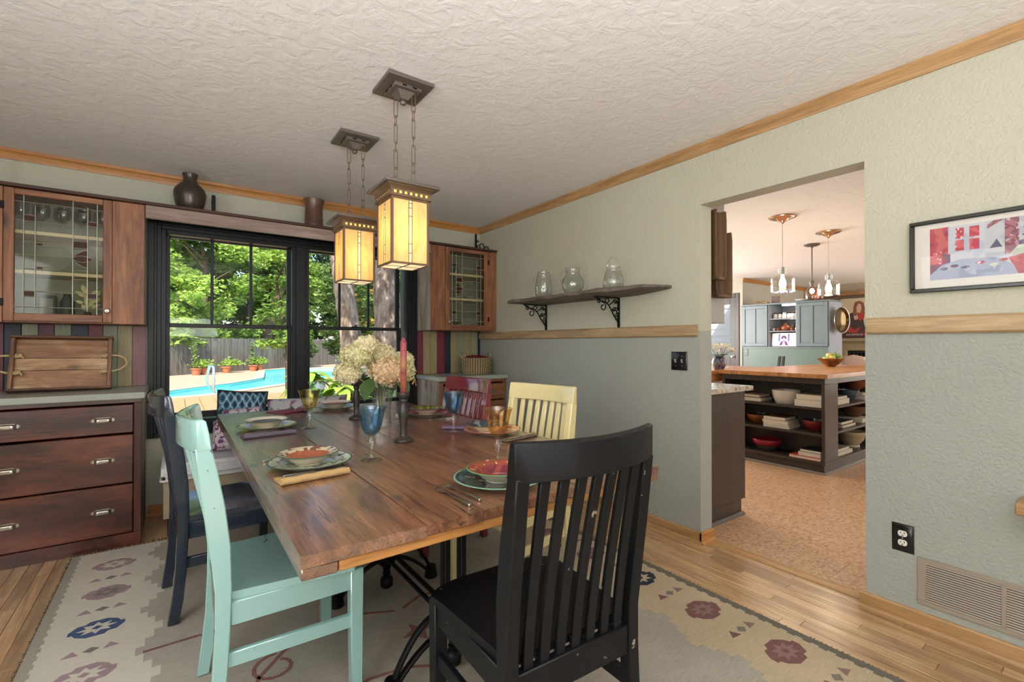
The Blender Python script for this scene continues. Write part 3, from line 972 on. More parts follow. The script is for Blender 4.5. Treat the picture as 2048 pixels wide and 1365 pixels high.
# ---------------------------------------------------------------- window bench
M_cush = plain('white_bench_cushion', C(214, 212, 214), .85, 0, .15, 40)
M_skirt = plain('beige_bench_skirt', C(160, 146, 122), .9, 0, .25, 14, var=.08)
be = thing('window_bench', 'low bench with white cushion and beige skirt under the window', 'bench', (.82, 3.86, 0))
bx0, bx1, by0, by1 = -.07 - .82, 1.80 - .82, 3.535 - 3.86, 4.14 - 3.86
MB().box(bx0, by0, .385, bx1, by1, .478).build('cushion', M_cush, be, bev=.022, seg=3)
pp = [(bx0 + .008, by0, .384), (bx1 - .008, by0, .384), (bx1, by0 + .008, .384), (bx1, by1, .384), (bx0, by1, .384), (bx0, by0 + .008, .384)]
MB().tube(pp, .007, 8, closed=True).build('piping', M_cush, be)
q = MB()
path = []
nx = 46
for i in range(nx + 1):
    x = bx0 + .012 + (bx1 - bx0 - .024) * i / nx
    path.append((x, by0 + .014 + .004 * math.sin(i * 1.1)))
vs = []; fs = []
ring = [(bx0 + .012, by1)] + path + [(bx1 - .012, by1)]
for (x, y) in ring:
    vs += [(x, y, .15), (x, y, .384), (x, y + .012, .384), (x, y + .012, .15)]
for i in range(len(ring) - 1):
    for k in range(4):
        a = i * 4 + k; c = i * 4 + (k + 1) % 4
        fs.append((a, a + 4, c + 4, c))
q.add(vs, fs); q.build('skirt', M_skirt, be)
MB().box(bx0 + .03, by0 + .13, 0, bx1 - .03, by1 - .01, .384).build('base_box', M_barn_dk, be, bev=.004)


def cushion(name, label, m, w, h, th, loc, rot, cat='pillow', piping=None):
    t = thing(name, label, cat, loc, rot=rot)
    n = 12; v = []; f = []
    for s in (1, -1):
        for j in range(n + 1):
            for i in range(n + 1):
                a = -1 + 2 * i / n; c = -1 + 2 * j / n
                pin = 1 - .06 * (abs(a) * abs(c)) ** 2 * 0
                puff = (max(0, 1 - a ** 4) * max(0, 1 - c ** 4)) ** .55
                cx = a * w / 2 * (1 - .05 * (1 - c * c) * abs(a)); cz = c * h / 2 * (1 - .05 * (1 - a * a) * abs(c))
                v.append((cx, s * th / 2 * puff, cz + h / 2))
    k1 = (n + 1) ** 2
    for j in range(n):
        for i in range(n):
            a = j * (n + 1) + i
            f.append((a, a + 1, a + n + 2, a + n + 1)); f.append((k1 + a, k1 + a + n + 1, k1 + a + n + 2, k1 + a + 1))
    o = MB().add(v, f).build('cover', m, t, smooth=80)
    bm = bmesh.new(); bm.from_mesh(o.data); bmesh.ops.remove_doubles(bm, verts=bm.verts[:], dist=.0006); bmesh.ops.recalc_face_normals(bm, faces=bm.faces[:]); bm.to_mesh(o.data); bm.free(); o.data.shade_smooth()
    if piping:
        pts = []
        for i in range(40):
            tt = i / 40 * 4; sd = int(tt); u = (tt - sd) * 2 - 1
            a, c = ((u, -1), (1, u), (-u, 1), (-1, -u))[sd]
            pts.append((a * w / 2 * (1 - .05 * (1 - c * c) * abs(a)), 0, c * h / 2 * (1 - .05 * (1 - a * a) * abs(c)) + h / 2))
        MB().tube(pts, .006, 6, closed=True).build('piping', piping, t)
    return t


def ikat():
    m, nt, b = mat('blue_ikat_fabric')
    v = coords(nt, (1, 1, .45), rnd=False)
    sp = N(nt, 'ShaderNodeSeparateXYZ'); nt.links.new(v, sp.inputs[0])
    nz = noise(nt, coords(nt, (1, 1, .3), rnd=False), 60, 2)
    def sn(sg):
        a = N(nt, 'ShaderNodeMath', operation='MULTIPLY_ADD'); a.inputs[1].default_value = sg; nt.links.new(sp.outputs[2], a.inputs[0]); nt.links.new(sp.outputs[0], a.inputs[2])
        c = N(nt, 'ShaderNodeMath', operation='MULTIPLY_ADD'); c.inputs[1].default_value = .03; nt.links.new(nz, c.inputs[0]); nt.links.new(a.outputs[0], c.inputs[2])
        d = N(nt, 'ShaderNodeMath', operation='MULTIPLY'); d.inputs[1].default_value = 62; nt.links.new(c.outputs[0], d.inputs[0])
        e = N(nt, 'ShaderNodeMath', operation='SINE'); nt.links.new(d.outputs[0], e.inputs[0]); return e.outputs[0]
    m2 = N(nt, 'ShaderNodeMath', operation='MULTIPLY'); nt.links.new(sn(1.1), m2.inputs[0]); nt.links.new(sn(-1.1), m2.inputs[1])
    mr_ = N(nt, 'ShaderNodeMapRange'); mr_.inputs[1].default_value = -1; nt.links.new(m2.outputs[0], mr_.inputs[0])
    r = ramp(nt, mr_.outputs[0], [(.12, C(28, 48, 72)), (.38, C(70, 124, 150)), (.52, C(176, 198, 204)), (.62, C(78, 132, 156)), (.9, C(36, 66, 96))])
    nt.links.new(r.outputs[0], b.inputs['Base Color']); b.inputs['Roughness'].default_value = .9
    return m


M_floral = spots('purple_floral_fabric', C(198, 190, 198), C(112, 62, 110), 26, .54, .9, C(150, 84, 96))
M_floral2 = spots('grey_floral_fabric', C(188, 186, 190), C(156, 116, 132), 16, .57, .9, C(96, 96, 110))
cushion('throw_pillow', 'blue ikat patterned pillow with piping coloured as shade leaning on the window', ikat(), .34, .37, .11, (.395, 4.04, .498), (R(-12), R(6), R(6)), piping=plain('shade_dark_piping', C(50, 42, 38), .8))  # piping coloured dark to stand for the pillow's shadowed side
cushion('throw_pillow', 'small purple floral pillow lying against the blue ikat pillow', M_floral, .26, .27, .10, (.41, 3.895, .488), (R(-12), R(-2), R(4)))
cushion('throw_pillow', 'purple floral pillow low on the bench seen under the table edge', M_floral, .28, .22, .10, (.325, 3.72, .492), (R(-24), R(0), R(-14)))
cushion('throw_pillow', 'long grey pillow with pink flowers on the bench at the table end', M_floral2, .62, .31, .11, (.88, 4.0, .486), (R(-12), R(0), R(0)))

# ---------------------------------------------------------------- tableware
T = TZ + .0003
M_cream = plain('cream_glaze', C(222, 212, 188), .12)
M_rim_dk = plain('dark_green_rim', C(70, 84, 74), .2)
P_sage = spots('sage_painted_plate', C(196, 200, 176), C(92, 70, 78), 34, .58, .15, C(108, 132, 110))
P_mauve = spots('mauve_painted_plate', C(206, 200, 178), C(116, 72, 78), 30, .58, .15, C(150, 140, 110))
P_green = spots('olive_painted_plate', C(128, 132, 98), C(170, 160, 120), 30, .55, .2)
P_pinkm = spots('rose_painted_plate', C(186, 120, 116), C(140, 54, 72), 20, .5, .15, C(220, 190, 160))
P_orange = spots('orange_painted_plate', C(214, 150, 100), C(226, 184, 136), 18, .5, .15, C(180, 96, 56))
P_teal = spots('dark_teal_painted_plate', C(56, 82, 84), C(34, 48, 56), 26, .5, .12, C(140, 146, 120))
P_rustrim = spots('rust_rim_painted', C(198, 184, 156), C(118, 76, 64), 40, .5, .15)
P_rust = plain('rust_orange_glaze', C(150, 86, 62), .15, var=.2)
P_slate = plain('slate_grey_glaze', C(92, 98, 106), .15, var=.15)
P_pink = plain('pink_glaze', C(190, 140, 140), .18, var=.1)
P_olive = spots('olive_glaze', C(128, 118, 58), C(92, 96, 44), 22, .5, .15, C(190, 170, 110))
P_blued = spots('dark_blue_grey_glaze', C(58, 68, 76), C(120, 128, 122), 34, .56, .15)
P_red = spots('red_glaze', C(142, 62, 52), C(108, 40, 52), 12, .5, .12)
P_redrim = spots('red_brown_rim', C(132, 70, 48), C(150, 66, 52), 28, .5, .12, C(210, 160, 110))


def charger(label, loc, mw, mr, me):
    q = MB().lathe([(0, .004), (.085, .004), (.095, .007), (.105, .012), (.142, .020), (.147, .021), (.1485, .0225), (.147, .024), (.142, .0235), (.104, .0155), (.094, .0105), (.084, .0085), (0, .0085)][::1],
                   n=44, m=[me, me, me, me, me, 2, 2, 2, 1, 1, 0, 0])
    q.lathe([(.07, .0), (.082, .0), (.085, .005), (.07, .005)], n=36, m=3)
    return q
    

def plate_set(cl, cloc, cm, bl, bloc, bm_, btilt=0):
    q = MB().lathe([(0, .0035), (.085, .0035), (.105, .011), (.142, .0195), (.1475, .021), (.149, .0225), (.1475, .0240), (.142, .0235), (.106, .0155), (.094, .0105), (.084, .0085), (0, .0085)],
                   n=44, m=[3, 3, 3, 3, 2, 2, 2, 1, 1, 0, 0])
    q.lathe([(.066, 0), (.076, 0), (.078, .004), (.066, .004)], n=30, m=3)
    o = q.build('charger_plate', [cm[0], cm[1], cm[2], M_cream if len(cm) < 4 else cm[3]], loc=(cloc[0], cloc[1], T), smooth=60)
    tag(o, cl, 'plate', 'painted charger plates on the dining table')
    q = MB().lathe([(0, .004), (.046, .004), (.062, .012), (.078, .028), (.086, .034), (.106, .039), (.109, .0405), (.1075, .0425), (.104, .0425), (.086, .0385), (.076, .032), (.062, .018), (.045, .010), (0, .009)],
                   n=44, m=[3, 3, 3, 3, 3, 2, 2, 2, 1, 1, 0, 0, 0])
    q.lathe([(.036, 0), (.046, 0), (.048, .005), (.036, .005)], n=26, m=3)
    o = q.build('soup_bowl', [bm_[0], bm_[1], bm_[2], M_cream if len(bm_) < 4 else bm_[3]], loc=(bloc[0], bloc[1], T + .0090), smooth=60)
    tag(o, bl, 'bowl', 'wide rimmed bowls on the charger plates')


plate_set('sage painted charger plate under the rust orange bowl', (.415, 1.878), (P_sage, P_sage, M_rim_dk), 'rust orange bowl with spotted rim at the mint chair place', (.408, 1.885), (P_rust, P_rustrim, M_rim_dk))
plate_set('cream and mauve charger plate under the slate grey bowl', (.405, 2.83), (P_mauve, P_mauve, M_rim_dk), 'slate grey bowl with cream rim at the navy chair place', (.40, 2.835), (P_slate, M_cream, M_rim_dk))
plate_set('olive charger plate under the pink bowl at the far table end', (.925, 3.40), (P_green, P_green, M_rim_dk), 'pink cream bowl at the far end of the table', (.915, 3.405), (P_pink, M_cream, M_rim_dk))
plate_set('rose painted charger plate under the olive bowl', (1.315, 2.755), (P_pinkm, P_pinkm, M_rim_dk), 'olive yellow bowl at the maroon chair place', (1.31, 2.765), (P_olive, P_olive, M_rim_dk))
plate_set('pale orange charger plate under the dark blue grey bowl', (1.325, 2.02), (P_orange, P_orange, P_rust), 'dark blue grey bowl at the yellow chair place', (1.30, 2.03), (P_blued, P_blued, M_rim_dk))
plate_set('dark teal charger plate under the red bowl', (.868, 1.283), (P_teal, P_teal, plain('light_green_rim', C(120, 158, 134), .2)), 'deep red glazed bowl with green rim behind the black chair', (.872, 1.285), (P_red, P_redrim, plain('green_bowl_rim', C(96, 132, 88), .2)))


def goblet(label, loc, glass):
    t = thing('goblet', label, 'goblet', (*loc, T), group='blown glass goblets on the dining table')
    MB().lathe([(0, .0), (.040, .0), (.041, .002), (.034, .005), (.016, .009), (.0085, .016), (.0075, .028), (.0085, .042), (.013, .056), (.0165, .068), (.0165, .074), (.012, .084), (.0095, .092), (.012, .0975), (0, .0975)], n=24).build('stem', M_clear, t, smooth=60)
    MB().lathe([(0, .098), (.014, .099), (.026, .106), (.034, .120), (.040, .140), (.044, .160), (.049, .182), (.0565, .206), (.0575, .208), (.0565, .209), (.047, .183), (.042, .161), (.038, .141), (.032, .122), (.024, .110), (.012, .104), (0, .103)], n=32).build('cup', glass, t, smooth=60)
    return t


G_blue = thin_glass('cobalt_blue_glass', (.60, .78, .90, 1), .07, .02, .6)
G_blue2 = thin_glass('pale_blue_glass', (.80, .89, .94, 1), .07, .02, .6)
G_olive = thin_glass('olive_yellow_glass', (.92, .88, .66, 1), .07, .02, .6)
G_amber = thin_glass('amber_glass', (.96, .83, .64, 1), .07, .02, .6)
goblet('blue glass goblet in front of the flower vase', (.628, 1.823), G_blue)
goblet('amber brown glass goblet beside the red bowl', (1.015, 1.506), G_amber)
goblet('olive yellow glass goblet between the left place settings', (.592, 2.711), G_olive)
goblet('blue glass goblet in front of the maroon chair', (1.166, 2.14), G_blue)
goblet('pale blue glass goblet at the far table end behind the olive goblet', (.768, 3.29), G_blue2)

# napkins
def napkin(label, m, p0, p1, w, roll=.016):
    """folded cloth with a rolled front edge; p0-p1 is the rolled edge"""
    a = Vector((*p0, 0)); c = Vector((*p1, 0)); L = (c - a).length; ang = math.atan2(c.y - a.y, c.x - a.x)
    sec = []
    prof = [(.006, .0), (.0, roll * .35), (-.001, roll * .8), (.004, roll * 1.25), (.012, roll * 1.45), (.022, roll * 1.3), (.029, roll * .9), (.034, roll * .62), (.045, roll * .62), (w * .6, roll * .55), (w, roll * .5), (w + .003, roll * .25), (w, 0)]
    n = 14; rings = []
    rr = random.Random(hash(label) % 1000 if False else len(label))
    for k in range(n + 1):
        x = L * k / n; wv = .0015 * math.sin(k * 1.7) ; sw = .006 * math.sin(k * .9 + 1)
        rings.append([(x, y + (sw if y > w * .5 else 0), max(0, z + (wv if z > .004 else 0))) for y, z in prof])
    o = MB().loft(rings).build('napkin', m, loc=(a.x, a.y, T), smooth=50)
    o.rotation_euler = (0, 0, ang)
    return tag(o, label, 'napkin', 'folded cloth napkins on the dining table')


M_nap_must = plain('mustard_napkin', C(178, 146, 98), .9, 0, .15, 90)
M_nap_purp = plain('grey_purple_napkin', C(96, 88, 100), .9, 0, .15, 90)
M_nap_mar = plain('maroon_napkin', C(128, 64, 80), .9, 0, .15, 90)
M_nap_plum = plain('plum_napkin', C(120, 100, 124), .9, 0, .15, 90)
napkin('mustard yellow folded napkin beside the rust orange bowl', M_nap_must, (.279, 1.650), (.502, 1.676), .085)
napkin('grey purple folded napkin beside the slate grey bowl', M_nap_purp, (.268, 2.565), (.502, 2.585), .09)
napkin('maroon folded napkin at the far left corner of the table', M_nap_mar, (.575, 3.33), (.735, 3.42), .17, .013)
napkin('mauve folded napkin at the yellow chair place', M_nap_plum, (1.16, 2.26), (1.25, 2.18), .10, .010)
napkin('dull brown folded napkin under the knives by the yellow chair', plain('brown_grey_napkin', C(104, 94, 80), .9), (1.255, 1.782), (1.462, 1.815), .06, .008)
M_silver = plain('flatware_silver', C(190, 184, 174), .22, 1)


def lay(mb, name, label, loc, ang, z, cat):
    o = mb.build(name, M_silver, bev=.0006, loc=(loc[0], loc[1], z)); o.rotation_euler = (0, 0, ang)
    return tag(o, label, cat, 'silver flatware on the dining table')


def fork_mb():
    q = MB()
    q.loft([[(-w, y, z), (w, y, z), (w, y, z + h), (-w, y, z + h)] for y, w, z, h in ((0, .0045, .001, .006), (.004, .0062, .0, .008), (.10, .0052, .001, .0065), (.118, .003, .003, .004), (.135, .003, .005, .003), (.15, .009, .003, .002), (.165, .0115, .0015, .002), (.172, .0115, .001, .002))])
    for i in range(4):
        x = -.0092 + .00613 * i
        q.loft([[(x - w, y, z), (x + w, y, z), (x + w, y, z + .0018), (x - w, y, z + .0018)] for y, w, z in ((.171, .0018, .001), (.195, .0014, .0005), (.212, .0008, .003))])
    return q


def knife_mb():
    q = MB()
    q.loft([[(-w, y, z), (w, y, z), (w, y, z + h), (-w, y, z + h)] for y, w, z, h in ((0, .005, .001, .006), (.004, .0065, 0, .008), (.10, .0055, .001, .006), (.108, .0045, .0015, .004))])
    q.loft([[(-a, y, .002), (c, y, .002), (c, y, .0038), (-a, y, .0038)] for y, a, c in ((.107, .004, .004), (.125, .006, .006), (.19, .006, .009), (.212, .006, .005), (.22, .005, -.002))])
    return q


def spoon_mb():
    q = MB()
    q.loft([[(-w, y, z), (w, y, z), (w, y, z + h), (-w, y, z + h)] for y, w, z, h in ((0, .0045, .001, .005), (.004, .006, 0, .006), (.10, .005, .001, .005), (.125, .003, .003, .003), (.14, .0035, .004, .002), (.15, .011, .002, .002), (.168, .0165, .0005, .002), (.184, .013, .001, .002), (.194, .005, .003, .002))])
    return q


def flat_dir(p0, p1):
    return math.atan2(p1[1] - p0[1], p1[0] - p0[0]) - PI / 2


lay(fork_mb(), 'fork', 'left silver fork of the pair before the teal charger', (.676, 1.140), flat_dir((.676, 1.14), (.672, 1.36)), T, 'fork')
lay(fork_mb(), 'fork', 'right silver fork of the pair touching the teal charger', (.722, 1.160), flat_dir((.722, 1.16), (.706, 1.375)), T, 'fork')
lay(knife_mb(), 'knife', 'silver knife lying on the mustard napkin nearest the plate', (.292, 1.717), flat_dir((.292, 1.717), (.5, 1.742)), T + .0095, 'knife')
lay(spoon_mb(), 'spoon', 'silver spoon lying on the mustard napkin by its rolled edge', (.300, 1.697), flat_dir((.300, 1.697), (.5, 1.722)), T + .0112, 'spoon')
lay(knife_mb(), 'knife', 'silver knife lying on the grey purple napkin', (.275, 2.628), flat_dir((.275, 2.628), (.48, 2.645)), T + .0095, 'knife')
lay(spoon_mb(), 'spoon', 'silver spoon lying on the grey purple napkin', (.285, 2.606), flat_dir((.285, 2.606), (.48, 2.62)), T + .0112, 'spoon')
lay(fork_mb(), 'fork', 'silver fork half hidden behind the sage charger plate', (.272, 2.03), flat_dir((.272, 2.03), (.48, 2.06)), T, 'fork')
lay(knife_mb(), 'knife', 'knife on the brown napkin closest to the yellow chair', (1.452, 1.852), flat_dir((1.452, 1.852), (1.245, 1.815)), T + .0048, 'knife')
lay(knife_mb(), 'knife', 'knife on the brown napkin closest to the amber goblet', (1.455, 1.826), flat_dir((1.455, 1.826), (1.250, 1.79)), T + .0112, 'knife')
lay(fork_mb(), 'fork', 'silver fork beside the rose charger plate at the maroon chair', (1.44, 2.60), flat_dir((1.44, 2.60), (1.23, 2.565)), T, 'fork')
lay(knife_mb(), 'knife', 'silver knife beside the rose charger plate at the maroon chair', (1.44, 2.575), flat_dir((1.44, 2.575), (1.22, 2.535)), T, 'knife')
lay(knife_mb(), 'knife', 'left silver knife on the maroon napkin at the far table end', (.655, 3.555), flat_dir((.655, 3.555), (.665, 3.40)), T + .0078, 'knife')
lay(spoon_mb(), 'spoon', 'silver spoon on the maroon napkin at the far table end', (.70, 3.55), flat_dir((.70, 3.55), (.71, 3.40)), T + .0078, 'spoon')
lay(fork_mb(), 'fork', 'silver fork to the right of the pink bowl at the far end', (1.115, 3.46), flat_dir((1.115, 3.46), (1.12, 3.30)), T, 'fork')
q = MB().lathe([(0, .0), (.016, .0), (.02, .004), (.021, .03), (.019, .03), (.018, .006), (0, .004)], n=18)
tag(q.build('glass_votive', M_clear, loc=(1.10, 2.74, T)), 'tiny clear glass votive behind the right candle holder', 'votive')

# candle holders
M_cand = chipped('dark_turned_wood', C(52, 46, 42), C(120, 96, 74), .35, .70, 50)


def candle_holder(label, loc):
    q = MB().lathe([(0, 0), (.044, 0), (.046, .004), (.044, .010), (.036, .016), (.026, .020), (.0195, .026), (.0165, .031), (.0175, .038), (.0155, .046), (.0165, .072), (.0205, .100), (.0225, .125), (.021, .148), (.0165, .165), (.014, .176), (.014, .182),
                          (.0185, .186), (.0185, .194), (.016, .198), (.021, .203), (.0265, .210), (.028, .220), (.027, .229), (.018, .230), (.016, .216), (0, .214)], n=26)
    return tag(q.build('candle_holder', M_cand, loc=(*loc, T), smooth=50), label, 'candle holder', 'turned wooden candle holders on the dining table')


candle_holder('dark turned wooden candle holder with the painted red candle', (.872, 2.09))
candle_holder('dark turned wooden candle holder left of the flower vase', (.901, 2.887))


def candlemat():
    m, nt, b = mat('painted_red_candle_wax')
    v = coords(nt, (1, 1, 1), rnd=False)
    sx = N(nt, 'ShaderNodeSeparateXYZ'); nt.links.new(v, sx.inputs[0])
    mr = N(nt, 'ShaderNodeMapRange'); mr.inputs[2].default_value = .26; nt.links.new(sx.outputs[2], mr.inputs[0])
    r = ramp(nt, mr.outputs[0], [(0, C(120, 56, 60)), (.2, C(158, 88, 72)), (.32, C(164, 96, 72)), (.42, C(134, 66, 64)), (.55, C(176, 122, 80)), (.66, C(160, 96, 74)), (.74, C(164, 80, 80)), (1, C(150, 66, 78))])
    n = ramp(nt, noise(nt, v, 60, 2, .5, 2), [(.6, (0, 0, 0)), (.66, (1, 1, 1))])
    nt.links.new(mixc(nt, n.outputs[0], r.outputs[0], C(104, 44, 46)), b.inputs['Base Color']); b.inputs['Roughness'].default_value = .4
    b.inputs['Subsurface Weight'].default_value = 0
    return m


M_candle = candlemat()
q = MB().lathe([(0, 0), (.0155, 0), (.0165, .25), (.006, .272), (0, .274)], n=6)
cd = q.build('candle', M_candle, loc=(.872, 2.09, T + .2145), bev=.001)
tag(cd, 'tall painted red six sided candle in the right candle holder', 'candle')
MB().cyl((0, 0, .27), (0, 0, .282), .0012, n=6).build('wick', plain('wick_black', C(30, 26, 24), .9), cd)
cd2 = q.build('candle', M_candle, loc=(.901, 2.887, T + .2145), bev=.001)
tag(cd2, 'painted red candle in the left holder hidden behind the flowers', 'candle')

# vase and hydrangeas
vx, vy = .935, 2.54
t = thing('glass_vase', 'clear fluted glass vase holding the cream hydrangeas', 'vase', (vx, vy, T))
M_vase = thin_glass('fluted_vase_glass', (.93, .95, .94, 1), .13, .03, .85)
wob = lambda a, z: 1 + .045 * math.cos(12 * a)
MB().lathe([(0, 0), (.046, 0), (.05, .006), (.047, .03), (.045, .08), (.048, .13), (.056, .175), (.070, .215), (.076, .222), (.0735, .222), (.066, .212), (.052, .172), (.044, .128), (.041, .08), (.043, .03), (.042, .012), (0, .010)], n=60, wob=wob).build('body', M_vase, t, smooth=60)
M_pet = [leafmat('hydrangea_cream', C(240, 230, 190), C(252, 246, 218), .4, 9), leafmat('hydrangea_blush', C(236, 208, 170), C(250, 230, 196), .4, 9), leafmat('hydrangea_pale_green', C(228, 226, 172), C(248, 242, 206), .4, 9)]
M_stem = plain('flower_stem_green', C(110, 118, 66), .6)
M_fleaf = leafmat('hydrangea_leaf', C(44, 74, 34), C(86, 116, 58), .2, 6)
fl = thing('hydrangea_bouquet', 'cream and blush hydrangea bouquet standing in the glass vase', 'flowers', (vx, vy, T))
fr = random.Random(21)
heads = [(.015, -.055, .305, .098, .072, 1), (-.135, .02, .40, .085, .062, 2), (.005, .075, .40, .09, .065, 0), (.125, .06, .30, .088, .072, 2), (-.17, .07, .30, .07, .06, 0), (.17, .11, .36, .06, .05, 0), (-.09, -.01, .455, .06, .045, 0)]
for hx, hy, hz, hr, hh, hm in heads:
    q = MB()
    n = 420
    for i in range(n):
        ph = math.acos(1 - 2 * (i + .5) / n); th = PI * (1 + 5 ** .5) * i
        jr = fr.uniform(.82, 1.08)
        d = Vector((math.sin(ph) * math.cos(th), math.sin(ph) * math.sin(th), math.cos(ph)))
        c = Vector((hx + d.x * hr * jr, hy + d.y * hr * jr, hz + d.z * hh * jr))
        d = (d + Vector((fr.gauss(0, .45), fr.gauss(0, .45), fr.gauss(0, .45)))).normalized(); u = d.orthogonal().normalized(); w = d.cross(u)
        sp = fr.uniform(0, PI)
        s_ = fr.uniform(.008, .013)
        for k in range(4):
            a = sp + k * PI / 2
            e = u * math.cos(a) + w * math.sin(a); e2 = u * math.cos(a + .75) + w * math.sin(a + .75); e3 = u * math.cos(a - .75) + w * math.sin(a - .75)
            q.add([c, c + e3 * s_ * .62 + d * .002, c + e * s_ + d * .004 * fr.uniform(-.5, 1.5), c + e2 * s_ * .62 + d * .002], [(0, 1, 2, 3)])
    q.sph((hx, hy, hz), (hr * .82, hr * .82, hh * .8), 14, 9)
    q.build('flower_head', M_pet[hm], fl, smooth=0)['kind'] = 'stuff'
    pts = [(hx * k / 8 * (.25 if k < 5 else (.25 + .75 * (k - 5) / 3)), hy * k / 8 * (.25 if k < 5 else (.25 + .75 * (k - 5) / 3)), .02 + (hz - .02) * k / 8) for k in range(9)]
    MB().tube(pts, .0035, 7).build('stem', M_stem, fl)


def leafshape(L, W, fold=.15, droop=.2, n=8):
    v = []; f = []
    for i in range(n + 1):
        t_ = i / n; w = W * math.sin(PI * t_ ** .8) ** .9 * (1 if t_ < 1 else 0) + .0005
        z = -droop * L * t_ * t_
        v += [(-w, L * t_, z + fold * w), (0, L * t_, z), (w, L * t_, z + fold * w)]
    for i in range(n):
        a = i * 3
        f += [(a, a + 1, a + 4, a + 3), (a + 1, a + 2, a + 5, a + 4)]
    return v, f


LV, LF = leafshape(.13, .045)
for lx, ly, lz, rx, rz_ in ((.06, -.06, .275, R(-35), R(200)), (-.07, -.02, .27, R(-50), R(130)), (.10, -.02, .26, R(-60), R(250)), (-.02, .09, .27, R(-20), R(10))):
    o = MB().add(LV, LF).build('leaf', M_fleaf, fl, loc=(lx, ly, lz), smooth=80); o.rotation_euler = (rx, 0, rz_)
M_fade = plain('faded_orange_bloom', C(206, 150, 104), .7)
q = MB()
for k in range(7):
    a = k * 2 * PI / 7
    q.loft([[(x, y, z) for x, y, z in ((.012 * math.cos(a + d) * s, .012 * math.sin(a + d) * s, -.0 - h) for d, s, h in ((-.3, .3, 0), (0, .35, 0.002), (.3, .3, 0)))], [(x, y, z) for x, y, z in ((.034 * math.cos(a + d), .034 * math.sin(a + d), -.03) for d in (-.14, 0, .14))]])
o = q.build('drooping_bloom', M_fade, fl, loc=(.205, .02, .255)); o.rotation_euler = (R(20), R(30), 0)
MB().tube([(.03, .0, .16), (.10, .01, .235), (.17, .02, .275), (.205, .02, .257)], .0028, 6).build('stem', M_stem, fl)

# ---------------------------------------------------------------- hanging lanterns
M_amber = lampglass('amber_art_glass', C(226, 194, 130), C(240, 218, 168), .14)
M_amber_p = lampglass('pale_art_glass', C(240, 222, 178), C(248, 236, 204), .3)
M_sq = lampglass('frieze_art_glass', C(244, 214, 120), C(250, 228, 150), .55)
M_white_gl = lampglass('white_bottom_glass', C(232, 224, 204), C(244, 238, 224), .3)
M_lbronze = plain('lantern_bronze', C(112, 88, 66), .45, .3)
M_bulb = emit('warm_bulb', (1, .78, .42, 1), 9)


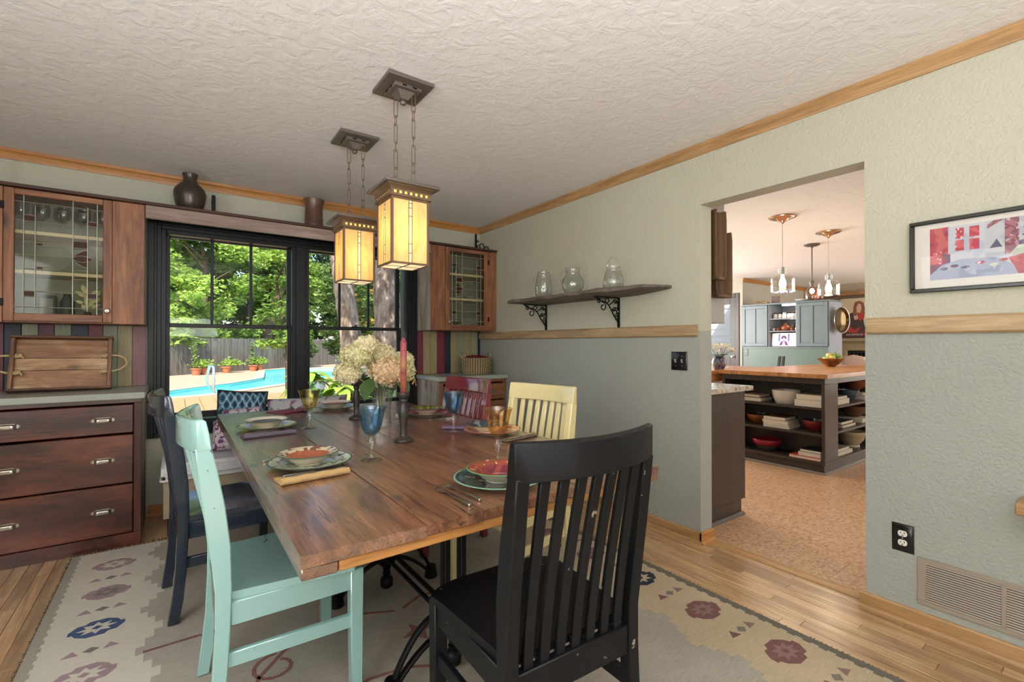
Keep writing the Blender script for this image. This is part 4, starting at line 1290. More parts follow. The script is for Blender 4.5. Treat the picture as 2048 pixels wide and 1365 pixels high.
def make_lantern(label, loc):
    t = thing('pendant_lantern', label, 'lantern', loc, group='stained glass pendant lanterns over the table')
    zb, zt2 = -(ZC - 1.583), -(ZC - 1.888)          # body bottom and top, from the ceiling
    MB().box(-.11, -.11, -.018, .11, .11, 0).build('ceiling_plate', M_bronze, t, bev=.002)
    q = MB().box(-.067, -.067, -.036, .067, .067, -.018)
    q.build('canopy_step', M_bronze, t, bev=.003)
    q = MB()
    for sx in (-1, 1):
        for dx in (-.03, .02):
            q.box(sx * .067, dx, -.031, sx * .0685, dx + .02, -.024); q.box(dx, sx * .067, -.031, dx + .02, sx * .0685, -.024)
    q.build('canopy_slot', M_iron, t)
    q = MB().loft([[(-.042, -.042, -.036), (.042, -.042, -.036), (.042, .042, -.036), (-.042, .042, -.036)], [(-.018, -.018, -.066), (.018, -.018, -.066), (.018, .018, -.066), (-.018, .018, -.066)]])
    q.lathe([(0, -.09), (.012, -.086), (.016, -.078), (.012, -.07), (.010, -.066), (0, -.066)], n=12)
    q.build('canopy_finial', M_bronze, t)
    # chains
    for cx, cy, ztop in ((-.028, .02, -.055), (.040, -.03, -.034)):
        MB().tube(arc((cx, cy, ztop + .004), .008, 0, 360, 12, 'xz')[:-1], .0022, 6, closed=True).build('chain_hook', M_lbronze, t)
        z = ztop; k = 0
        while z > -.487:
            L = .088 if k % 2 == 0 else .042
            L = min(L, z + .492)
            if L < .02: break
            w = .0085 if k % 2 == 0 else .0098
            h = L / 2 + .004 - w
            pl = 'xz' if k % 2 == 0 else 'yz'
            cz = z - L / 2
            pts = arc((0, 0, h), w, 0, 180, 6, pl) + arc((0, 0, -h), w, 180, 360, 6, pl)
            o = MB().tube(pts, .0019, 6, closed=True).build('chain_link', M_lbronze, t, loc=(cx, cy, cz)); o.rotation_euler = (0, 0, R(20 * (k % 3) - 20))
            z -= L - .003; k += 1
    # roof
    zr = -(ZC - 1.937)
    MB().loft([[(-s, -s, z), (s, -s, z), (s, s, z), (-s, s, z)] for s, z in ((.131, zr), (.131, zr + .014), (.10, zr + .022))]).build('roof_slab', M_bronze, t, bev=.002)
    MB().loft([[(-s, -s, z), (s, -s, z), (s, s, z), (-s, s, z)] for s, z in ((.100, zt2 + .030), (.104, zr - .010), (.118, zr - .003), (.118, zr))]).build('cornice', M_lbronze, t, bev=.001)
    # frieze with little square lights
    h0, h1 = zt2 + .004, zt2 + .030
    q = MB(); s = .0985
    for ax in (0, 1):
        for sg in (-1, 1):
            def bx(a0, a1, z0, z1, out=0):
                if ax == 0: q.box(a0, sg * (s - .006), z0, a1, sg * (s + out), z1)
                else: q.box(sg * (s - .006), a0, z0, sg * (s + out), a1, z1)
            bx(-s, s, h0 - .006, h0 + .005, .003); bx(-s, s, h1 - .006, h1, .001)
            n = 7; pw = (2 * s - .02) / n
            for k in range(n + 1):
                c = -s + .01 + pw * k
                bx(c - .006, c + .006, h0 + .005, h1 - .006)
    q.box(-s, -s, h0 - .006, s, s, h0 - .004)
    q = None
    q2 = MB()
    fq = MB()
    for ax in (0, 1):
        for sg in (-1, 1):
            def bx(a0, a1, z0, z1, out=0, mb=fq):
                if ax == 0: mb.box(a0, sg * (s - .006), z0, a1, sg * (s + out), z1)
                else: mb.box(sg * (s - .006), a0, z0, sg * (s + out), a1, z1)
            bx(-s, s, h0 - .006, h0 + .005, .003); bx(-s, s, h1 - .006, h1, .001)
            n = 7; pw = (2 * s - .02) / n
            for k in range(n + 1):
                c = -s + .01 + pw * k
                bx(c - .006, c + .006, h0 + .005, h1 - .006)
    fq.build('frieze', M_lbronze, t)
    for ax in (0, 1):
        for sg in (-1, 1):
            for k in range(7):
                c = -s + .01 + pw * (k + .5)
                q = MB(); e = s - .004
                if ax == 0: q.box(c - pw / 2, sg * (e - .002), h0, c + pw / 2, sg * e, h1 - .003)
                else: q.box(sg * (e - .002), c - pw / 2, h0, sg * e, c + pw / 2, h1 - .003)
                q.build('frieze_pane', M_sq, t, smooth=0)
    # body frame
    bw = .0925; fq = MB()
    for sx in (-1, 1):
        for sy in (-1, 1):
            fq.box(sx * bw, sy * bw, zb, sx * (bw - .011), sy * (bw - .011), zt2 - .002)
    for z0, z1 in ((zb, zb + .009), (zt2 - .012, zt2 - .002)):
        for sg in (-1, 1):
            fq.box(-bw + .011, sg * bw, z0, bw - .011, sg * (bw - .008), z1); fq.box(sg * bw, -bw + .011, z0, sg * (bw - .008), bw - .011, z1)
    fq.build('body_frame', M_lbronze, t, bev=.001)
    pz0, pz1 = zb + .009, zt2 - .012
    lead = MB()
    for ax in (0, 1):
        for sg in (-1, 1):
            e = bw - .004
            def pane(a0, a1, z0, z1, m, nm):
                q = MB()
                if ax == 0: q.box(a0, sg * (e - .002), z0, a1, sg * e, z1)
                else: q.box(sg * (e - .002), a0, z0, sg * e, a1, z1)
                q.build(nm, m, t, smooth=0)
            def ln(a0, a1, z0, z1):
                if ax == 0: lead.box(a0, sg * (e - .003), z0, a1, sg * (e + .001), z1)
                else: lead.box(sg * (e - .003), a0, z0, sg * (e + .001), a1, z1)
            pane(-bw + .011, -.0075, pz0, pz1, M_amber, 'art_glass_pane'); pane(.0075, bw - .011, pz0, pz1, M_amber, 'art_glass_pane')
            ln(-.0088, -.0065, pz0, pz1); ln(.0065, .0088, pz0, pz1)
            fr_ = [0, .045, .12, .255, .70, .85, 1]
            for k in range(6):
                za, zc = pz1 - (pz1 - pz0) * fr_[k], pz1 - (pz1 - pz0) * fr_[k + 1]
                pane(-.0065, .0065, zc, za, M_amber_p, 'ladder_pane')
                if k: ln(-.0065, .0065, za - .0012, za + .0012)
    lead.build('lead_came', M_iron, t)
    for sx in (-1, 1):
        for sy in (-1, 1):
            MB().box(sx * .004, sy * .004, zb + .002, sx * (bw - .009), sy * (bw - .009), zb + .005).build('bottom_pane', M_white_gl, t, smooth=0)
    MB().box(-.004, -bw + .009, zb + .001, .004, bw - .009, zb + .006).box(-bw + .009, -.004, zb + .001, bw - .009, .004, zb + .006).build('bottom_came', M_iron, t)
    MB().sph((0, 0, zb + .215), (.025, .025, .032), 12, 8).build('bulb', M_bulb, t)
    return t


l1 = make_lantern('nearer stained glass pendant lantern over the table', (.872, 2.10, ZC))
l2 = dup(l1, (.862, 2.805, ZC), 0, 'farther stained glass pendant lantern nearest the window')
for x, y in ((.872, 2.10), (.862, 2.805)):
    point('lantern_bulb_light', (x, y, 1.72), 1.05, (1, .86, .62), .03)

# ---------------------------------------------------------------- things on top of the display shelf
SZ = 2.1503
M_stone = plain('dark_bronze_stoneware', C(66, 58, 50), .3, .25, .1, 40, var=.25)
M_brown_gl = plain('brown_salt_glaze', C(96, 68, 54), .3, 0, .1, 40, var=.3)
q = MB().lathe([(r_ * 1.12, z_) for r_, z_ in [(0, 0), (.058, 0), (.066, .012), (.078, .05), (.086, .095), (.087, .125), (.078, .155), (.058, .182), (.041, .198), (.037, .215), (.037, .240), (.043, .254), (.043, .260), (.036, .261), (.032, .24), (.032, .2), (0, .19)]], n=36, wob=lambda a, z: 1 + .006 * math.sin(z * 260))
tag(q.build('stoneware_vase', M_stone, loc=(.078, 3.985, SZ), smooth=60), 'dark round stoneware vase with narrow neck on the display shelf', 'vase')
q = MB()
prof = [(0, 0), (.07, 0), (.074, .006), (.071, .03), (.067, .11), (.066, .16), (.073, .20), (.081, .226), (.079, .228), (.07, .202), (.062, .16), (.062, .02), (0, .015)]
q.lathe(prof, n=32)
pt = tag(q.build('stoneware_pitcher', M_brown_gl, loc=(.90, 3.99, SZ), smooth=60), 'brown glazed stoneware pitcher standing on the display shelf above the window', 'pitcher')
MB().tube([(.0, .075, .195), (.0, .11, .19), (.0, .125, .15), (.0, .115, .10), (.0, .085, .06), (.0, .068, .05)], .009, 8).build('handle', M_brown_gl, pt)


def scroll_bracket(name, label, loc, rz, arm=.25, drop=.205, group=None, flipz=False):
    """cast iron shelf bracket; local +y points out from the wall, origin at the wall top"""
    t = thing(name, label, 'bracket', loc, rz, group)
    q = MB()
    q.box(-.011, 0, -drop, .011, .008, 0); q.box(-.011, 0, -.007, .011, arm, 0)
    q.cyl((0, 0, -drop), (0, .008, -drop), .011, n=12); q.cyl((0, 0, -drop - .004), (0, .006, -drop - .012), .006, n=10)
    q.build('arms', M_iron, t, bev=.0012)
    s = MB()
    def tb(pts, r=.0042): s.tube([(0, y, z) for y, z in pts], r, 7)
    def spiral(cy, cz, r, a0, a1, k=.7, n=18):
        return [(cy + r * (1 - k * i / n) * math.cos(R(a0 + (a1 - a0) * i / n)), cz + r * (1 - k * i / n) * math.sin(R(a0 + (a1 - a0) * i / n))) for i in range(n + 1)]
    # big S sweep from the outer tip down to the lower wall end
    main = [(arm - .012, -.008), (arm - .05, -.03), (arm * .58, -.035), (arm * .42, -.06), (arm * .30, -.10), (arm * .20, -.135), (arm * .08, -.165), (.008, -.19)]
    tb(main, .005)
    tb(spiral(arm * .66, -.072, .034, 70, 470)); tb(spiral(arm * .50, -.03, .022, 200, -160, .5)); tb(spiral(arm * .17, -.105, .034, 100, -330))
    tb(spiral(arm * .84, -.032, .020, 60, 400, .6)); tb(spiral(arm * .10, -.150, .018, 150, -190, .6))
    tb([(arm * .40, -.055), (arm * .22, -.03), (arm * .10, -.03), (.008, -.045)]); tb(spiral(arm * .16, -.032, .018, 0, 300, .5))
    tb([(arm * .28, -.10), (arm * .10, -.075), (.008, -.085)])
    s.build('scrollwork', M_iron, t)
    q = MB()
    for z in (-.02, -.10, -.18):
        q.cyl((0, .008, z), (0, .0105, z), .004, n=8)
    q.build('screw', M_steel, t)
    return t


scroll_bracket('iron_bracket', 'left black scrolled iron bracket under the plank shelf', (2.599, 3.108, 1.552), R(90), group='scrolled iron shelf brackets on the right wall')
scroll_bracket('iron_bracket', 'right black scrolled iron bracket under the plank shelf', (2.599, 2.293, 1.552), R(90), group='scrolled iron shelf brackets on the right wall')


def small_bracket(label, loc, h, w, rot):
    t = thing('iron_ornament', label, 'ornament', loc, rot=rot)
    MB().box(0, -.008, 0, .016, .008, h).sph((.008, 0, h), (.009, .009, .008), 10, 6).box(.016, -.008, 0, w, .008, .01).build('arms', M_iron, t, bev=.001)
    q = MB()
    for cx, cz, r, a0 in ((.016 + w * .28, h * .30, w * .26, 200), (.016 + w * .2, h * .62, w * .16, 240)):
        q.tube([(cx + r * (1 - .6 * i / 16) * math.cos(R(a0 - 430 * i / 16)), 0, cz + r * (1 - .6 * i / 16) * math.sin(R(a0 - 430 * i / 16))) for i in range(17)], .0042, 6)
    q.build('scrollwork', M_iron, t)


small_bracket('upright black iron scroll ornament on the right wall cabinet', (2.452, 4.05, SZ), .175, .09, (0, 0, 0))
q = MB()
q.tube([(.035 * math.cos(R(a)) * (1 - .5 * k / 20), 0, .045 + .04 * math.sin(R(a)) * (1 - .5 * k / 20)) for k, a in enumerate(range(-90, 330, 21))], .005, 7)
q.tube([(.03, 0, .03), (.055, 0, .055), (.075, 0, .05), (.088, 0, .02), (.092, 0, .004)], .005, 7)
q.box(-.04, -.008, 0, .095, .008, .006)
tag(q.build('iron_ornament', M_iron, loc=(2.49, 3.99, SZ)), 'low black iron scroll lying at the right cabinet corner', 'ornament')
small_bracket('tall black iron ornament at the left end of the display shelf', (-.875, 3.93, SZ), .20, .06, (0, 0, R(180)))
q = MB().box(-.012, -.008, 0, .012, .008, .135).sph((0, 0, .135), (.0125, .008, .01), 10, 6).box(-.016, -.03, 0, .016, .02, .008).cyl((0, -.008, .10), (0, -.014, .10), .005, n=8)
tag(q.build('iron_ornament', M_iron, bev=.001, loc=(.218, 4.0, SZ)), 'narrow black iron strip standing beside the dark stoneware vase', 'ornament')
q = MB().lathe([(0, 0), (.028, 0), (.032, .02), (.03, .10), (.022, .13), (.012, .15), (0, .155)], n=16)
tag(q.build('stoneware_bottle', M_brown_gl, loc=(1.42, 4.0, SZ)), 'small brown stoneware bottle on the shelf half hidden by the lanterns', 'bottle')

# ---------------------------------------------------------------- wooden tray
M_tray = wood('burnt_pine_plank', C(172, 126, 86), C(236, 202, 156), 'X', 1.3, .5, .2, .12, 8, C(62, 36, 28), contrast=(.3, .68), patch=(.56, .44, .40))
M_tray_dk = wood('burnt_pine_rim', C(70, 44, 36), C(142, 102, 74), 'X', 1.2, .6, .35, .1, 8)
M_tray_z = wood('burnt_pine_end', C(104, 72, 56), C(182, 140, 106), 'Z', 1.2, .6, .35, .1, 8)
M_rope = plain('sisal_rope', C(196, 172, 130), .9, 0, .5, 120)
ty = thing('serving_tray', 'rustic burnt pine tray with rope handles leaning on the striped boards', 'tray', (-.572, 3.97, .929), rot=(R(-17), R(.6), R(1.5)))
w2, hh = .232, .345
for i, (z0, z1) in enumerate(((.014, .132), (.135, .210), (.213, hh - .014))):
    MB().box(-w2 + .02, .006, z0, w2 - .02, .018, z1).build('tray_plank', M_tray, ty, bev=.003, seg=2)
for z0, z1 in ((0, .014), (hh - .014, hh)):
    MB().box(-w2 - .004, -.042, z0, w2 + .004, .02, z1).build('long_rim', M_tray_dk, ty, bev=.003)
for s in (-1, 1):
    MB().box(s * (w2 - .02), -.036, .0145, s * w2, .02, hh - .0145).build('end_board', M_tray_z, ty, bev=.003)
    q = MB()
    z0, z1 = .118, .222
    pts = [(s * (w2 - .03), -.015, z0), (s * (w2 + .01), -.015, z0 - .002), (s * (w2 + .045), -.018, z0 + .010), (s * (w2 + .072), -.02, z0 + .035), (s * (w2 + .078), -.02, (z0 + z1) / 2), (s * (w2 + .066), -.02, z1 - .022), (s * (w2 + .04), -.018, z1 - .003), (s * (w2 + .01), -.015, z1), (s * (w2 - .03), -.015, z1)]
    q.tube(pts, .0065, 8)
    q.build('rope_handle', M_rope, ty)
    for zz in (z0, z1):
        k = MB()
        for a in range(3):
            k.tube([(s * (w2 - .034) + .013 * math.cos(R(t_)) * (1 if a < 2 else .5), -.015 + .010 * math.sin(R(t_ * (1 + a))), zz + .011 * math.sin(R(t_ + 60 * a))) for t_ in range(0, 360, 30)], .006, 6, closed=True)
        k.tube([(s * (w2 - .045), -.018, zz), (s * (w2 - .055), -.022, zz - .012), (s * (w2 - .058), -.024, zz - .022)], [.006, .005, .003], 6)
        k.build('rope_knot', M_rope, ty)

# ---------------------------------------------------------------- basket


def basketmat():
    m, nt, b = mat('woven_seagrass')
    v = coords(nt, rnd=False)
    tc = N(nt, 'ShaderNodeSeparateXYZ'); nt.links.new(v, tc.inputs[0])
    at = N(nt, 'ShaderNodeMath', operation='ARCTAN2'); nt.links.new(tc.outputs[1], at.inputs[0]); nt.links.new(tc.outputs[0], at.inputs[1])
    cb = N(nt, 'ShaderNodeCombineXYZ'); nt.links.new(at.outputs[0], cb.inputs[0]); nt.links.new(tc.outputs[2], cb.inputs[1])
    mp = N(nt, 'ShaderNodeMapping'); mp.inputs['Scale'].default_value = (12, 100, 1); mp.inputs['Rotation'].default_value = (0, 0, 0); nt.links.new(cb.outputs[0], mp.inputs[0])
    sk = N(nt, 'ShaderNodeSeparateXYZ'); nt.links.new(mp.outputs[0], sk.inputs[0])
    ad = N(nt, 'ShaderNodeMath', operation='ADD'); nt.links.new(sk.outputs[0], ad.inputs[0]); nt.links.new(sk.outputs[1], ad.inputs[1])
    c2 = N(nt, 'ShaderNodeCombineXYZ'); nt.links.new(ad.outputs[0], c2.inputs[0]); nt.links.new(sk.outputs[1], c2.inputs[1])
    ch_ = N(nt, 'ShaderNodeTexChecker'); ch_.inputs['Scale'].default_value = 1; ch_.inputs[1].default_value = C(206, 188, 142); ch_.inputs[2].default_value = C(86, 66, 44); nt.links.new(c2.outputs[0], ch_.inputs[0])
    nt.links.new(ch_.outputs[0], b.inputs['Base Color']); b.inputs['Roughness'].default_value = .8
    return m


M_bask = basketmat()
bk = thing('woven_basket', 'round woven seagrass basket with two handles on the right countertop', 'basket', (2.405, 3.955, .9255))
q = MB(); nr = 15
for k in range(nr):
    r = .130 + .018 * math.sin(PI * min(1, (k + 1) / nr) * .75); z = .006 + .0105 * k
    q.lathe([(r - .007, z), (r - .004, z - .0055), (r + .003, z - .004), (r + .006, z), (r + .003, z + .004), (r - .004, z + .0055), (r - .007, z)], n=64, wob=lambda a, z_, k=k: 1 + .018 * math.sin(30 * a + k * 1.6))
q.lathe([(0, .0), (.128, 0), (.128, .006), (0, .006)], n=30)
q.build('body', M_bask, bk, smooth=60)
for s in (-1, 1):
    MB().tube([(s * (.140 + .012 * math.sin(R(a))), .04 * math.cos(R(a)), .155 + .055 * math.sin(R(a))) for a in range(-10, 191, 15)], .0055, 7).build('handle', M_bask, bk)
M_redfill = plain('dark_red_dried_petals', C(122, 26, 34), .8, var=.3)
q = MB(); fr = random.Random(4)
for k in range(110):
    a, r = fr.uniform(0, 2 * PI), .12 * math.sqrt(fr.random())
    q.sph((r * math.cos(a), r * math.sin(a), .148 + .028 * (1 - (r / .12) ** 2) + fr.uniform(-.008, .008)), (fr.uniform(.008, .016), fr.uniform(.008, .016), fr.uniform(.006, .012)), 6, 4)
q.lathe([(0, .13), (.125, .13), (.125, .146), (0, .152)], n=24)
tag(q.build('dried_petals', M_redfill, loc=(2.405, 3.955, .9255), smooth=0), 'heap of dark red dried petals filling the woven basket', 'petals', kind='stuff')

# ---------------------------------------------------------------- plank shelf and glass pitchers on the right wall
M_live = wood('driftwood_plank', C(74, 64, 56), C(142, 130, 116), 'Y', .8, .7, .5, .05, 8, C(52, 40, 34))
q = MB(); top = []; fr = random.Random(8)
ny = 22
rings = []
for k in range(ny + 1):
    y = 3.27 - (3.27 - 1.85) * k / ny
    t_ = k / ny
    d = .335 if t_ < .05 else .305 + .012 * math.sin(k * 1.3) - (0.11 * max(0, (t_ - .72) / .28) ** 1.2)
    if k == 0: d = .30
    if k == ny: d = .06
    bul = .010 * fr.uniform(-1, 1)
    tz = 1.594 + (.006 * fr.random() if t_ > .6 else 0)
    zb_ = 1.5525 + (.026 * ((t_ - .78) / .22) ** 1.3 if t_ > .78 else 0) + (.012 * (1 - t_ / .08) if t_ < .08 else 0)
    rings.append([(2.6, y, zb_), (2.6 - d + .03, y, zb_), (2.6 - d + bul, y, max(1.566, zb_ + .004)), (2.6 - d + .014 + bul, y, 1.588), (2.6 - d + .035, y, tz), (2.6, y, 1.596)])
q.loft(rings)
tag(q.build('plank_shelf', M_live, smooth=30), 'live edge grey driftwood plank shelf on two iron brackets', 'shelf')
JG = 'clear glass pitchers on the plank shelf'


def jug(label, loc, prof, handle, n=36, wob=None, bail=None):
    t = thing('glass_pitcher', label, 'pitcher', loc, group=JG)
    th = .0022
    inner = [(max(0, r - th), z + (.004 if i == 0 else 0)) for i, (r, z) in reversed(list(enumerate(prof)))]
    inner[-1] = (0, .004)
    MB().lathe(prof + inner, n=n, wob=wob).build('body', M_clear, t, smooth=70)
    MB().tube(handle, .0055, 8).build('handle', M_clear, t)
    return t


SH = 1.6045
jug('tall tapered clear glass pitcher at the left of the plank shelf', (2.455, 2.972, SH), [(0, 0), (.058, 0), (.066, .01), (.071, .05), (.069, .10), (.060, .15), (.051, .185), (.050, .205), (.054, .212)],
    [(-.01, .052, .188), (-.02, .088, .175), (-.025, .108, .13), (-.02, .100, .08), (-.01, .070, .05)])
jug('round bellied clear glass pitcher in the middle of the plank shelf', (2.455, 2.622, SH), [(0, 0), (.045, 0), (.06, .008), (.082, .04), (.087, .07), (.08, .105), (.062, .13), (.052, .15), (.052, .18), (.060, .20)],
    [(-.02, .055, .175), (-.03, .092, .17), (-.035, .112, .135), (-.03, .104, .10), (-.02, .082, .08)])
t = jug('ribbed clear glass pitcher with a bail handle at the right of the plank shelf', (2.455, 2.216, SH), [(0, 0), (.06, 0), (.07, .008), (.069, .05), (.062, .09), (.052, .118), (.046, .13), (.050, .15)],
        [(-.006, -.048, .135), (-.006, -.05, .165), (-.006, -.034, .20), (-.006, 0, .217), (-.006, .034, .20), (-.006, .05, .165), (-.006, .048, .135)], 60, lambda a, z: 1 + (.02 * math.cos(14 * a) if z < .12 else 0))

# ---------------------------------------------------------------- switch, outlet, vent, picture on the right wall
M_blkplate = plain('black_wall_plate', C(26, 26, 27), .18)
M_toggle = plain('toggle_grey', C(150, 148, 142), .3)
M_white_pl = plain('white_outlet_plastic', C(226, 224, 214), .3)


def wallplate(name, label, cy, cz, w, h):
    t = thing(name, label, 'switch' if 'switch' in name else 'outlet', (2.5995, cy, cz))
    MB().loft([[(0, -w / 2, -h / 2), (0, w / 2, -h / 2), (0, w / 2, h / 2), (0, -w / 2, h / 2)], [(-.003, -w / 2, -h / 2), (-.003, w / 2, -h / 2), (-.003, w / 2, h / 2), (-.003, -w / 2, h / 2)], [(-.007, -w / 2 + .006, -h / 2 + .006), (-.007, w / 2 - .006, -h / 2 + .006), (-.007, w / 2 - .006, h / 2 - .006), (-.007, -w / 2 + .006, h / 2 - .006)]]).build('plate', M_blkplate, t, bev=.001)
    return t


t = wallplate('light_switch', 'black double toggle light switch plate beside the doorway', 1.795, 1.110, .116, .118)
for dy in (-.023, .023):
    MB().loft([[(-.007, dy - .005, -.012), (-.007, dy + .005, -.012), (-.007, dy + .005, .012), (-.007, dy - .005, .012)], [(-.016, dy - .004, .002), (-.016, dy + .004, .002), (-.016, dy + .004, .012), (-.016, dy - .004, .012)]]).build('toggle', M_toggle, t)
    MB().cyl((-.007, dy, .030), (-.0082, dy, .030), .003, n=8).cyl((-.007, dy, -.030), (-.0082, dy, -.030), .003, n=8).build('screw', M_toggle, t)
t = wallplate('wall_outlet', 'black outlet plate with two white receptacles low on the right wall', .672, .366, .078, .122)
for dz in (-.020, .020):
    pts = []
    for k in range(20):
        a = 2 * PI * k / 20; yy = .0165 * math.cos(a); zz = .0165 * math.sin(a)
        pts.append((yy, max(-.0125, min(.0125, zz)) + dz))
    r = MB().prism(pts, 'x', -.0068, -.0095).build('receptacle', M_white_pl, t, bev=.0006)
    MB().box(-.0095, -.0078, dz - .001, -.0098, -.0052, dz + .008).box(-.0095, .0052, dz - .001, -.0098, .0078, dz + .007).cyl((-.0095, 0, dz - .007), (-.0098, 0, dz - .007), .0028, n=10).build('slots', M_blkplate, r)
MB().cyl((-.007, 0, 0), (-.0085, 0, 0), .003, n=8).build('screw', M_toggle, t)

M_vent = plain('vent_taupe_metal', C(160, 150, 136), .4, .2)
t = thing('return_air_vent', 'wide taupe metal louvered air vent above the baseboard', 'vent', (2.5995, .245, .204))
hw, hz_ = .378, .100
q = MB()
q.box(-.006, -hw, -hz_, 0, hw, -hz_ + .019).box(-.006, -hw, hz_ - .019, 0, hw, hz_).box(-.006, -hw, -hz_ + .019, 0, -hw + .028, hz_ - .019).box(-.006, hw - .028, -hz_ + .019, 0, hw, hz_ - .019)
ncol = 3
cw = (2 * hw - .056 - .014 * 2) / 3
for k in range(1, 3):
    y = hw - .028 - cw * k - .014 * (k - 1)
    q.box(-.006, y - .014, -hz_ + .019, 0, y, hz_ - .019)
q.build('frame', M_vent, t, bev=.0015)
MB().box(-.0008, -hw + .02, -hz_ + .015, 0, hw - .02, hz_ - .015).build('dark_backing', M_iron, t)
for k in range(3):
    y1 = hw - .028 - (cw + .014) * k; y0 = y1 - cw
    for j in range(17):
        z = -hz_ + .0235 + (2 * hz_ - .045) * j / 16
        q = MB().loft([[(-.0062, y, z - .0034), (-.0062, y, z - .0016), (-.003, y, z + .0026), (-.003, y, z + .0012)] for y in (y0, y1)])
        q.build('louver', M_vent, t, smooth=0)
for yy in (hw - .012,):
    MB().cyl((-.006, yy, 0), (-.0072, yy, 0), .004, n=8).build('screw', M_toggle, t)

# framed print: a painted interior of generic shapes
M_frame = plain('black_picture_frame', C(38, 36, 32), .22)
M_mat = plain('white_mat_board', C(220, 216, 208), .8)
M_pglass = thin_glass('picture_glass', (.98, .98, .98, 1), .012, 0, .35)
t = thing('framed_print', 'black framed print of a red and blue painted interior on the right wall', 'picture', (2.5985, .255, 1.588))
pw, ph = .385, .152
q = MB()
q.box(-.022, -pw, -ph, 0, pw, -ph + .017).box(-.022, -pw, ph - .017, 0, pw, ph).box(-.022, -pw, -ph + .017, 0, -pw + .017, ph - .017).box(-.022, pw - .017, -ph + .017, 0, pw, ph - .017)
q.build('frame', M_frame, t, bev=.003)
MB().box(-.008, -pw + .015, -ph + .015, -.002, pw - .015, ph - .015).build('mat_board', M_mat, t)
MB().box(-.0125, -pw + .016, -ph + .016, -.0115, pw - .016, ph - .016).build('glass', M_pglass, t, smooth=0)
PC = [spots('print_' + n, C(*a), C(*b_), sc_, th, .7, C(*c) if c else None) for n, a, b_, sc_, th, c in (
    ('rose_wall', (178, 78, 88), (196, 104, 106), 14, .5, (150, 66, 90)), ('pale_blue', (178, 184, 200), (196, 198, 208), 12, .5, None), ('crimson', (184, 70, 88), (206, 104, 112), 40, .5, (226, 200, 200)),
    ('table_blue', (160, 168, 192), (140, 150, 178), 16, .55, (176, 180, 196)), ('plum_post', (134, 82, 96), (166, 110, 120), 40, .5, (190, 180, 186)), ('sky', (190, 192, 198), (172, 178, 190), 20, .5, None),
    ('bush', (116, 116, 136), (90, 96, 116), 50, .5, (160, 150, 160)), ('cloth_green', (172, 186, 170), (198, 206, 186), 30, .5, (150, 150, 110)), ('fruit_red', (186, 78, 84), (206, 170, 130), 26, .52, (150, 150, 90)), ('dark_plum', (96, 70, 92), (140, 70, 90), 44, .5, None))]
q = MB(); px0, py0 = pw - .066, -ph + .05     # left edge in view is at +y
PW, PH = 2 * pw - .132, 2 * ph - .088


def pp_(pts, m, d=0):
    P_ = [(px0 - PW * u, py0 + PH * v_) for u, v_ in pts]; x0_, x1_ = -.008, -.0084 - .00012 * d
    n = len(P_)
    q.add([(x1_, y, z) for y, z in P_] + [(x0_, y, z) for y, z in P_], [tuple(range(n))] + [(i, (i + 1) % n, (i + 1) % n + n, i + n) for i in range(n)], m)


pp_([(0, 0), (1, 0), (1, 1), (0, 1)], 1)
pp_([(0, .15), (.09, .15), (.09, 1), (0, 1)], 0, 1); pp_([(0, .1), (.10, .25), (.10, .48), (0, .5)], 9, 2); pp_([(0, .3), (.06, .3), (.06, .55), (0, .52)], 2, 3)
for u0, u1 in ((.125, .165), (.19, .235)):
    for v0, v1 in ((.52, .72), (.75, .95)):
        pp_([(u0, v0), (u1, v0), (u1, v1), (u0, v1)], 2, 2)
pp_([(.26, .35), (1, .35), (1, 1), (.26, 1)], 5, 1); pp_([(.27, .86), (.345, 1), (.30, 1), (.27, .93)], 4, 3)
pp_([(.345, .35), (.405, .35), (.405, 1), (.345, 1)], 4, 3)
pp_([(.405, .45), (.58, .45), (.58, .78), (.52, .74), (.47, .66), (.44, .6), (.405, .58)], 6, 2); pp_([(.28, .5), (.31, .66), (.335, .5)], 6, 2)
pp_([(0, 0), (.40, 0), (.38, .18), (.30, .34), (.15, .36), (.06, .28), (0, .1)], 3, 4)
pp_([(.40, 0), (1, 0), (1, .34), (.46, .38), (.36, .3)], 0, 3); pp_([(.36, .34), (1, .4), (1, .52), (.40, .50)], 7, 4)
pp_([(.40, .2), (.44, .36), (.50, .3), (.56, .34), (.62, .18), (.52, .08)], 8, 5); pp_([(.46, .48), (.52, .48), (.515, .62), (.48, .6)], 2, 5)
for k in range(26):
    u_ = .42 + .17 * ((k * 37) % 26) / 26; v_ = .66 + .30 * ((k * 17) % 26) / 26
    pp_([(u_, v_), (u_ + .012, v_ + .012), (u_ + .008, v_ + .035), (u_ - .006, v_ + .02)], (6, 9, 4)[k % 3], 5)
pp_([(.50, .6), (.507, .6), (.50, .92), (.495, .92)], 6, 5); pp_([(.20, .22), (.225, .34), (.221, .35), (.195, .22)], 5, 6)
for u_, v_, m_ in ((.12, .24, 9), (.17, .2, 6), (.24, .26, 2), (.30, .2, 7), (.34, .27, 8), (.07, .2, 6)):
    pp_([(u_ + .022 * math.cos(k), v_ + .03 * math.sin(k)) for k in (0, 1, 2, 3, 4, 5)], m_, 6)
pp_([(.60, .36), (.62, .36), (.62, 1), (.60, 1)], 4, 5); pp_([(.64, .4), (.9, .4), (.9, .8), (.7, .7)], 6, 5)
q.build('print', PC, t, smooth=0)

# oak ledge at the right edge of the view
tag(MB().box(2.47, -.6, .600, 2.599, .317, .642).build('oak_ledge', M_oak_trim_y, bev=.003), 'end of an oak ledge on the wall at the right edge', 'ledge')

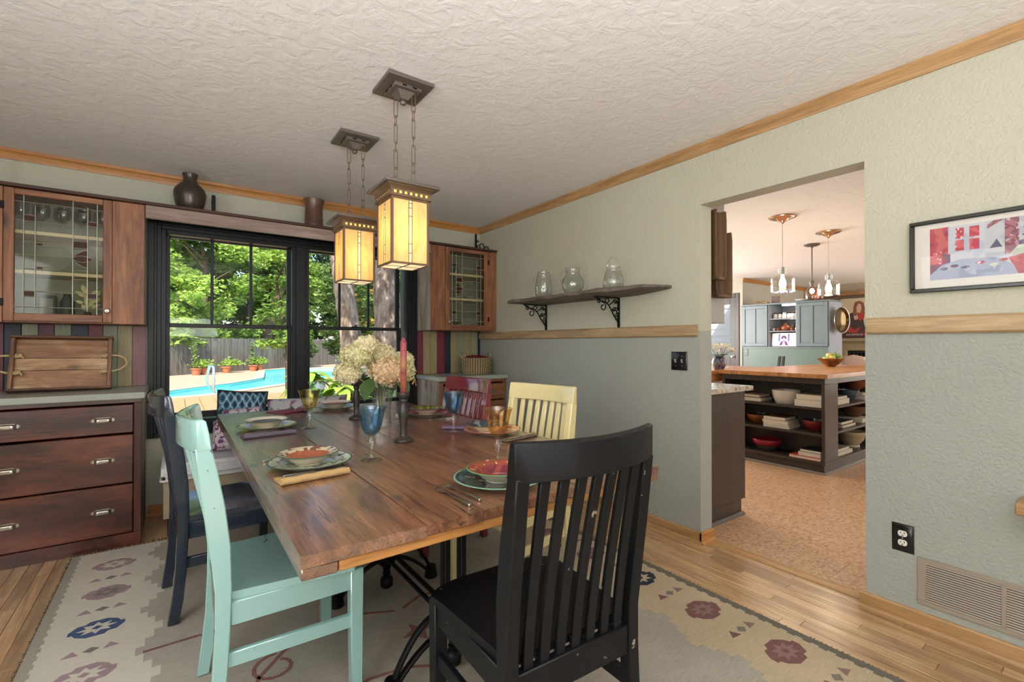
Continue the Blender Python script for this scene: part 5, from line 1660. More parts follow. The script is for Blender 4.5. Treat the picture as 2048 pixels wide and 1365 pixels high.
# things inside the left wall cabinet: stemware, a card built for a pane reflection, dried leaves
ORD = ('first', 'second', 'third', 'fourth', 'fifth', 'sixth', 'seventh', 'eighth', 'ninth')
GL = 'stemware on the top shelf of the left wall cabinet'
g0 = None
for i in range(9):
    x = -.755 + .047 * i + (.02 if i % 2 else 0); y = 3.99 + .07 * (i % 2)
    if g0 is None:
        q = MB().lathe([(0, 0), (.032, 0), (.033, .002), (.006, .007), (.004, .014), (.0035, .075), (.010, .084), (.027, .098), (.034, .122), (.033, .15), (.028, .178), (.0265, .178), (.031, .15), (.032, .122), (.025, .101), (0, .09)], n=18)
        g0 = tag(q.build('wine_glass', M_clear, loc=(x, y, 1.8943)), 'first from the left of the clear wine glasses standing in the left wall cabinet', 'glass', GL)
    else:
        c = g0.copy(); COL.objects.link(c); c.location = (x, y, 1.8943); c['label'] = ORD[i] + ' from the left of the clear wine glasses standing in the left wall cabinet'
M_dkgreen = plain('dark_green_box', C(46, 58, 54), .6)
tag(MB().box(-.04, -.004, 0, .04, .03, .16).box(-.03, -.006, .02, .03, -.004, .14, 1).build('reflected_frame', [M_dkgreen, plain('reflected_frame_picture', C(120, 120, 110), .5)], bev=.002, loc=(-.655, 4.07, 1.3635)), 'small framed card standing in for a reflection in the left cabinet glass', 'frame')
tag(MB().lathe([(0, 0), (.03, 0), (.036, .03), (.034, .12), (.02, .15), (.018, .17), (0, .17)], n=16).build('green_bottle', M_dkgreen, loc=(-.56, 4.06, 1.3635)), 'dark green bottle in the left wall cabinet', 'bottle')
q = MB(); fr = random.Random(2)
for k in range(26):
    a = fr.uniform(-1.3, 1.3); z = fr.uniform(.05, .19)
    v, f = leafshape(.05, .010, .1, .3, 5)
    q.add(v, f, 0, Matrix.Translation((.02 * math.sin(a), 0, z)) @ Matrix.Rotation(a, 4, 'Y') @ Matrix.Rotation(R(80 + fr.uniform(-15, 15)), 4, 'X'))
q.cyl((0, 0, 0), (0, 0, .2), .003, n=6); q.lathe([(0, 0), (.022, 0), (.026, .03), (.016, .06), (0, .06)], n=12, m=1)
tag(q.build('dried_leaf_spray', [plain('dried_cream_leaf', C(206, 198, 150), .8), M_stone], loc=(-.46, 4.02, 1.3635), smooth=0), 'spray of pale dried leaves standing in the left wall cabinet', 'dried leaves')
# right cabinet : plates, glass
M_dish = plain('white_dish', C(206, 202, 188), .2)
pz = 1.3635
d0 = None
for i in range(9):
    if d0 is None:
        d0 = tag(MB().lathe([(0, 0), (.07, 0), (.10, .006), (.115, .008), (.114, .0105), (.098, .009), (.068, .004), (0, .004)], n=28).build('stacked_dish', M_dish, loc=(2.345, 4.03, pz)), 'white dish at the bottom of the stack in the right wall cabinet', 'plate', 'stacked dishes in the right wall cabinet')
    else:
        c = d0.copy(); COL.objects.link(c); c.location = (2.345, 4.03, pz + .0108 * i); c['label'] = ('top white dish of the stack in the right wall cabinet' if i == 8 else ORD[i] + ' white dish from the bottom of the stack in the right wall cabinet')
q = MB().lathe([(0, 0), (.024, 0), (.03, .02), (.028, .05), (.014, .07), (.022, .10), (.020, .10), (.012, .07), (.02, .05), (.02, .01), (0, .005)], n=18)
tag(q.build('glass_jar', M_clear, loc=(2.23, 4.05, 1.8943)), 'small clear glass jar on the top shelf of the right wall cabinet', 'jar')

# ================================================================ kitchen and living room beyond the doorway


def corkmat():
    m, nt, b = mat('cork_floor')
    v = coords(nt, rnd=True)
    n1 = noise(nt, v, 48, 6, .7, .6)
    r = ramp(nt, n1, [(.30, C(122, 84, 58)), (.46, C(188, 146, 110)), (.60, C(212, 174, 138)), (.74, C(230, 200, 166))])
    v2 = coords(nt, (1, 2.2, 1), rnd=True, rot=(0, 0, .7))
    f = ramp(nt, noise(nt, v2, 70, 3, .6, 1.5), [(.62, (0, 0, 0)), (.68, (1, 1, 1))])
    col = mixc(nt, f.outputs[0], r.outputs[0], C(82, 54, 38))
    nt.links.new(col, b.inputs['Base Color']); b.inputs['Roughness'].default_value = .42
    return m


M_cork = corkmat()
kf = struct(MB().box(2.72, -1.7, -.12, 12.4, 6.3, -.006).build('floor_kitchen', M_cork, smooth=0))
for i in range(14):
    for j in range(5):
        x0 = 2.727 + .305 * i; y0 = -.2 + .61 * j - (.305 if i % 2 else 0)
        MB().box(x0 + .0007, y0 + .0007, -.006, x0 + .3043, y0 + .6093, 0).build('cork_tile', M_cork, kf, bev=.0012)
struct(MB().box(2.72, -1.82, ZC, 12.5, 6.4, ZC + .12).build('ceiling_kitchen', M_ceil, smooth=0))
b = MB(); b.box(2.72, 6.3, -.1, 8.62, 6.42, ZC); struct(b.build('wall_kitchen_left', M_wall_kit, smooth=0))
struct(MB().box(2.6, -1.82, -.1, 12.5, -1.7, ZC).build('wall_kitchen_right', M_wall_kit, smooth=0))
b = MB()
DY0, DY1 = 4.66, 5.54
b.box(8.5, 4.53, -.1, 8.62, DY0, ZC).box(8.5, DY1, -.1, 8.62, 6.3, ZC).box(8.5, DY0, 2.10, 8.62, DY1, ZC)
struct(b.build('wall_kitchen_far', M_wall_kit, smooth=0))
M_liv = plain('living_room_wall', C(196, 184, 160), .7)
struct(MB().box(8.62, 4.53, -.1, 11.1, 4.65, ZC).build('wall_living_left', M_wall_kit, smooth=0))
struct(MB().box(11.1, -1.7, -.1, 11.25, 4.65, ZC).build('wall_living_far', M_liv, smooth=0))
trim(MB().prism([(4.53 - p, ZC - .075 + q) for p, q in CR], 'x', 8.5, 11.1), M_oak_trim_x)
trim(MB().box(11.02, -1.7, 2.20, 11.1, 4.50, 2.28), M_oak_trim_y, .006)
trim(MB().box(11.06, -1.7, 2.10, 11.1, 4.50, 2.195), plain('dark_taupe_beam', C(122, 108, 88), .6), .004)

# door_1 : dark stained door with a big pane
M_door = wood('dark_stained_door', C(44, 34, 30), C(74, 58, 50), 'Z', 1, .35, .1, .05)
d = struct(thing('door_1', loc=(8.5, DY0, 0)))
w = DY1 - DY0
q = MB().box(.03, 0, .005, .075, .13, 2.09).box(.03, w - .13, .005, .075, w, 2.09).box(.03, .13, .005, .075, w - .13, .98).box(.03, .13, 1.97, .075, w - .13, 2.09)
q.build('door_leaf', M_door, d, bev=.003)
MB().box(.05, .13, .98, .056, w - .13, 1.97).build('pane', M_pane, d, smooth=0)
MB().box(-.02, -.07, 0, .03, 0, 2.17).box(-.02, w, 0, .03, w + .07, 2.17).box(-.02, 0, 2.095, .03, w, 2.17).build('door_casing', M_door, d, bev=.004)
q = MB().lathe([(.026, 0), (.026, .006), (.012, .012), (.011, .035), (.024, .045), (.027, .06), (.018, .07), (0, .072)], n=18, M=Matrix.Translation((.03, .065, .98)) @ Matrix.Rotation(R(-90), 4, 'Y'))
q.build('door_knob', M_pewter, d)
MB().lathe([(.026, 0), (.026, .008), (.016, .012), (0, .013)], n=18, M=Matrix.Translation((.03, .065, 1.12)) @ Matrix.Rotation(R(-90), 4, 'Y')).build('deadbolt', M_pewter, d)

# peninsula cabinet, granite top, upper cabinet, wooden troughs
M_cab_br = wood('dark_brown_cabinet', C(62, 52, 46), C(78, 66, 58), 'Z', 1, .35, .06, .04)
t = thing('kitchen_cabinet', 'dark brown kitchen cabinet end panel just inside the doorway', 'cabinet', (3.0, 1.77, 0))
MB().box(-.275, 0, .105, .35, 2.6, .884).build('carcass', M_cab_br, t, bev=.003)
MB().box(-.275, .003, 0, .30, 2.6, .104).build('toe_kick', M_cab_br, t)
MB().prism([(-.02, 0), (0, 0), (0, .022), (-.008, .02), (-.016, .013)], 'x', -.275, .312).build('shoe_molding', plain('grey_brown_molding', C(92, 84, 78), .35), t)


def granitemat():
    m, nt, b = mat('pale_granite')
    v = coords(nt, rnd=False)
    r = ramp(nt, noise(nt, v, 30, 5, .7), [(.35, C(150, 132, 112)), (.5, C(206, 196, 180)), (.7, C(228, 222, 210))])
    nt.links.new(r.outputs[0], b.inputs['Base Color']); b.inputs['Roughness'].default_value = .12
    return m


tag(MB().box(2.7205, 1.725, .8845, 3.385, 4.4, .918).build('granite_top', granitemat(), bev=.004, seg=2), 'pale granite counter on the dark brown kitchen cabinet', 'countertop')
M_whitecab = plain('pale_grey_cabinet', C(176, 172, 166), .4)
t = thing('kitchen_wall_cabinet', 'pale grey kitchen wall cabinet with dough troughs hung on its end', 'cabinet', (2.7205, 1.775, 1.36))
MB().box(0, 0, 0, .372, 2.2, 1.0).build('carcass', M_whitecab, t, bev=.003)
MB().loft([[(0, -.0, 1.0), (.372, -.0, 1.0), (.372, 2.2, 1.0), (0, 2.2, 1.0)], [(0, -.05, 1.05), (.42, -.05, 1.05), (.42, 2.2, 1.05), (0, 2.2, 1.05)], [(0, -.05, 1.075), (.42, -.05, 1.075), (.42, 2.2, 1.075), (0, 2.2, 1.075)]]).build('crown', M_whitecab, t)
M_trough = wood('old_dough_trough_wood', C(70, 48, 28), C(148, 108, 66), 'Z', .8, .6, .25, .1, 5, C(44, 30, 20))


def trough(label, x0, x1, yb, depth, z0, z1):
    q = MB(); L = z1 - z0; th = .013
    rings = []
    for k in range(9):
        s = k / 8; z = z0 + L * s
        e = min(s, 1 - s); sh = 1 if e > .07 else .90 + .10 * (e / .07) ** .5
        cx = (x0 + x1) / 2; hw_ = (x1 - x0) / 2 * sh
        outer = []; inner = []
        for j in range(11):
            a = PI * j / 10
            outer.append((cx - hw_ * math.cos(a), yb - depth + depth * math.sin(a) ** .7, z))
            inner.append((cx - (hw_ - th) * math.cos(a), yb - depth + (depth - th) * math.sin(a) ** .7, z))
        rings.append(outer + list(reversed(inner)))
    q.loft(rings)
    q.prism([(cx - (hw_ - .002) * math.cos(PI * j / 10), yb - depth + (depth - .004) * math.sin(PI * j / 10) ** .7) for j in range(11)], 'z', z0, z0 + .02)
    return tag(q.build('dough_trough', M_trough, bev=.0015), label, 'trough', 'old wooden dough troughs hung in the kitchen')


trough('upper left wooden dough trough hung on the pale kitchen cabinet end', 2.765, 2.895, 1.705, .06, 1.63, 2.075)
trough('lower right wooden dough trough hung on the pale kitchen cabinet end', 2.875, 3.075, 1.773, .066, 1.53, 1.975)

# island
isl = thing('kitchen_island', 'dark brown kitchen island with open shelves and butcher block top', 'island', (4.88, 1.83, 0))
M_bb = wood('butcher_block_stave', C(176, 112, 64), C(216, 158, 102), 'X', 1, .3, .05, .22, 8)
ns = 24; ya, yb = -.035, 1.02
for i in range(ns):
    a = ya + (yb - ya) * i / ns; e = ya + (yb - ya) * (i + 1) / ns
    MB().box(-.035, a + .0003, .896, 2.52, e - .0003, .936).build('butcher_stave', M_bb, isl, bev=.0008)
M_isl = M_cab_br
q = MB()
q.box(.012, .012, 0, 2.40, .98, .085)                       # plinth
q.box(.0, .0, .085, 2.42, 1.0, .113)                        # bottom shelf
q.box(.31, .36, .113, 2.42, .98, .8955)                       # core
q.box(.0, .0, .84, .31, 1.0, .8955); q.box(.31, .0, .84, 2.42, .36, .8955)   # top rails
q.box(.0, .0, .113, .30, .028, .84)                         # corner panel
q.box(.285, .028, .113, .312, .36, .84)
q.box(.0, .97, .113, .31, 1.0, .84); q.box(1.5, .0, .113, 1.53, .36, .84); q.box(2.39, 0, .113, 2.42, .36, .84)
q.build('carcass', M_isl, isl, bev=.002)
for z in (.352, .596):
    MB().box(.004, .029, z, .284, .969, z + .022).build('shelf', M_isl, isl, bev=.0015)
    MB().box(.313, .004, z, 1.499, .359, z + .022).build('shelf', M_isl, isl, bev=.0015)
MB().box(-.012, -.012, 0, .012, 1.0, .02).box(.012, -.012, 0, 2.4, .012, .02).build('shoe_molding', plain('grey_molding', C(138, 132, 124), .35), isl, bev=.003)
MB().box(.10, .45, .832, .14, .62, .8395).build('under_light', M_white_pl, isl, bev=.002)
IZ = (.1135, .3745, .6185)


def bowlprof(r, h, foot=.45, lip=.006, th=.006, belly=.75):
    o = [(0, 0), (r * foot, 0), (r * foot * 1.05, h * .06), (r * (foot + (1 - foot) * .62), h * .38), (r * (foot + (1 - foot) * .9), h * .74), (r, h)]
    i = [(r - th, h), (r * (foot + (1 - foot) * .9) - th, h * .74), (r * (foot + (1 - foot) * .62) - th, h * .42), (r * foot, h * .16), (0, h * .12)]
    return o + i


def bowl(label, loc, r, h, m_out, m_in=None, **k):
    p = bowlprof(r, h, **k)
    o = MB().lathe(p, n=30, m=[0] * 5 + [1] * (len(p) - 6)).build('bowl', [m_out, m_in or m_out], loc=loc, smooth=60)
    return tag(o, label, 'bowl')


def book(label, loc, w, d, h, cover, rz=0, pages=None):
    """lying book: local x depth into shelf, y along the shelf; spine towards +x"""
    t = thing('book', label, 'book', loc, rz)
    MB().box(-d / 2, -w / 2, 0, d / 2, w / 2, .003).box(-d / 2, -w / 2, h - .003, d / 2, w / 2, h).box(d / 2 - .003, -w / 2, .003, d / 2, w / 2, h - .003).build('cover', cover, t, bev=.0008)
    MB().box(-d / 2 + .003, -w / 2 + .003, .003, d / 2 - .003, w / 2 - .003, h - .003).build('pages', M_pages, t)
    return t


M_pages = plain('book_pages', C(218, 208, 188), .8)
CV = {k: plain('book_cover_' + k, C(*c), .5) for k, c in dict(tan=(180, 154, 116), brown=(96, 70, 56), white=(222, 216, 204), olive=(170, 164, 128), red=(206, 84, 76), black=(44, 40, 40), maroon=(112, 44, 42), grey=(140, 134, 124), cream=(214, 204, 176)).items()}
X1 = 5.035
book('brown covered book lying on the top island shelf at the left', (X1, 2.53, IZ[2]), .20, .24, .042, CV['brown'])
book('tan book lying on top of the brown book at the left', (X1 + .01, 2.545, IZ[2] + .0425), .18, .22, .026, CV['tan'])
bowl('white stoneware mixing bowl on the top island shelf', (5.03, 2.235, IZ[2]), .128, .135, plain('white_stoneware', C(206, 200, 186), .25), foot=.72)
book('thick white book under the olive book on the top island shelf', (X1, 1.99, IZ[2]), .24, .25, .062, CV['white'])
book('olive cloth book lying on the thick white book', (X1 + .005, 1.985, IZ[2] + .0625), .225, .24, .052, CV['olive'])
M_brn_bowl = plain('brown_drip_glaze', C(120, 66, 36), .15, var=.35)
bowl('glossy brown bowl on the middle island shelf at the left', (5.05, 2.525, IZ[1]), .115, .10, M_brn_bowl, plain('dark_glaze', C(50, 40, 36), .12))
for i, (cv, w_, h_, lab) in enumerate((('white', .255, .024, 'white book at the bottom of the four book stack on the middle shelf'), ('cream', .245, .022, 'cream book second from the bottom of the middle shelf stack'), ('white', .25, .026, 'white book third from the bottom of the middle shelf stack'), ('brown', .215, .036, 'brown topped book on the middle shelf stack'))):
    book(lab, (X1, 2.285 + .006 * i, IZ[1] + sum((.024, .022, .026, .036)[:i]) + .0004 * i), w_, .23, h_, CV[cv])
bowl('dark green and red glazed bowl on the middle island shelf', (5.05, 1.985, IZ[1]), .105, .105, plain('wine_red_glaze', C(118, 34, 40), .12), plain('black_green_glaze', C(40, 48, 44), .1))
q = MB().lathe([(0, 0), (.075, 0), (.078, .004), (.118, .058), (.122, .062), (.134, .072), (.145, .112), (.143, .116), (.138, .114), (.128, .082), (.112, .066), (.070, .014), (0, .012)], n=36, m=[0, 0, 0, 1, 1, 1, 1, 1, 1, 1, 1, 1])
tag(q.build('bowl', [plain('dark_clay', C(84, 70, 64), .5), plain('crimson_glaze', C(142, 28, 52), .12)], loc=(5.035, 2.43, IZ[0]), smooth=60), 'wide crimson rimmed bowl on the bottom island shelf', 'bowl')
book('large coral red book on the bottom island shelf', (5.03, 2.015, IZ[0]), .28, .26, .026, CV['red'])
book('white book lying on the coral red book', (5.045, 1.985, IZ[0] + .0264), .20, .23, .034, CV['white'])
book('black covered book on top of the bottom shelf pile', (5.05, 1.98, IZ[0] + .0608), .185, .22, .026, CV['black'])
Y2 = 1.985
book('white book by the corner panel on the right top island shelf', (5.40, Y2, IZ[2]), .23, .36, .05, CV['white'])
book('white thin book on the right top island shelf pile', (5.39, Y2, IZ[2] + .0504), .21, .33, .026, CV['grey'])
bowl('slate blue bowl on the right top island shelf', (5.80, 1.95, IZ[2]), .092, .115, plain('slate_blue_glaze', C(70, 84, 100), .2), foot=.35)
book('white book beyond the slate blue bowl', (6.12, 1.97, IZ[2]), .20, .22, .05, CV['white'])
book('thin cream book on the white book beyond the slate blue bowl', (6.11, 1.98, IZ[2] + .0504), .18, .18, .018, CV['cream'])
bowl('copper coloured bowl at the back of the right top island shelf', (6.22, 2.03, IZ[2] + .072), .13, .12, plain('copper_glaze', C(130, 72, 44), .25, .3, var=.2), foot=.3)
book('maroon book on the right middle island shelf', (5.58, 1.98, IZ[1]), .22, .34, .030, CV['maroon'])
book('white and black book on the maroon book', (5.56, 1.985, IZ[1] + .0304), .21, .30, .030, CV['black'])
q = MB().lathe(bowlprof(.145, .12, .35), n=32)
tag(q.build('wooden_bowl', wood('turned_bowl_wood', C(86, 56, 38), C(134, 96, 66), 'X', 2, .5, .2, .05), loc=(6.08, 2.0, IZ[1] + .045), smooth=60), 'wide wooden bowl on the right middle island shelf', 'bowl')
book('cream book under the wide wooden bowl', (6.08, 1.99, IZ[1]), .23, .26, .044, CV['cream'])
book('white book at the right bottom island shelf', (5.44, 1.965, IZ[0]), .20, .40, .034, CV['white'])
book('grey book on the right bottom island shelf pile', (5.42, 1.97, IZ[0] + .0344), .19, .34, .030, CV['grey'])
q = MB().lathe([(r_ * .76, z_) for r_, z_ in [(0, 0), (.10, 0), (.105, .012), (.095, .022), (.15, .08), (.172, .135), (.185, .142), (.185, .165), (.178, .168), (.168, .15), (.14, .075), (.09, .04), (0, .032)]], n=36)
tag(q.build('bowl', plain('cream_taupe_glaze', C(186, 172, 142), .25), loc=(5.93, 1.975, IZ[0]), smooth=60), 'large cream mixing bowl on the right bottom island shelf', 'bowl')
# fruit bowl
M_acacia = wood('acacia_bowl_wood', C(84, 46, 22), C(170, 108, 52), 'X', 1.2, .3, .1, .05, 5)
tag(MB().lathe([(0, 0), (.052, 0), (.055, .010), (.080, .028), (.118, .066), (.148, .100), (.144, .103), (.112, .070), (.074, .036), (0, .022)], n=36).build('wooden_bowl', M_acacia, loc=(6.63, 2.42, .9365), smooth=60), 'flared wooden fruit bowl on the butcher block island', 'bowl')
M_apple = [plain('green_apple_skin', C(132, 156, 58), .3, var=.12), plain('yellow_apple_skin', C(196, 190, 110), .35, var=.12)]
a0 = None
for k, (dx, dy, dz, mi, lab) in enumerate(((-.12, -.08, .115, 1, 'pale yellow apple at the left of the fruit bowl'), (-.03, .03, .145, 1, 'yellow apple at the back of the fruit bowl'), (.03, -.10, .145, 0, 'green apple in the middle of the fruit bowl'), (.14, -.05, .150, 0, 'green apple right of the middle of the fruit bowl'),
                                              (.21, -.13, .125, 0, 'green apple at the right end of the fruit bowl'), (-.19, .04, .10, 1, 'yellow apple at the left back of the fruit bowl'), (.02, .15, .10, 0, 'green apple hidden at the back of the fruit bowl'), (.10, -.18, .085, 1, 'yellow apple low at the front of the fruit bowl'))):
    t = thing('apple', lab, 'apple', (6.63 + dx * .42, 2.42 + dy * .42, .9365 + dz - .040), group='apples in the wooden fruit bowl')
    MB().lathe([(0, .006), (.015, 0), (.030, .010), (.036, .032), (.033, .052), (.018, .063), (.007, .060), (0, .055)], n=16).build('flesh', M_apple[mi], t, smooth=80)
    MB().tube([(0, 0, .055), (.003, 0, .066), (.007, 0, .073)], .002, 5).build('stem', M_cand, t)

# lower wooden counter behind the island, flower vase on it
t = thing('wooden_counter', 'lower wooden counter running left behind the island', 'counter', (5.35, 3.25, 0))
MB().box(-.62, -.36, .885, .75, .5, .925).build('top', M_bb, t, bev=.003)
MB().box(-.52, -.34, .80, .7, -.30, .884).build('apron', M_bb, t, bev=.003)
for sx in (-.5, .65):
    for sy in (-.3, .44):
        MB().box(sx, sy, 0, sx + .05, sy + .05, .884).build('leg', M_cab_br, t, bev=.003)
t = tag(MB().lathe([(0, 0), (.05, 0), (.056, .01), (.075, .05), (.078, .09), (.062, .13), (.050, .145), (.048, .15), (.044, .145), (.06, .12), (.07, .085), (.066, .05), (.048, .016), (0, .012)], n=28).build('pottery_vase', spots('blue_red_pottery', C(112, 116, 122), C(64, 74, 110), 16, .54, .2, C(150, 76, 60)), loc=(5.07, 2.98, .9255), smooth=60), 'blue and red pottery vase on the wooden counter', 'vase')
fl2 = thing('flower_bunch', 'bunch of small white flowers in the pottery vase', 'flowers', (5.07, 2.98, .9255))
q = MB(); gq = MB(); fr = random.Random(17)
M_wpet = plain('white_petal', C(232, 228, 212), .7)
for i in range(26):
    a = fr.uniform(0, 2 * PI); r = .03 + .13 * math.sqrt(fr.random()); hx, hy, hz = r * math.cos(a), r * math.sin(a), .235 + .08 * fr.random() - r * .25
    gq.tube([(.01 * math.cos(a), .01 * math.sin(a), .03), (.03 * math.cos(a), .03 * math.sin(a), .15), (hx, hy, hz)], .002, 4)
    for k in range(9):
        c = Vector((hx + fr.uniform(-.02, .02), hy + fr.uniform(-.02, .02), hz + fr.uniform(-.012, .02)))
        u = Vector((fr.uniform(-1, 1), fr.uniform(-1, 1), fr.uniform(.1, 1))).normalized(); e = u.orthogonal().normalized(); g = u.cross(e)
        q.add([c - e * .011, c - g * .011 + u * .004, c + e * .011, c + g * .011 + u * .004], [(0, 1, 2, 3)])
q.build('blossoms', M_wpet, fl2, smooth=0)['kind'] = 'stuff'
gq.build('stems', M_stem, fl2)['kind'] = 'stuff'
v, f = leafshape(.09, .026)
for k in range(8):
    o = MB().add(v, f).build('leaf', M_fleaf, fl2, loc=(.03 * math.cos(k * .8), .03 * math.sin(k * .8), .16)); o.rotation_euler = (R(20 - 8 * (k % 3)), 0, k * .8 - PI / 2)

# hutch
M_teal = plain('teal_grey_cabinet_paint', C(108, 123, 127), .32, var=.04)
M_teal_g = plain('green_grey_panel_paint', C(98, 118, 110), .35, var=.05)
M_teal_l = plain('hutch_side_pale_blue', C(146, 156, 168), .35, var=.05)  # end panel toned paler than the hutch front
M_niche = plain('niche_blue_grey', C(156, 162, 168), .5)
hx, hy = 8.45, 3.10
hu = thing('hutch', 'tall teal grey hutch with panel doors and an open niche at the kitchen back', 'hutch', (hx, 3.81, 0))
Y = lambda y: y - 3.81
q = MB()
q.box(0, Y(3.10), 0, .50, Y(3.118), 1.915, 2); q.box(0, Y(4.51), 0, .50, Y(4.528), 1.915, 0)
q.box(.012, Y(3.118), 0, .03, Y(4.51), 1.165, 1)
q.box(0, Y(3.118), 1.150, .48, Y(4.51), 1.172, 0); q.box(-.012, Y(3.085), 1.905, .51, Y(4.53), 1.93, 0)
q.box(.48, Y(3.118), 0, .50, Y(4.51), 1.905, 3)
q.box(0, Y(4.035), 1.172, .48, Y(4.052), 1.905, 3); q.box(0, Y(3.585), 1.172, .48, Y(3.60), 1.905, 3)
q.build('carcass', [M_teal, M_teal_g, M_teal_l, M_niche], hu, bev=.002)
for y0, y1 in ((3.118, 3.582), (4.055, 4.508)):
    dd = MB(); z0, z1 = 1.178, 1.90; st = .055
    dd.box(-.018, Y(y0), z0, 0, Y(y0 + st), z1).box(-.018, Y(y1 - st), z0, 0, Y(y1), z1).box(-.018, Y(y0 + st), z0, 0, Y(y1 - st), z0 + st).box(-.018, Y(y0 + st), z1 - st, 0, Y(y1 - st), z1)
    ym = (y0 + y1) / 2
    dd.box(-.018, Y(ym - .02), z0 + st, 0, Y(ym + .02), z1 - st).box(-.006, Y(y0 + st), z0 + st, -.002, Y(y1 - st), z1 - st)
    dd.build('door', M_teal, hu, bev=.003)
for z in (1.43, 1.645):
    MB().box(.01, Y(3.601), z, .479, Y(4.034), z + .014).build('shelf', M_niche, hu, bev=.002)
MB().box(.02, Y(3.62), 1.875, .10, Y(3.83), 1.9045).build('niche_light', emit('niche_lamp', (1, .96, .86, 1), 2.5), hu, bev=.003)
point('niche_glow', (8.55, 3.72, 1.80), .6, (1, .95, .85), .03); point('niche_glow', (8.60, 3.72, 1.60), .35, (1, .95, .85), .03)
t = thing('digital_frame', 'white framed glowing photo screen in the hutch niche', 'screen', (8.52, 3.82, 1.1755), rot=(0, R(6), 0))
MB().box(-.01, -.205, 0, .008, .205, .235).build('frame', M_white_pl, t, bev=.003)
SCR = [emit('screen_' + n, C(*c), s) for n, c, s in (('lilac', (200, 206, 236), .75), ('peach', (236, 196, 180), .75), ('navy', (84, 92, 150), .6), ('white', (244, 240, 248), .9), ('dark', (78, 40, 84), .4), ('pink', (226, 150, 196), .7), ('violet', (168, 150, 214), .7))]
q = MB()


def sq(pts, m, d=0):
    n = len(pts); x1 = -.0105 - .0002 * d
    q.add([(x1, y, z) for y, z in pts] + [(-.0101, y, z) for y, z in pts], [tuple(range(n))] + [(i, (i + 1) % n, (i + 1) % n + n, i + n) for i in range(n)], m)


sq([(-.19, .018), (.19, .018), (.19, .217), (-.19, .217)], 0)
sq([(.09, .12), (.19, .14), (.19, .217), (.09, .217)], 1, 1); sq([(-.19, .14), (-.10, .12), (-.10, .217), (-.19, .217)], 1, 1)
sq([(.06, .10), (.09, .08), (.09, .217), (.06, .217)], 2, 2); sq([(-.09, .08), (-.06, .10), (-.06, .217), (-.09, .217)], 2, 2)
sq([(-.06, .04), (.06, .04), (.06, .217), (-.06, .217)], 3, 2); sq([(-.13, .018), (.13, .018), (.08, .09), (-.08, .09)], 6, 3)
sq([(.045 * math.cos(2 * PI * k / 14), .150 + .04 * math.sin(2 * PI * k / 14)) for k in range(14)], 4, 4)
sq([(.02 * math.cos(2 * PI * k / 12), .125 + .026 * math.sin(2 * PI * k / 12)) for k in range(12)], 5, 5)
sq([(-.07, .02), (.07, .02), (.05, .075), (.015, .1), (-.015, .1), (-.05, .075)], 4, 5); sq([(-.03, .02), (.03, .02), (.012, .09), (-.012, .09)], 5, 6)
q.build('picture', SCR, t, smooth=0)
# crockery in the niche
M_terra = plain('terracotta_red', C(152, 82, 54), .3, .15, var=.12)
t = thing('teapot', 'terracotta teapot with dark handle on the lower niche shelf', 'teapot', (8.62, 3.835, 1.4445))
MB().lathe([(0, 0), (.05, 0), (.068, .02), (.074, .055), (.066, .085), (.04, .1), (0, .102)], n=24).build('body', M_terra, t, smooth=60)
MB().lathe([(.042, .1), (.036, .112), (.01, .12), (.012, .132), (0, .137)], n=16).build('lid', M_terra, t, smooth=60)
MB().tube([(0, -.06, .04), (0, -.09, .05), (0, -.115, .095)], [.016, .012, .008], 8).build('spout', M_terra, t)
MB().tube([(0, .062, .09), (0, .05, .15), (0, 0, .175), (0, -.05, .15), (0, -.062, .09)], .006, 7).build('handle', M_iron, t)
cup = MB().lathe([(0, 0), (.02, 0), (.028, .05), (.026, .05), (.018, .005), (0, .005)], n=16)
for lab, m, y, z, x in (('small white cup at the left of the lower niche shelf', M_white_pl, 4.0, 1.4445, 8.55), ('low terracotta cup left of the teapot', M_terra, 3.935, 1.4445, 8.57), ('terracotta cup right of the teapot', M_terra, 3.70, 1.4445, 8.55), ('white cup at the right end of the lower niche shelf', M_white_pl, 3.63, 1.4445, 8.56)):
    tag(cup.build('cup', m, loc=(x, y, z), smooth=60), lab, 'cup')
kt = thing('kettle', 'dark metal kettle with curved handle on the lower niche shelf', 'kettle', (8.70, 3.685, 1.4445))
MB().lathe([(0, 0), (.045, 0), (.055, .02), (.05, .06), (.02, .085), (0, .09)], n=20).build('body', M_iron, kt)
MB().tube([(0, .045, .06), (0, .04, .12), (0, -.01, .15), (0, -.05, .12), (0, -.06, .07)], .007, 7).build('handle', M_iron, kt)
jar = MB().lathe([(0, 0), (.03, 0), (.034, .006), (.034, .07), (.028, .08), (.028, .086), (0, .086)], n=18)
lid = MB().lathe([(0, .0865), (.03, .0865), (.03, .104), (0, .106)], n=18)
M_jar = plain('frosted_spice_jar', C(214, 210, 200), .25)
for k, (y, lab) in enumerate(((3.985, 'white spice jar at the left of the upper niche shelf'), (3.91, 'second spice jar on the upper niche shelf'), (3.835, 'tall middle spice jar under the niche lamp'), (3.765, 'fourth spice jar on the upper niche shelf'), (3.695, 'spice jar near the right of the upper niche shelf'), (3.642, 'rightmost spice jar on the upper niche shelf'))):
    t = thing('spice_jar', lab, 'jar', (8.58 + .02 * (k % 2), y, 1.6595))
    jar.build('body', M_jar, t); lid.build('lid', M_iron if k != 2 else M_pewter, t)
tag(MB().box(-.03, -.06, 0, .03, .06, .13).box(-.032, -.05, .03, -.03, .05, .10, 1).build('tea_box', [plain('kraft_box', C(170, 120, 76), .7), CV['brown']], bev=.002, loc=(8.80, 3.76, 1.6595)), 'brown box at the back of the upper niche shelf', 'box')
t = thing('wall_outlet', 'black outlet plate on the lower left of the hutch', 'outlet', (8.4615, 4.445, 1.065))
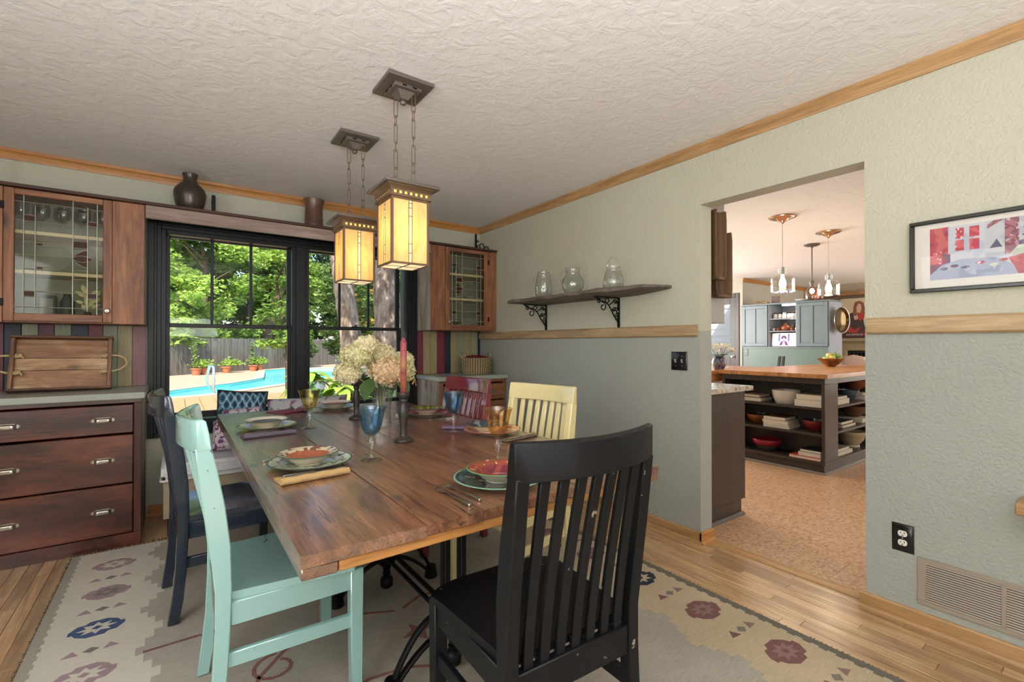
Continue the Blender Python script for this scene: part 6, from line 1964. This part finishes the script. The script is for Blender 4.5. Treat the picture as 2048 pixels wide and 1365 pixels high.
MB().box(-.006, -.036, -.058, 0, .036, .058).build('plate', M_blkplate, t, bev=.002)
for z in (-.022, .022):
    MB().cyl((-.006, 0, z), (-.009, 0, z), .016, n=14).build('receptacle', plain('grey_receptacle', C(120, 124, 120), .3), t)
# on top of the hutch
tag(MB().box(-.01, -.065, 0, .01, .065, .135).build('dark_card', CV['brown'], loc=(8.62, 4.0, 1.9305)), 'small dark card standing on top of the hutch', 'card')
tag(MB().tube([(-.05, -.12, .012), (0, .02, .02), (.04, .16, .03)], [.02, .016, .01], 8).tube([(.05, -.10, .012), (.0, 0, .045), (-.03, .14, .05)], [.012, .014, .01], 8).build('driftwood', wood('pale_driftwood', C(150, 118, 84), C(198, 170, 132), 'Y', 2, .8, .3, .1), loc=(8.60, 4.22, 1.939)), 'pale driftwood pieces lying on top of the hutch', 'driftwood')
tag(MB().lathe([(0, 0), (.05, 0), (.11, .03), (.12, .045), (.10, .03), (0, .01)], n=24).build('white_dish', M_white_pl, loc=(8.62, 3.56, 1.9305)), 'shallow white dish on top of the hutch', 'dish')
tag(MB().lathe([(0, 0), (.045, 0), (.07, .03), (.08, .10), (.06, .15), (.05, .18), (.055, .19), (0, .19)], n=24).build('copper_pot', plain('rose_copper', C(170, 120, 100), .3, .5), loc=(8.62, 3.32, 1.9305)), 'rose copper pot on top of the hutch', 'pot')
t = thing('copper_tray', 'round bronze tray with bright rim hung on the hutch side', 'tray', (8.64, 3.03, 1.60), rot=(R(90), 0, R(-9)))
MB().lathe([(0, -.005), (.17, -.005), (.19, .012), (.20, .03), (.212, .034), (.212, .028), (.202, .022), (.194, .004), (.175, -.012), (0, -.012)], n=44, m=[0, 0, 0, 1, 1, 1, 1, 1, 1]).build('dish', [plain('dark_mirror_bronze', C(84, 68, 42), .15, .85), M_pewter], t, loc=(0, 0, .012), smooth=50)
MB().cyl((0, 0, .004), (0, 0, -.066), .012, n=10).build('hook', M_pewter, t)
# fireplace
M_mant = plain('taupe_mantel', C(160, 148, 122), .5)
t = thing('fireplace', 'taupe mantel fireplace with black firebox in the far living room', 'fireplace', (11.098, 3.0, 0))
q = MB().box(-.14, -.95, 0, 0, -.72, 1.27).box(-.14, .72, 0, 0, .80, 1.27).box(-.14, -.72, 1.09, 0, .72, 1.27).box(-.22, -1.0, 1.27, 0, .84, 1.335).box(-.16, -.96, 1.24, 0, .81, 1.27)
q.box(-.02, -.72, .0, 0, .72, 1.09, 0)
q.build('mantel', M_mant, t, bev=.004)
MB().box(-.06, -.72, .15, -.021, .72, 1.075).build('firebox', M_iron, t, bev=.003)
q = MB()
for k in range(22):
    y = -.68 + 1.36 * k / 21
    q.cyl((-.075, y, .94), (-.075, y, 1.05), .006, n=6)
q.box(-.08, -.7, .93, -.068, .7, .945).box(-.08, -.7, 1.045, -.068, .7, 1.06)
q.build('grille', plain('grille_grey', C(70, 70, 72), .4, .6), t)
# poster of a seated woman with a bellows instrument, generic
t = thing('art_poster', 'framed poster of a seated dark haired woman in red standing on the mantel', 'poster', (10.99, 3.555, 1.3355), rot=(0, R(3), 0))
PO = [plain('poster_' + n, C(*c), .6) for n, c in (('cream', (214, 200, 168)), ('dark', (74, 62, 60)), ('hair', (140, 92, 76)), ('skin', (216, 178, 152)), ('red', (176, 62, 62)), ('brown', (86, 56, 50)), ('pleat', (232, 214, 186)), ('white', (236, 230, 220)), ('green', (150, 160, 120)))]
MB().box(-.006, -.29, 0, .012, .29, .80).build('board', PO[0], t, bev=.002)
q = MB()


def po(pts, m, d):
    n = len(pts); x1 = -.0062 - .0004 * d
    q.add([(x1, .29 - .58 * u, .80 * v_) for u, v_ in pts] + [(-.006, .29 - .58 * u, .80 * v_) for u, v_ in pts], [tuple(range(n))] + [(i, (i + 1) % n, (i + 1) % n + n, i + n) for i in range(n)], m)


po([(.02, .0), (1, .0), (1, .12), (.9, .2), (.8, .3), (.1, .32), (.02, .14)], 5, 1)
po([(.28, .25), (.22, .5), (.30, .62), (.44, .66), (.66, .60), (.72, .3)], 1, 2)
po([(.25, .34), (.20, .16), (.5, .12), (.62, .28), (.42, .2)], 4, 3)
po([(.40, .80), (.44, .90), (.56, .93), (.68, .88), (.74, .7), (.70, .5), (.62, .46), (.42, .52), (.38, .62)], 2, 3)
po([(.50, .62), (.48, .76), (.53, .86), (.61, .84), (.63, .72), (.59, .62)], 3, 4)
po([(.52, .64), (.62, .62), (.72, .58), (.70, .48), (.58, .42), (.52, .52)], 4, 5)
po([(.40, .54), (.52, .58), (.55, .48), (.44, .45)], 3, 5)
for k in range(6):
    po([(.72 + .01 * k, .72 - .085 * k), (.98, .64 - .085 * k), (.98, .575 - .085 * k), (.72 + .01 * k, .655 - .085 * k)], 6, 4)
po([(.76, .88), (.95, .92), (.95, .82), (.8, .8)], 8, 2); po([(.64, .07), (.74, .07), (.74, .12), (.64, .12)], 4, 4)
q.build('print', PO, t, smooth=0)


def text_mesh(s, size, m, parent, loc, rot, ext=.001):
    cu = bpy.data.curves.new('lettering', 'FONT'); cu.body = s; cu.size = size; cu.extrude = ext; cu.align_x = 'CENTER'
    o = bpy.data.objects.new('lettering', cu); COL.objects.link(o)
    dg = bpy.context.evaluated_depsgraph_get(); me = bpy.data.meshes.new_from_object(o.evaluated_get(dg)); bpy.data.objects.remove(o)
    me.materials.clear(); me.materials.append(m)
    n = bpy.data.objects.new('lettering', me); COL.objects.link(n); n.parent = parent; n.location = loc; n.rotation_euler = rot
    return n


text_mesh('ACCORDEON', .044, PO[7], t, (-.0095, .04, .055), (R(90), 0, R(-90)))
# chairs by the island
t = thing('bar_chair', 'black chair back showing behind the kitchen island', 'chair', (7.85, 3.58, 0))
for dy in (-.02, .04):
    MB().loft([[(-.02, dy, 0), (.015, dy, 0), (.015, dy + .035, 0), (-.02, dy + .035, 0)], [(-.01, dy, .5), (.025, dy, .5), (.025, dy + .035, .5), (-.01, dy + .035, .5)], [(.05, dy - .03, 1.02), (.075, dy - .03, 1.02), (.075, dy + .01, 1.02), (.05, dy + .01, 1.02)]]).build('post', M_black, t, bev=.003)
MB().box(-.40, -.05, .45, .03, .25, .49).build('seat', M_black, t, bev=.005)
MB().box(.035, .015, .70, .05, .20, .78).build('back_rail', M_black, t, bev=.003)
for dy in (-.04, .21):
    MB().box(-.38, dy, 0, -.34, dy + .035, .45).build('front_leg', M_black, t, bev=.003)
M_pinkf = plain('pale_pink_fabric', C(226, 200, 186), .9, var=.05)
t = thing('upholstered_chair', 'pale pink upholstered chair beyond the island', 'chair', (9.31, 2.98, 0))
MB().box(-.3, -.3, .12, .3, .3, .45).build('seat', M_pinkf, t, bev=.05, seg=3)
MB().loft([[(-.3 + a, y, z) for y, z in ((-.3, .40), (.3, .40), (.29, .85), (.18, 1.0), (0, 1.04), (-.18, 1.0), (-.29, .85))] for a in (0, .12)]).build('backrest', M_pinkf, t, bev=.03, seg=3)
for sx in (-.26, .22):
    for sy in (-.26, .22):
        MB().box(sx, sy, 0, sx + .04, sy + .04, .12).build('leg', M_cab_br, t)

# three kitchen pendants
M_copper = plain('brushed_copper_nickel', C(216, 196, 180), .2, 1)
M_bulbk = emit('kitchen_bulb', (1, .86, .62, 1), 14)


def kpend(label, x, y, zb_, big=True):
    t = thing('kitchen_pendant', label, 'pendant lamp', (x, y, ZC))
    if big:
        MB().lathe([(0, 0), (.118, 0), (.122, -.006), (.112, -.014), (.085, -.022), (.075, -.022), (.02, -.052), (.008, -.068), (0, -.068)], n=36).build('ceiling_rose', M_copper, t, smooth=40)
        z0 = -(ZC - zb_)
        MB().cyl((0, 0, -.066), (0, 0, z0 + .235), .0028, n=8).build('cord', plain('grey_cord', C(190, 186, 178), .5), t)
        MB().lathe([(.10, 0), (.102, .004), (.102, .12), (.094, .145), (.06, .165), (.036, .172), (.034, .215), (.037, .22), (.035, .22), (.031, .172), (.056, .161), (.088, .142), (.097, .12), (.097, .004)], (0, 0, z0), n=36).build('glass_shade', M_clear, t, smooth=50)
        MB().cyl((0, 0, z0 + .17), (0, 0, z0 + .24), .016, n=14).build('socket', M_pewter, t)
        MB().lathe([(0, .04), (.02, .045), (.032, .07), (.028, .10), (.014, .14), (.012, .17), (0, .17)], (0, 0, z0), n=18).build('bulb', M_bulbk, t, smooth=60)
        point('kitchen_pendant_light', (x, y, zb_ - .03), 4.0, (1, .84, .6), .05)
    else:
        MB().lathe([(0, 0), (.085, 0), (.085, -.012), (.06, -.024), (.02, -.03), (.01, -.05), (0, -.05)], n=28).build('ceiling_rose', M_bronze, t, smooth=40)
        z0 = -(ZC - zb_)
        MB().cyl((0, 0, -.045), (0, 0, z0 + .21), .007, n=10).build('stem', M_bronze, t)
        MB().lathe([(0, .22), (.025, .22), (.03, .19), (.022, .17), (.022, .15), (.03, .148), (0, .148)], (0, 0, z0), n=16).build('socket', M_bronze, t)
        MB().lathe([(.03, .15), (.06, .11), (.078, .05), (.07, .0), (.067, .0), (.074, .05), (.056, .108), (.028, .147)], (0, 0, z0), n=30).build('glass_shade', thin_glass('smoky_rose_glass', (.9, .78, .72, 1), .06, .02, .6), t, smooth=60)
        MB().sph((0, 0, z0 + .095), (.026, .026, .034), 12, 8).build('bulb', M_bulbk, t)
    return t


kpend('clear glass jar pendant nearest the doorway in the kitchen', 4.728, 2.129, 1.715)
kpend('clear glass jar pendant farther right in the kitchen', 5.767, 2.122, 1.743)
kpend('smoky glass pendant on a dark bronze stem in the kitchen', 6.326, 2.507, 1.772, False)
tag(MB().tube(arc((0, 0, -.012), .02, 0, 300, 12, 'xz'), .003, 6).cyl((.02, 0, -.012), (.02, 0, 0), .003, n=6).build('ceiling_hook', M_white_pl, loc=(5.58, 2.42, ZC)), 'small white hook screwed in the kitchen ceiling', 'hook')

# ================================================================ garden outside the window
GZ = -.20
M_deck = plain('pool_deck_concrete', C(154, 138, 118), .8, 0, .2, 30, var=.05)
M_paver = plain('sandstone_paver', C(156, 124, 88), .8, 0, .3, 40, var=.08)
M_coping = plain('pale_coping', C(172, 158, 138), .7)
pool = [(-7, 14.9), (-.5, 15.1), (.55, 15.4), (1.1, 15.8), (1.9, 16.7), (3.2, 18.2), (4.3, 19.8), (6.5, 20.8), (9.5, 21.6), (11.5, 24), (10.5, 27), (8.3, 27.8), (6.9, 28.7), (5.2, 29.2), (3.85, 27.9), (2.95, 21.8), (2.33, 20.6), (1.58, 19.4), (.65, 18.4), (-.1, 17.4), (-.6, 16.6), (-7, 16.3)]
outer = [(-30, 4.36), (40, 4.36), (40, 60), (-30, 60)]
bm = bmesh.new()


def loop(pts, z):
    vs = [bm.verts.new((x, y, z)) for x, y in pts]
    return vs, [bm.edges.new((vs[i], vs[(i + 1) % len(vs)])) for i in range(len(vs))]


vo, eo = loop(outer, GZ); vp, ep = loop(pool, GZ)
bmesh.ops.triangle_fill(bm, edges=eo + ep, use_beauty=True)
for f in bm.faces:
    if f.normal.z < 0: f.normal_flip()
low = [bm.verts.new((x, y, GZ - 1.3)) for x, y in pool]
for i in range(len(pool)):
    f = bm.faces.new((vp[i], vp[(i + 1) % len(pool)], low[(i + 1) % len(pool)], low[i])); f.material_index = 1
me = bpy.data.meshes.new('ground'); bm.to_mesh(me); bm.free()
M_poolwall = plain('pool_plaster', C(150, 214, 220), .5)
me.materials.append(M_deck); me.materials.append(M_poolwall)
gr = bpy.data.objects.new('ground', me); COL.objects.link(gr); struct(gr)


def watermat():
    m, nt, b = mat('pool_water')
    v = coords(nt, rnd=False)
    r = ramp(nt, noise(nt, v, .8, 3), [(.3, C(70, 196, 204)), (.7, C(120, 222, 222))])
    nt.links.new(r.outputs[0], b.inputs['Base Color']); b.inputs['Roughness'].default_value = .08
    b.inputs['Specular IOR Level'].default_value = .25
    bump(nt, noise(nt, v, 6, 2), b, .12, .02)
    return m


q = MB(); q.prism(pool, 'z', GZ - 1.2, GZ - .09)
tag(q.build('pool_water', watermat(), smooth=0), 'turquoise swimming pool water behind the window', 'water', kind='stuff')
q = MB(); L = []; O = []
n = len(pool)
for i in range(n):
    a, c = Vector(pool[i - 1]), Vector(pool[(i + 1) % n]); d_ = (c - a).normalized(); nn = Vector((d_.y, -d_.x))
    p = Vector(pool[i]); L.append(p + nn * .32); O.append(p - nn * .02)
v = [(p.x, p.y, GZ + .001) for p in O] + [(p.x, p.y, GZ + .03) for p in O] + [(p.x, p.y, GZ + .03) for p in L] + [(p.x, p.y, GZ + .001) for p in L]
f = []
for i in range(n):
    j = (i + 1) % n
    for k in range(4):
        f.append((k * n + i, k * n + j, ((k + 1) % 4) * n + j, ((k + 1) % 4) * n + i))
q.add(v, f)
tag(q.build('pool_coping', M_coping), 'pale stone coping around the swimming pool', 'coping')

# sandstone pavers near the window
pv = thing('paver_terrace', 'terrace of sandstone pavers between the window and the pool', 'terrace', (0, 8, GZ))
pm0 = None
for i in range(14):
    for j in range(20):
        x = -.9 + .31 * i; y = .6 + .31 * j
        if x < -.6 and y > 5.8 or (x > 2.2 and y < 3): continue
        if pm0 is None:
            pm0 = MB().box(-.151, -.151, 0, .151, .151, .035).build('paver', M_paver, pv, bev=.006, loc=(x, y, 0))
        else:
            clone(pm0, pv, (x, y, .002 * ((i * 7 + j * 3) % 3)))
# fence
M_fence = wood('grey_fence_board', C(84, 78, 72), C(132, 124, 116), 'Z', .5, .8, .2, .10, 6)
fd = Vector((4.986, 4.377)).normalized(); fn = Vector((-fd.y, fd.x)); fa = R(41.28)
fe = thing('board_fence', 'tall grey vertical board fence behind the pool', 'fence', (-.147, 25.85, GZ), fa)
fm = None
k = 0
tt = -5.2
while tt < 15.5:
    if fm is None:
        fm = MB().box(-.068, -.012, 0, .068, .012, 1.70).build('fence_board', M_fence, fe, bev=.004, loc=(tt, 0, 0))
    else:
        clone(fm, fe, (tt, .006 * ((k * 5) % 3), .012 * ((k * 7) % 4) - .02))
    k += 1; tt += .14
for z in (.3, 1.35):
    MB().box(-5.3, .03, z, 15.6, .08, z + .09).build('fence_rail', M_fence, fe)
# pool hand rail
M_chrome = plain('stainless_rail', C(214, 216, 218), .12, 1)
t = thing('pool_handrail', 'bent stainless pool handrail at the water edge', 'handrail', (.88, 15.5, GZ))
for dy in (0, .5):
    MB().tube([(0, dy, .032), (0, dy, .70), (-.01, dy + .03, .78), (-.04, dy + .10, .815), (-.09, dy + .19, .79), (-.13, dy + .27, .60), (-.15, dy + .32, .30), (-.08, dy + .36, .16), (-.04, dy + .40, .10)], .024, 10).build('rail', M_chrome, t)
    MB().lathe([(.05, 0), (.05, .012), (.028, .02), (.024, .03)], (0, dy, .032), 16).build('flange', M_chrome, t)
# terracotta pots with plants, two with climbing vines
M_terra_o = plain('terracotta_planter', C(178, 104, 70), .7, var=.1)
M_hl = leafmat('light_garden_leaf', C(96, 134, 44), C(176, 200, 88), .35, 4)
M_vine = leafmat('vine_leaf', C(70, 96, 44), C(150, 172, 92), .3, 4)
gr_ = random.Random(31)


def leafcloud(n, fn_, size, rng, flat_=.5):
    V = []; F = []
    for i in range(n):
        c = Vector(fn_(rng))
        u = Vector((rng.gauss(0, 1), rng.gauss(0, 1), rng.gauss(0, flat_))).normalized()
        w = u.cross(Vector((rng.gauss(0, 1), rng.gauss(0, 1), rng.gauss(0, 1)))).normalized()
        s = size * rng.uniform(.6, 1.25); k = len(V); nn = u.cross(w) * s * .18
        V += [c - u * s * .5, c + w * s * .3 + nn, c + u * s * .55, c - w * s * .3 + nn]
        F += [(k, k + 1, k + 2), (k, k + 2, k + 3)]
    return V, F


def potplant(label, x, y, vine, pots=2):
    t = thing('potted_plant', label, 'plant', (x - fn.x * .35, y - fn.y * .35, GZ), fa)
    for k in range(pots):
        MB().lathe([(0, 0), (.15, 0), (.21, .26), (.235, .265), (.235, .32), (.2, .32), (.19, .28), (0, .27)], (-.22 + .40 * k, 0, 0), 18).build('pot', M_terra_o, t)
    V, F = leafcloud(420, lambda r: ((r.gauss(.1, .22)), r.gauss(0, .15), .38 + abs(r.gauss(0, .13))), .13, gr_)
    MB().add(V, F).build('foliage', M_hl, t, smooth=0)['kind'] = 'stuff'
    if vine:
        q = MB()
        for s in (-1, 1):
            q.tube([(-.28 + .12 * s, .05, .3), (-.26 + .05 * s, .06, 1.0), (-.24 + .02 * s, .08, 1.5)], .012, 5)
        q.build('trellis', M_iron, t)
        V, F = leafcloud(300, lambda r: (-.27 + r.gauss(0, .07) + .02 * math.sin(5), .0 + r.gauss(0, .05), .3 + 1.2 * r.random()), .10, gr_)
        MB().add(V, F).build('vine', M_vine, t, smooth=0)['kind'] = 'stuff'


potplant('potted plant with climbing vine by the fence at the left', .70, 26.05, True)
potplant('low potted plant by the fence behind the pool handrail', 1.95, 27.15, False, 1)
potplant('potted plant with climbing vine by the fence in the middle', 3.25, 28.35, True)

# trees: crown of leaves on branches
M_bark = wood('sunlit_bark', C(120, 100, 84), C(216, 196, 176), 'Z', 1.6, .9, .8, .08, 3, patch=(.5, .45, .42))  # sun dapple painted into the colour, paler than the shaded copy below
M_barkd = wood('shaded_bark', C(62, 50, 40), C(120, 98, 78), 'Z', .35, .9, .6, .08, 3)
LM = [leafmat('maple_leaf_bright', C(110, 148, 48), C(196, 218, 112), .45, .7), leafmat('maple_leaf_mid', C(74, 112, 40), C(160, 190, 84), .4, .7), leafmat('oak_leaf_dark', C(40, 66, 30), C(112, 142, 66), .35, .7), leafmat('autumn_tinted_leaf', C(120, 92, 40), C(190, 170, 84), .35, .7)]


def tree(name, label, x, y, h, cr, mi, nleaf, size, rng, trunk=.18, low=.25, bark=None, group=None):
    t = thing(name, label, 'tree' if 'tree' in name else 'shrub', (x, y, GZ), group=group)
    if trunk:
        q = MB()
        q.tube([(0, 0, 0), (.05 * rng.uniform(-1, 1), 0, h * .3), (.25 * rng.uniform(-1, 1), .1, h * .62), (.3 * rng.uniform(-1, 1), .1, h * .85)], [trunk * 1.15, trunk, trunk * .7, trunk * .25], 9)
        for k in range(6):
            a = rng.uniform(0, 2 * PI); z = h * rng.uniform(.3, .7)
            q.tube([(0, 0, z), (cr * .4 * math.cos(a), cr * .4 * math.sin(a), z + h * .10), (cr * .75 * math.cos(a), cr * .75 * math.sin(a), z + h * .14)], [trunk * .45, trunk * .28, trunk * .08], 6)
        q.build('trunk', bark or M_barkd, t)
    blobs = []
    for k in range(44):
        z = h * (low + (1 - low) * rng.random()); rr_ = cr * (.45 + .55 * math.sin(PI * min(1, max(0, (z / h - low) / (1 - low) * .85 + .12)))) ; a = rng.uniform(0, 2 * PI); r = rr_ * math.sqrt(rng.random()) * .9
        blobs.append((r * math.cos(a), r * math.sin(a), z, cr * rng.uniform(.22, .42)))

    def pt(r_):
        bx_, by_, bz_, br = r_.choice(blobs)
        d = Vector((r_.gauss(0, 1), r_.gauss(0, 1), r_.gauss(0, 1))).normalized() * br * r_.random() ** .4
        return (bx_ + d.x, by_ + d.y, max(.05, bz_ + d.z * .6))
    V, F = leafcloud(nleaf, pt, size, rng, .35)
    MB().add(V, F).build('crown', LM[mi], t, smooth=0)['kind'] = 'stuff'
    return t


tr = random.Random(77)
for k, (x, y, h, cr, mi, lab) in enumerate((
        (-5.0, 27.0, 8.5, 2.6, 0, 'bright green maple at the far left behind the fence'), (-2.2, 29.4, 9, 2.7, 0, 'bright green maple behind the left end of the fence'), (1.2, 30.0, 9, 2.6, 0, 'sunlit maple behind the fence above the handrail'),
        (3.6, 32.2, 9.5, 2.7, 1, 'mid green maple behind the fence at the left window middle'), (6.0, 33.8, 9.5, 2.6, 1, 'mid green tree behind the fence beside the window mullion'), (7.9, 38.0, 10, 3.0, 2, 'dark oak behind the fence past the mullion'),
        (11.6, 38.5, 10, 3.0, 2, 'dark oak far behind the fence in the right window'), (15.0, 40.0, 10, 3.2, 2, 'dark oak at the far right behind the fence'), (-.2, 33.5, 11, 3.4, 1, 'tall rear tree at the left behind the maples'),
        (4.8, 38, 12, 3.6, 2, 'tall dark rear tree behind the middle of the fence'), (19.0, 42, 11, 3.6, 2, 'dark tree at the end of the garden'), (-6, 33, 12, 3.6, 1, 'tall rear tree at the far left corner'))):
    tree('garden_tree', lab, x, y, h, cr, mi, 15000, .27, tr, low=.13)
tree('garden_tree', 'low leafy maple hanging over the fence top at the left', -.2, 26.9, 4.6, 1.5, 0, 3200, .24, tr, .08, .30)
tree('garden_tree', 'small leafy tree in the garden right of the pool', 6.6, 15.5, 6.2, 1.5, 2, 6500, .17, tr, .10, .20)
tree('garden_tree', 'leafy tree near the pool end behind the pendant lanterns', 8.8, 19.0, 7.5, 2.0, 2, 7000, .20, tr, .12, .15)
tree('garden_tree', 'dense tree behind the two big trunks', 9.2, 14.2, 7.5, 2.0, 2, 7500, .18, tr, .12, .10)
tree('garden_tree', 'yellow tinted small tree beside the pool deck', 8.2, 23.5, 4.0, 1.6, 3, 4000, .20, tr, .10, .12)
tree('garden_shrub', 'rusty yellow shrub at the pool corner', 7.0, 19.6, 1.7, 1.1, 3, 2200, .15, tr, 0, .1)
tree('garden_shrub', 'dark green shrub at the end of the fence', 6.2, 30.2, 2.2, 1.0, 2, 2200, .18, tr, 0, .1)
# three big trunks close by
def bigtrunk(label, pts, rad, m, leaves=None):
    t = thing('tree_trunk', label, 'tree', (pts[0][0], pts[0][1], GZ))
    q = MB(); P_ = [Vector(p) - Vector((pts[0][0], pts[0][1], GZ)) for p in pts]
    rng = random.Random(len(label))
    fine = []; rf = []
    for i in range(len(P_) - 1):
        for k in range(8):
            fine.append(P_[i].lerp(P_[i + 1], k / 8)); rf.append((rad[i] + (rad[i + 1] - rad[i]) * k / 8) * rng.uniform(.94, 1.06))
    fine.append(P_[-1]); rf.append(rad[-1])
    q.tube(fine, rf, 16); q.build('trunk', m, t, smooth=70)
    if leaves:
        V, F = leafcloud(leaves[0], lambda r: (leaves[1] + r.gauss(0, leaves[4]), leaves[2] + r.gauss(0, .5), leaves[3] + r.gauss(0, leaves[5])), .16, rng, .4)  # unseen leaf cloud, set towards the sun to dapple the trunk
        MB().add(V, F).build('crown', LM[leaves[6]], t, smooth=0)['kind'] = 'stuff'


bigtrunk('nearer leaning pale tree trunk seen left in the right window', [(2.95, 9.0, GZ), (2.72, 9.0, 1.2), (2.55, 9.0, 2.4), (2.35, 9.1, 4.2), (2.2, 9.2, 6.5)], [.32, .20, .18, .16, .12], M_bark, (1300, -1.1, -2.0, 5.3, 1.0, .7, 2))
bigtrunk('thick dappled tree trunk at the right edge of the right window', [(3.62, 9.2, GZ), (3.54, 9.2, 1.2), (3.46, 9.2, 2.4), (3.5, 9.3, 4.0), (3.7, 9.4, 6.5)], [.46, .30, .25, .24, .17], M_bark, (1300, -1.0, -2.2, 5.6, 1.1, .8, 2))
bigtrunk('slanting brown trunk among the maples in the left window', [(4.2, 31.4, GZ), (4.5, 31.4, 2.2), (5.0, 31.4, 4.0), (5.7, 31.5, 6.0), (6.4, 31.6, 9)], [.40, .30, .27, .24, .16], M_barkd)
tree('garden_tree', 'slender leafy sapling between the two big trunks', 3.05, 10.4, 4.8, .75, 2, 2600, .13, tr, .04, .25)
tree('garden_tree', 'slender leafy sapling left of the nearer pale trunk', 2.05, 11.5, 4.6, .8, 1, 2600, .13, tr, .04, .30)
# hosta and ferns under the window
LVh, LFh = leafshape(.26, .085, .18, .75, 7)
hm = bpy.data.meshes.new('hosta_leaf'); hm.from_pydata(LVh, [], LFh); hm.shade_smooth(); hm.materials.append(M_hl)
hm2 = bpy.data.meshes.new('broad_leaf'); hm2.from_pydata(LVh, [], LFh); hm2.shade_smooth(); hm2.materials.append(leafmat('dark_broad_leaf', C(36, 58, 40), C(84, 110, 72), .2, 3))
hr = random.Random(12)


def hosta(label, x, y, z0, n, r, mesh, zs=1.0):
    t = thing('hosta_plant', label, 'plant', (x, y, GZ))
    for i in range(n):
        o = bpy.data.objects.new('leaf', mesh); COL.objects.link(o); o.parent = t
        a = hr.uniform(0, 2 * PI); q_ = hr.random()
        o.location = (r * q_ * math.cos(a), r * q_ * math.sin(a), z0 * zs * (1.05 - q_ * .55) + hr.uniform(-.06, .06))
        o.rotation_euler = (R(hr.uniform(-20, 45) - 30 * q_), 0, a - PI / 2 + hr.uniform(-.4, .4)); s = hr.uniform(.75, 1.2); o.scale = (s, s, s)
    q = MB()
    for i in range(9):
        a = i * .7
        q.tube([(0, 0, 0), (r * .3 * math.cos(a), r * .3 * math.sin(a), z0 * .55), (r * .6 * math.cos(a), r * .6 * math.sin(a), z0 * .8)], .008, 5)
    q.build('stalks', M_stem, t)['kind'] = 'stuff'


hosta('yellow green hosta close outside the right window', 1.92, 6.9, .80, 75, .42, hm)
hosta('light green hosta left of the nearest one outside the window', 1.62, 7.4, .92, 60, .34, hm)
hosta('dark leaved plant beside the hostas outside the window', 2.42, 7.5, .95, 60, .42, hm2)
hosta('dark leaved plant behind the flower vase outside the window', 3.05, 7.9, .75, 50, .42, hm2)
tree('garden_shrub', 'dry yellow ground shrub below the hostas', 1.95, 6.95, .45, .5, 3, 1300, .08, tr, 0, .05)
t = thing('garden_pot', 'terracotta planter with shrub across the pool', 'planter', (6.9, 22.8, GZ))
MB().lathe([(0, 0), (.22, 0), (.30, .5), (.33, .51), (.33, .58), (.28, .58), (0, .52)], n=20).build('pot', M_terra_o, t)
V, F = leafcloud(500, lambda r: (r.gauss(0, .25), r.gauss(0, .25), .75 + r.gauss(0, .15)), .14, gr_)
MB().add(V, F).build('foliage', LM[1], t, smooth=0)['kind'] = 'stuff'
# house siding seen through the glazed kitchen door
sd = thing('white_siding_wall', 'white clapboard siding of the house wing seen through the kitchen door', 'wall', (11.8, 7.2, 0))
M_siding = plain('white_siding', C(232, 232, 230), .6)
for i in range(15):
    MB().loft([[(.0, y, .18 * i), (-.03, y, .18 * i), (-.012, y, .18 * i + .182), (0, y, .18 * i + .182)] for y in (-2.4, 2.6)]).build('clapboard', M_siding, sd, smooth=0)
MB().box(0, -2.4, -.2, .1, 2.6, 2.75).build('sheathing', M_siding, sd)
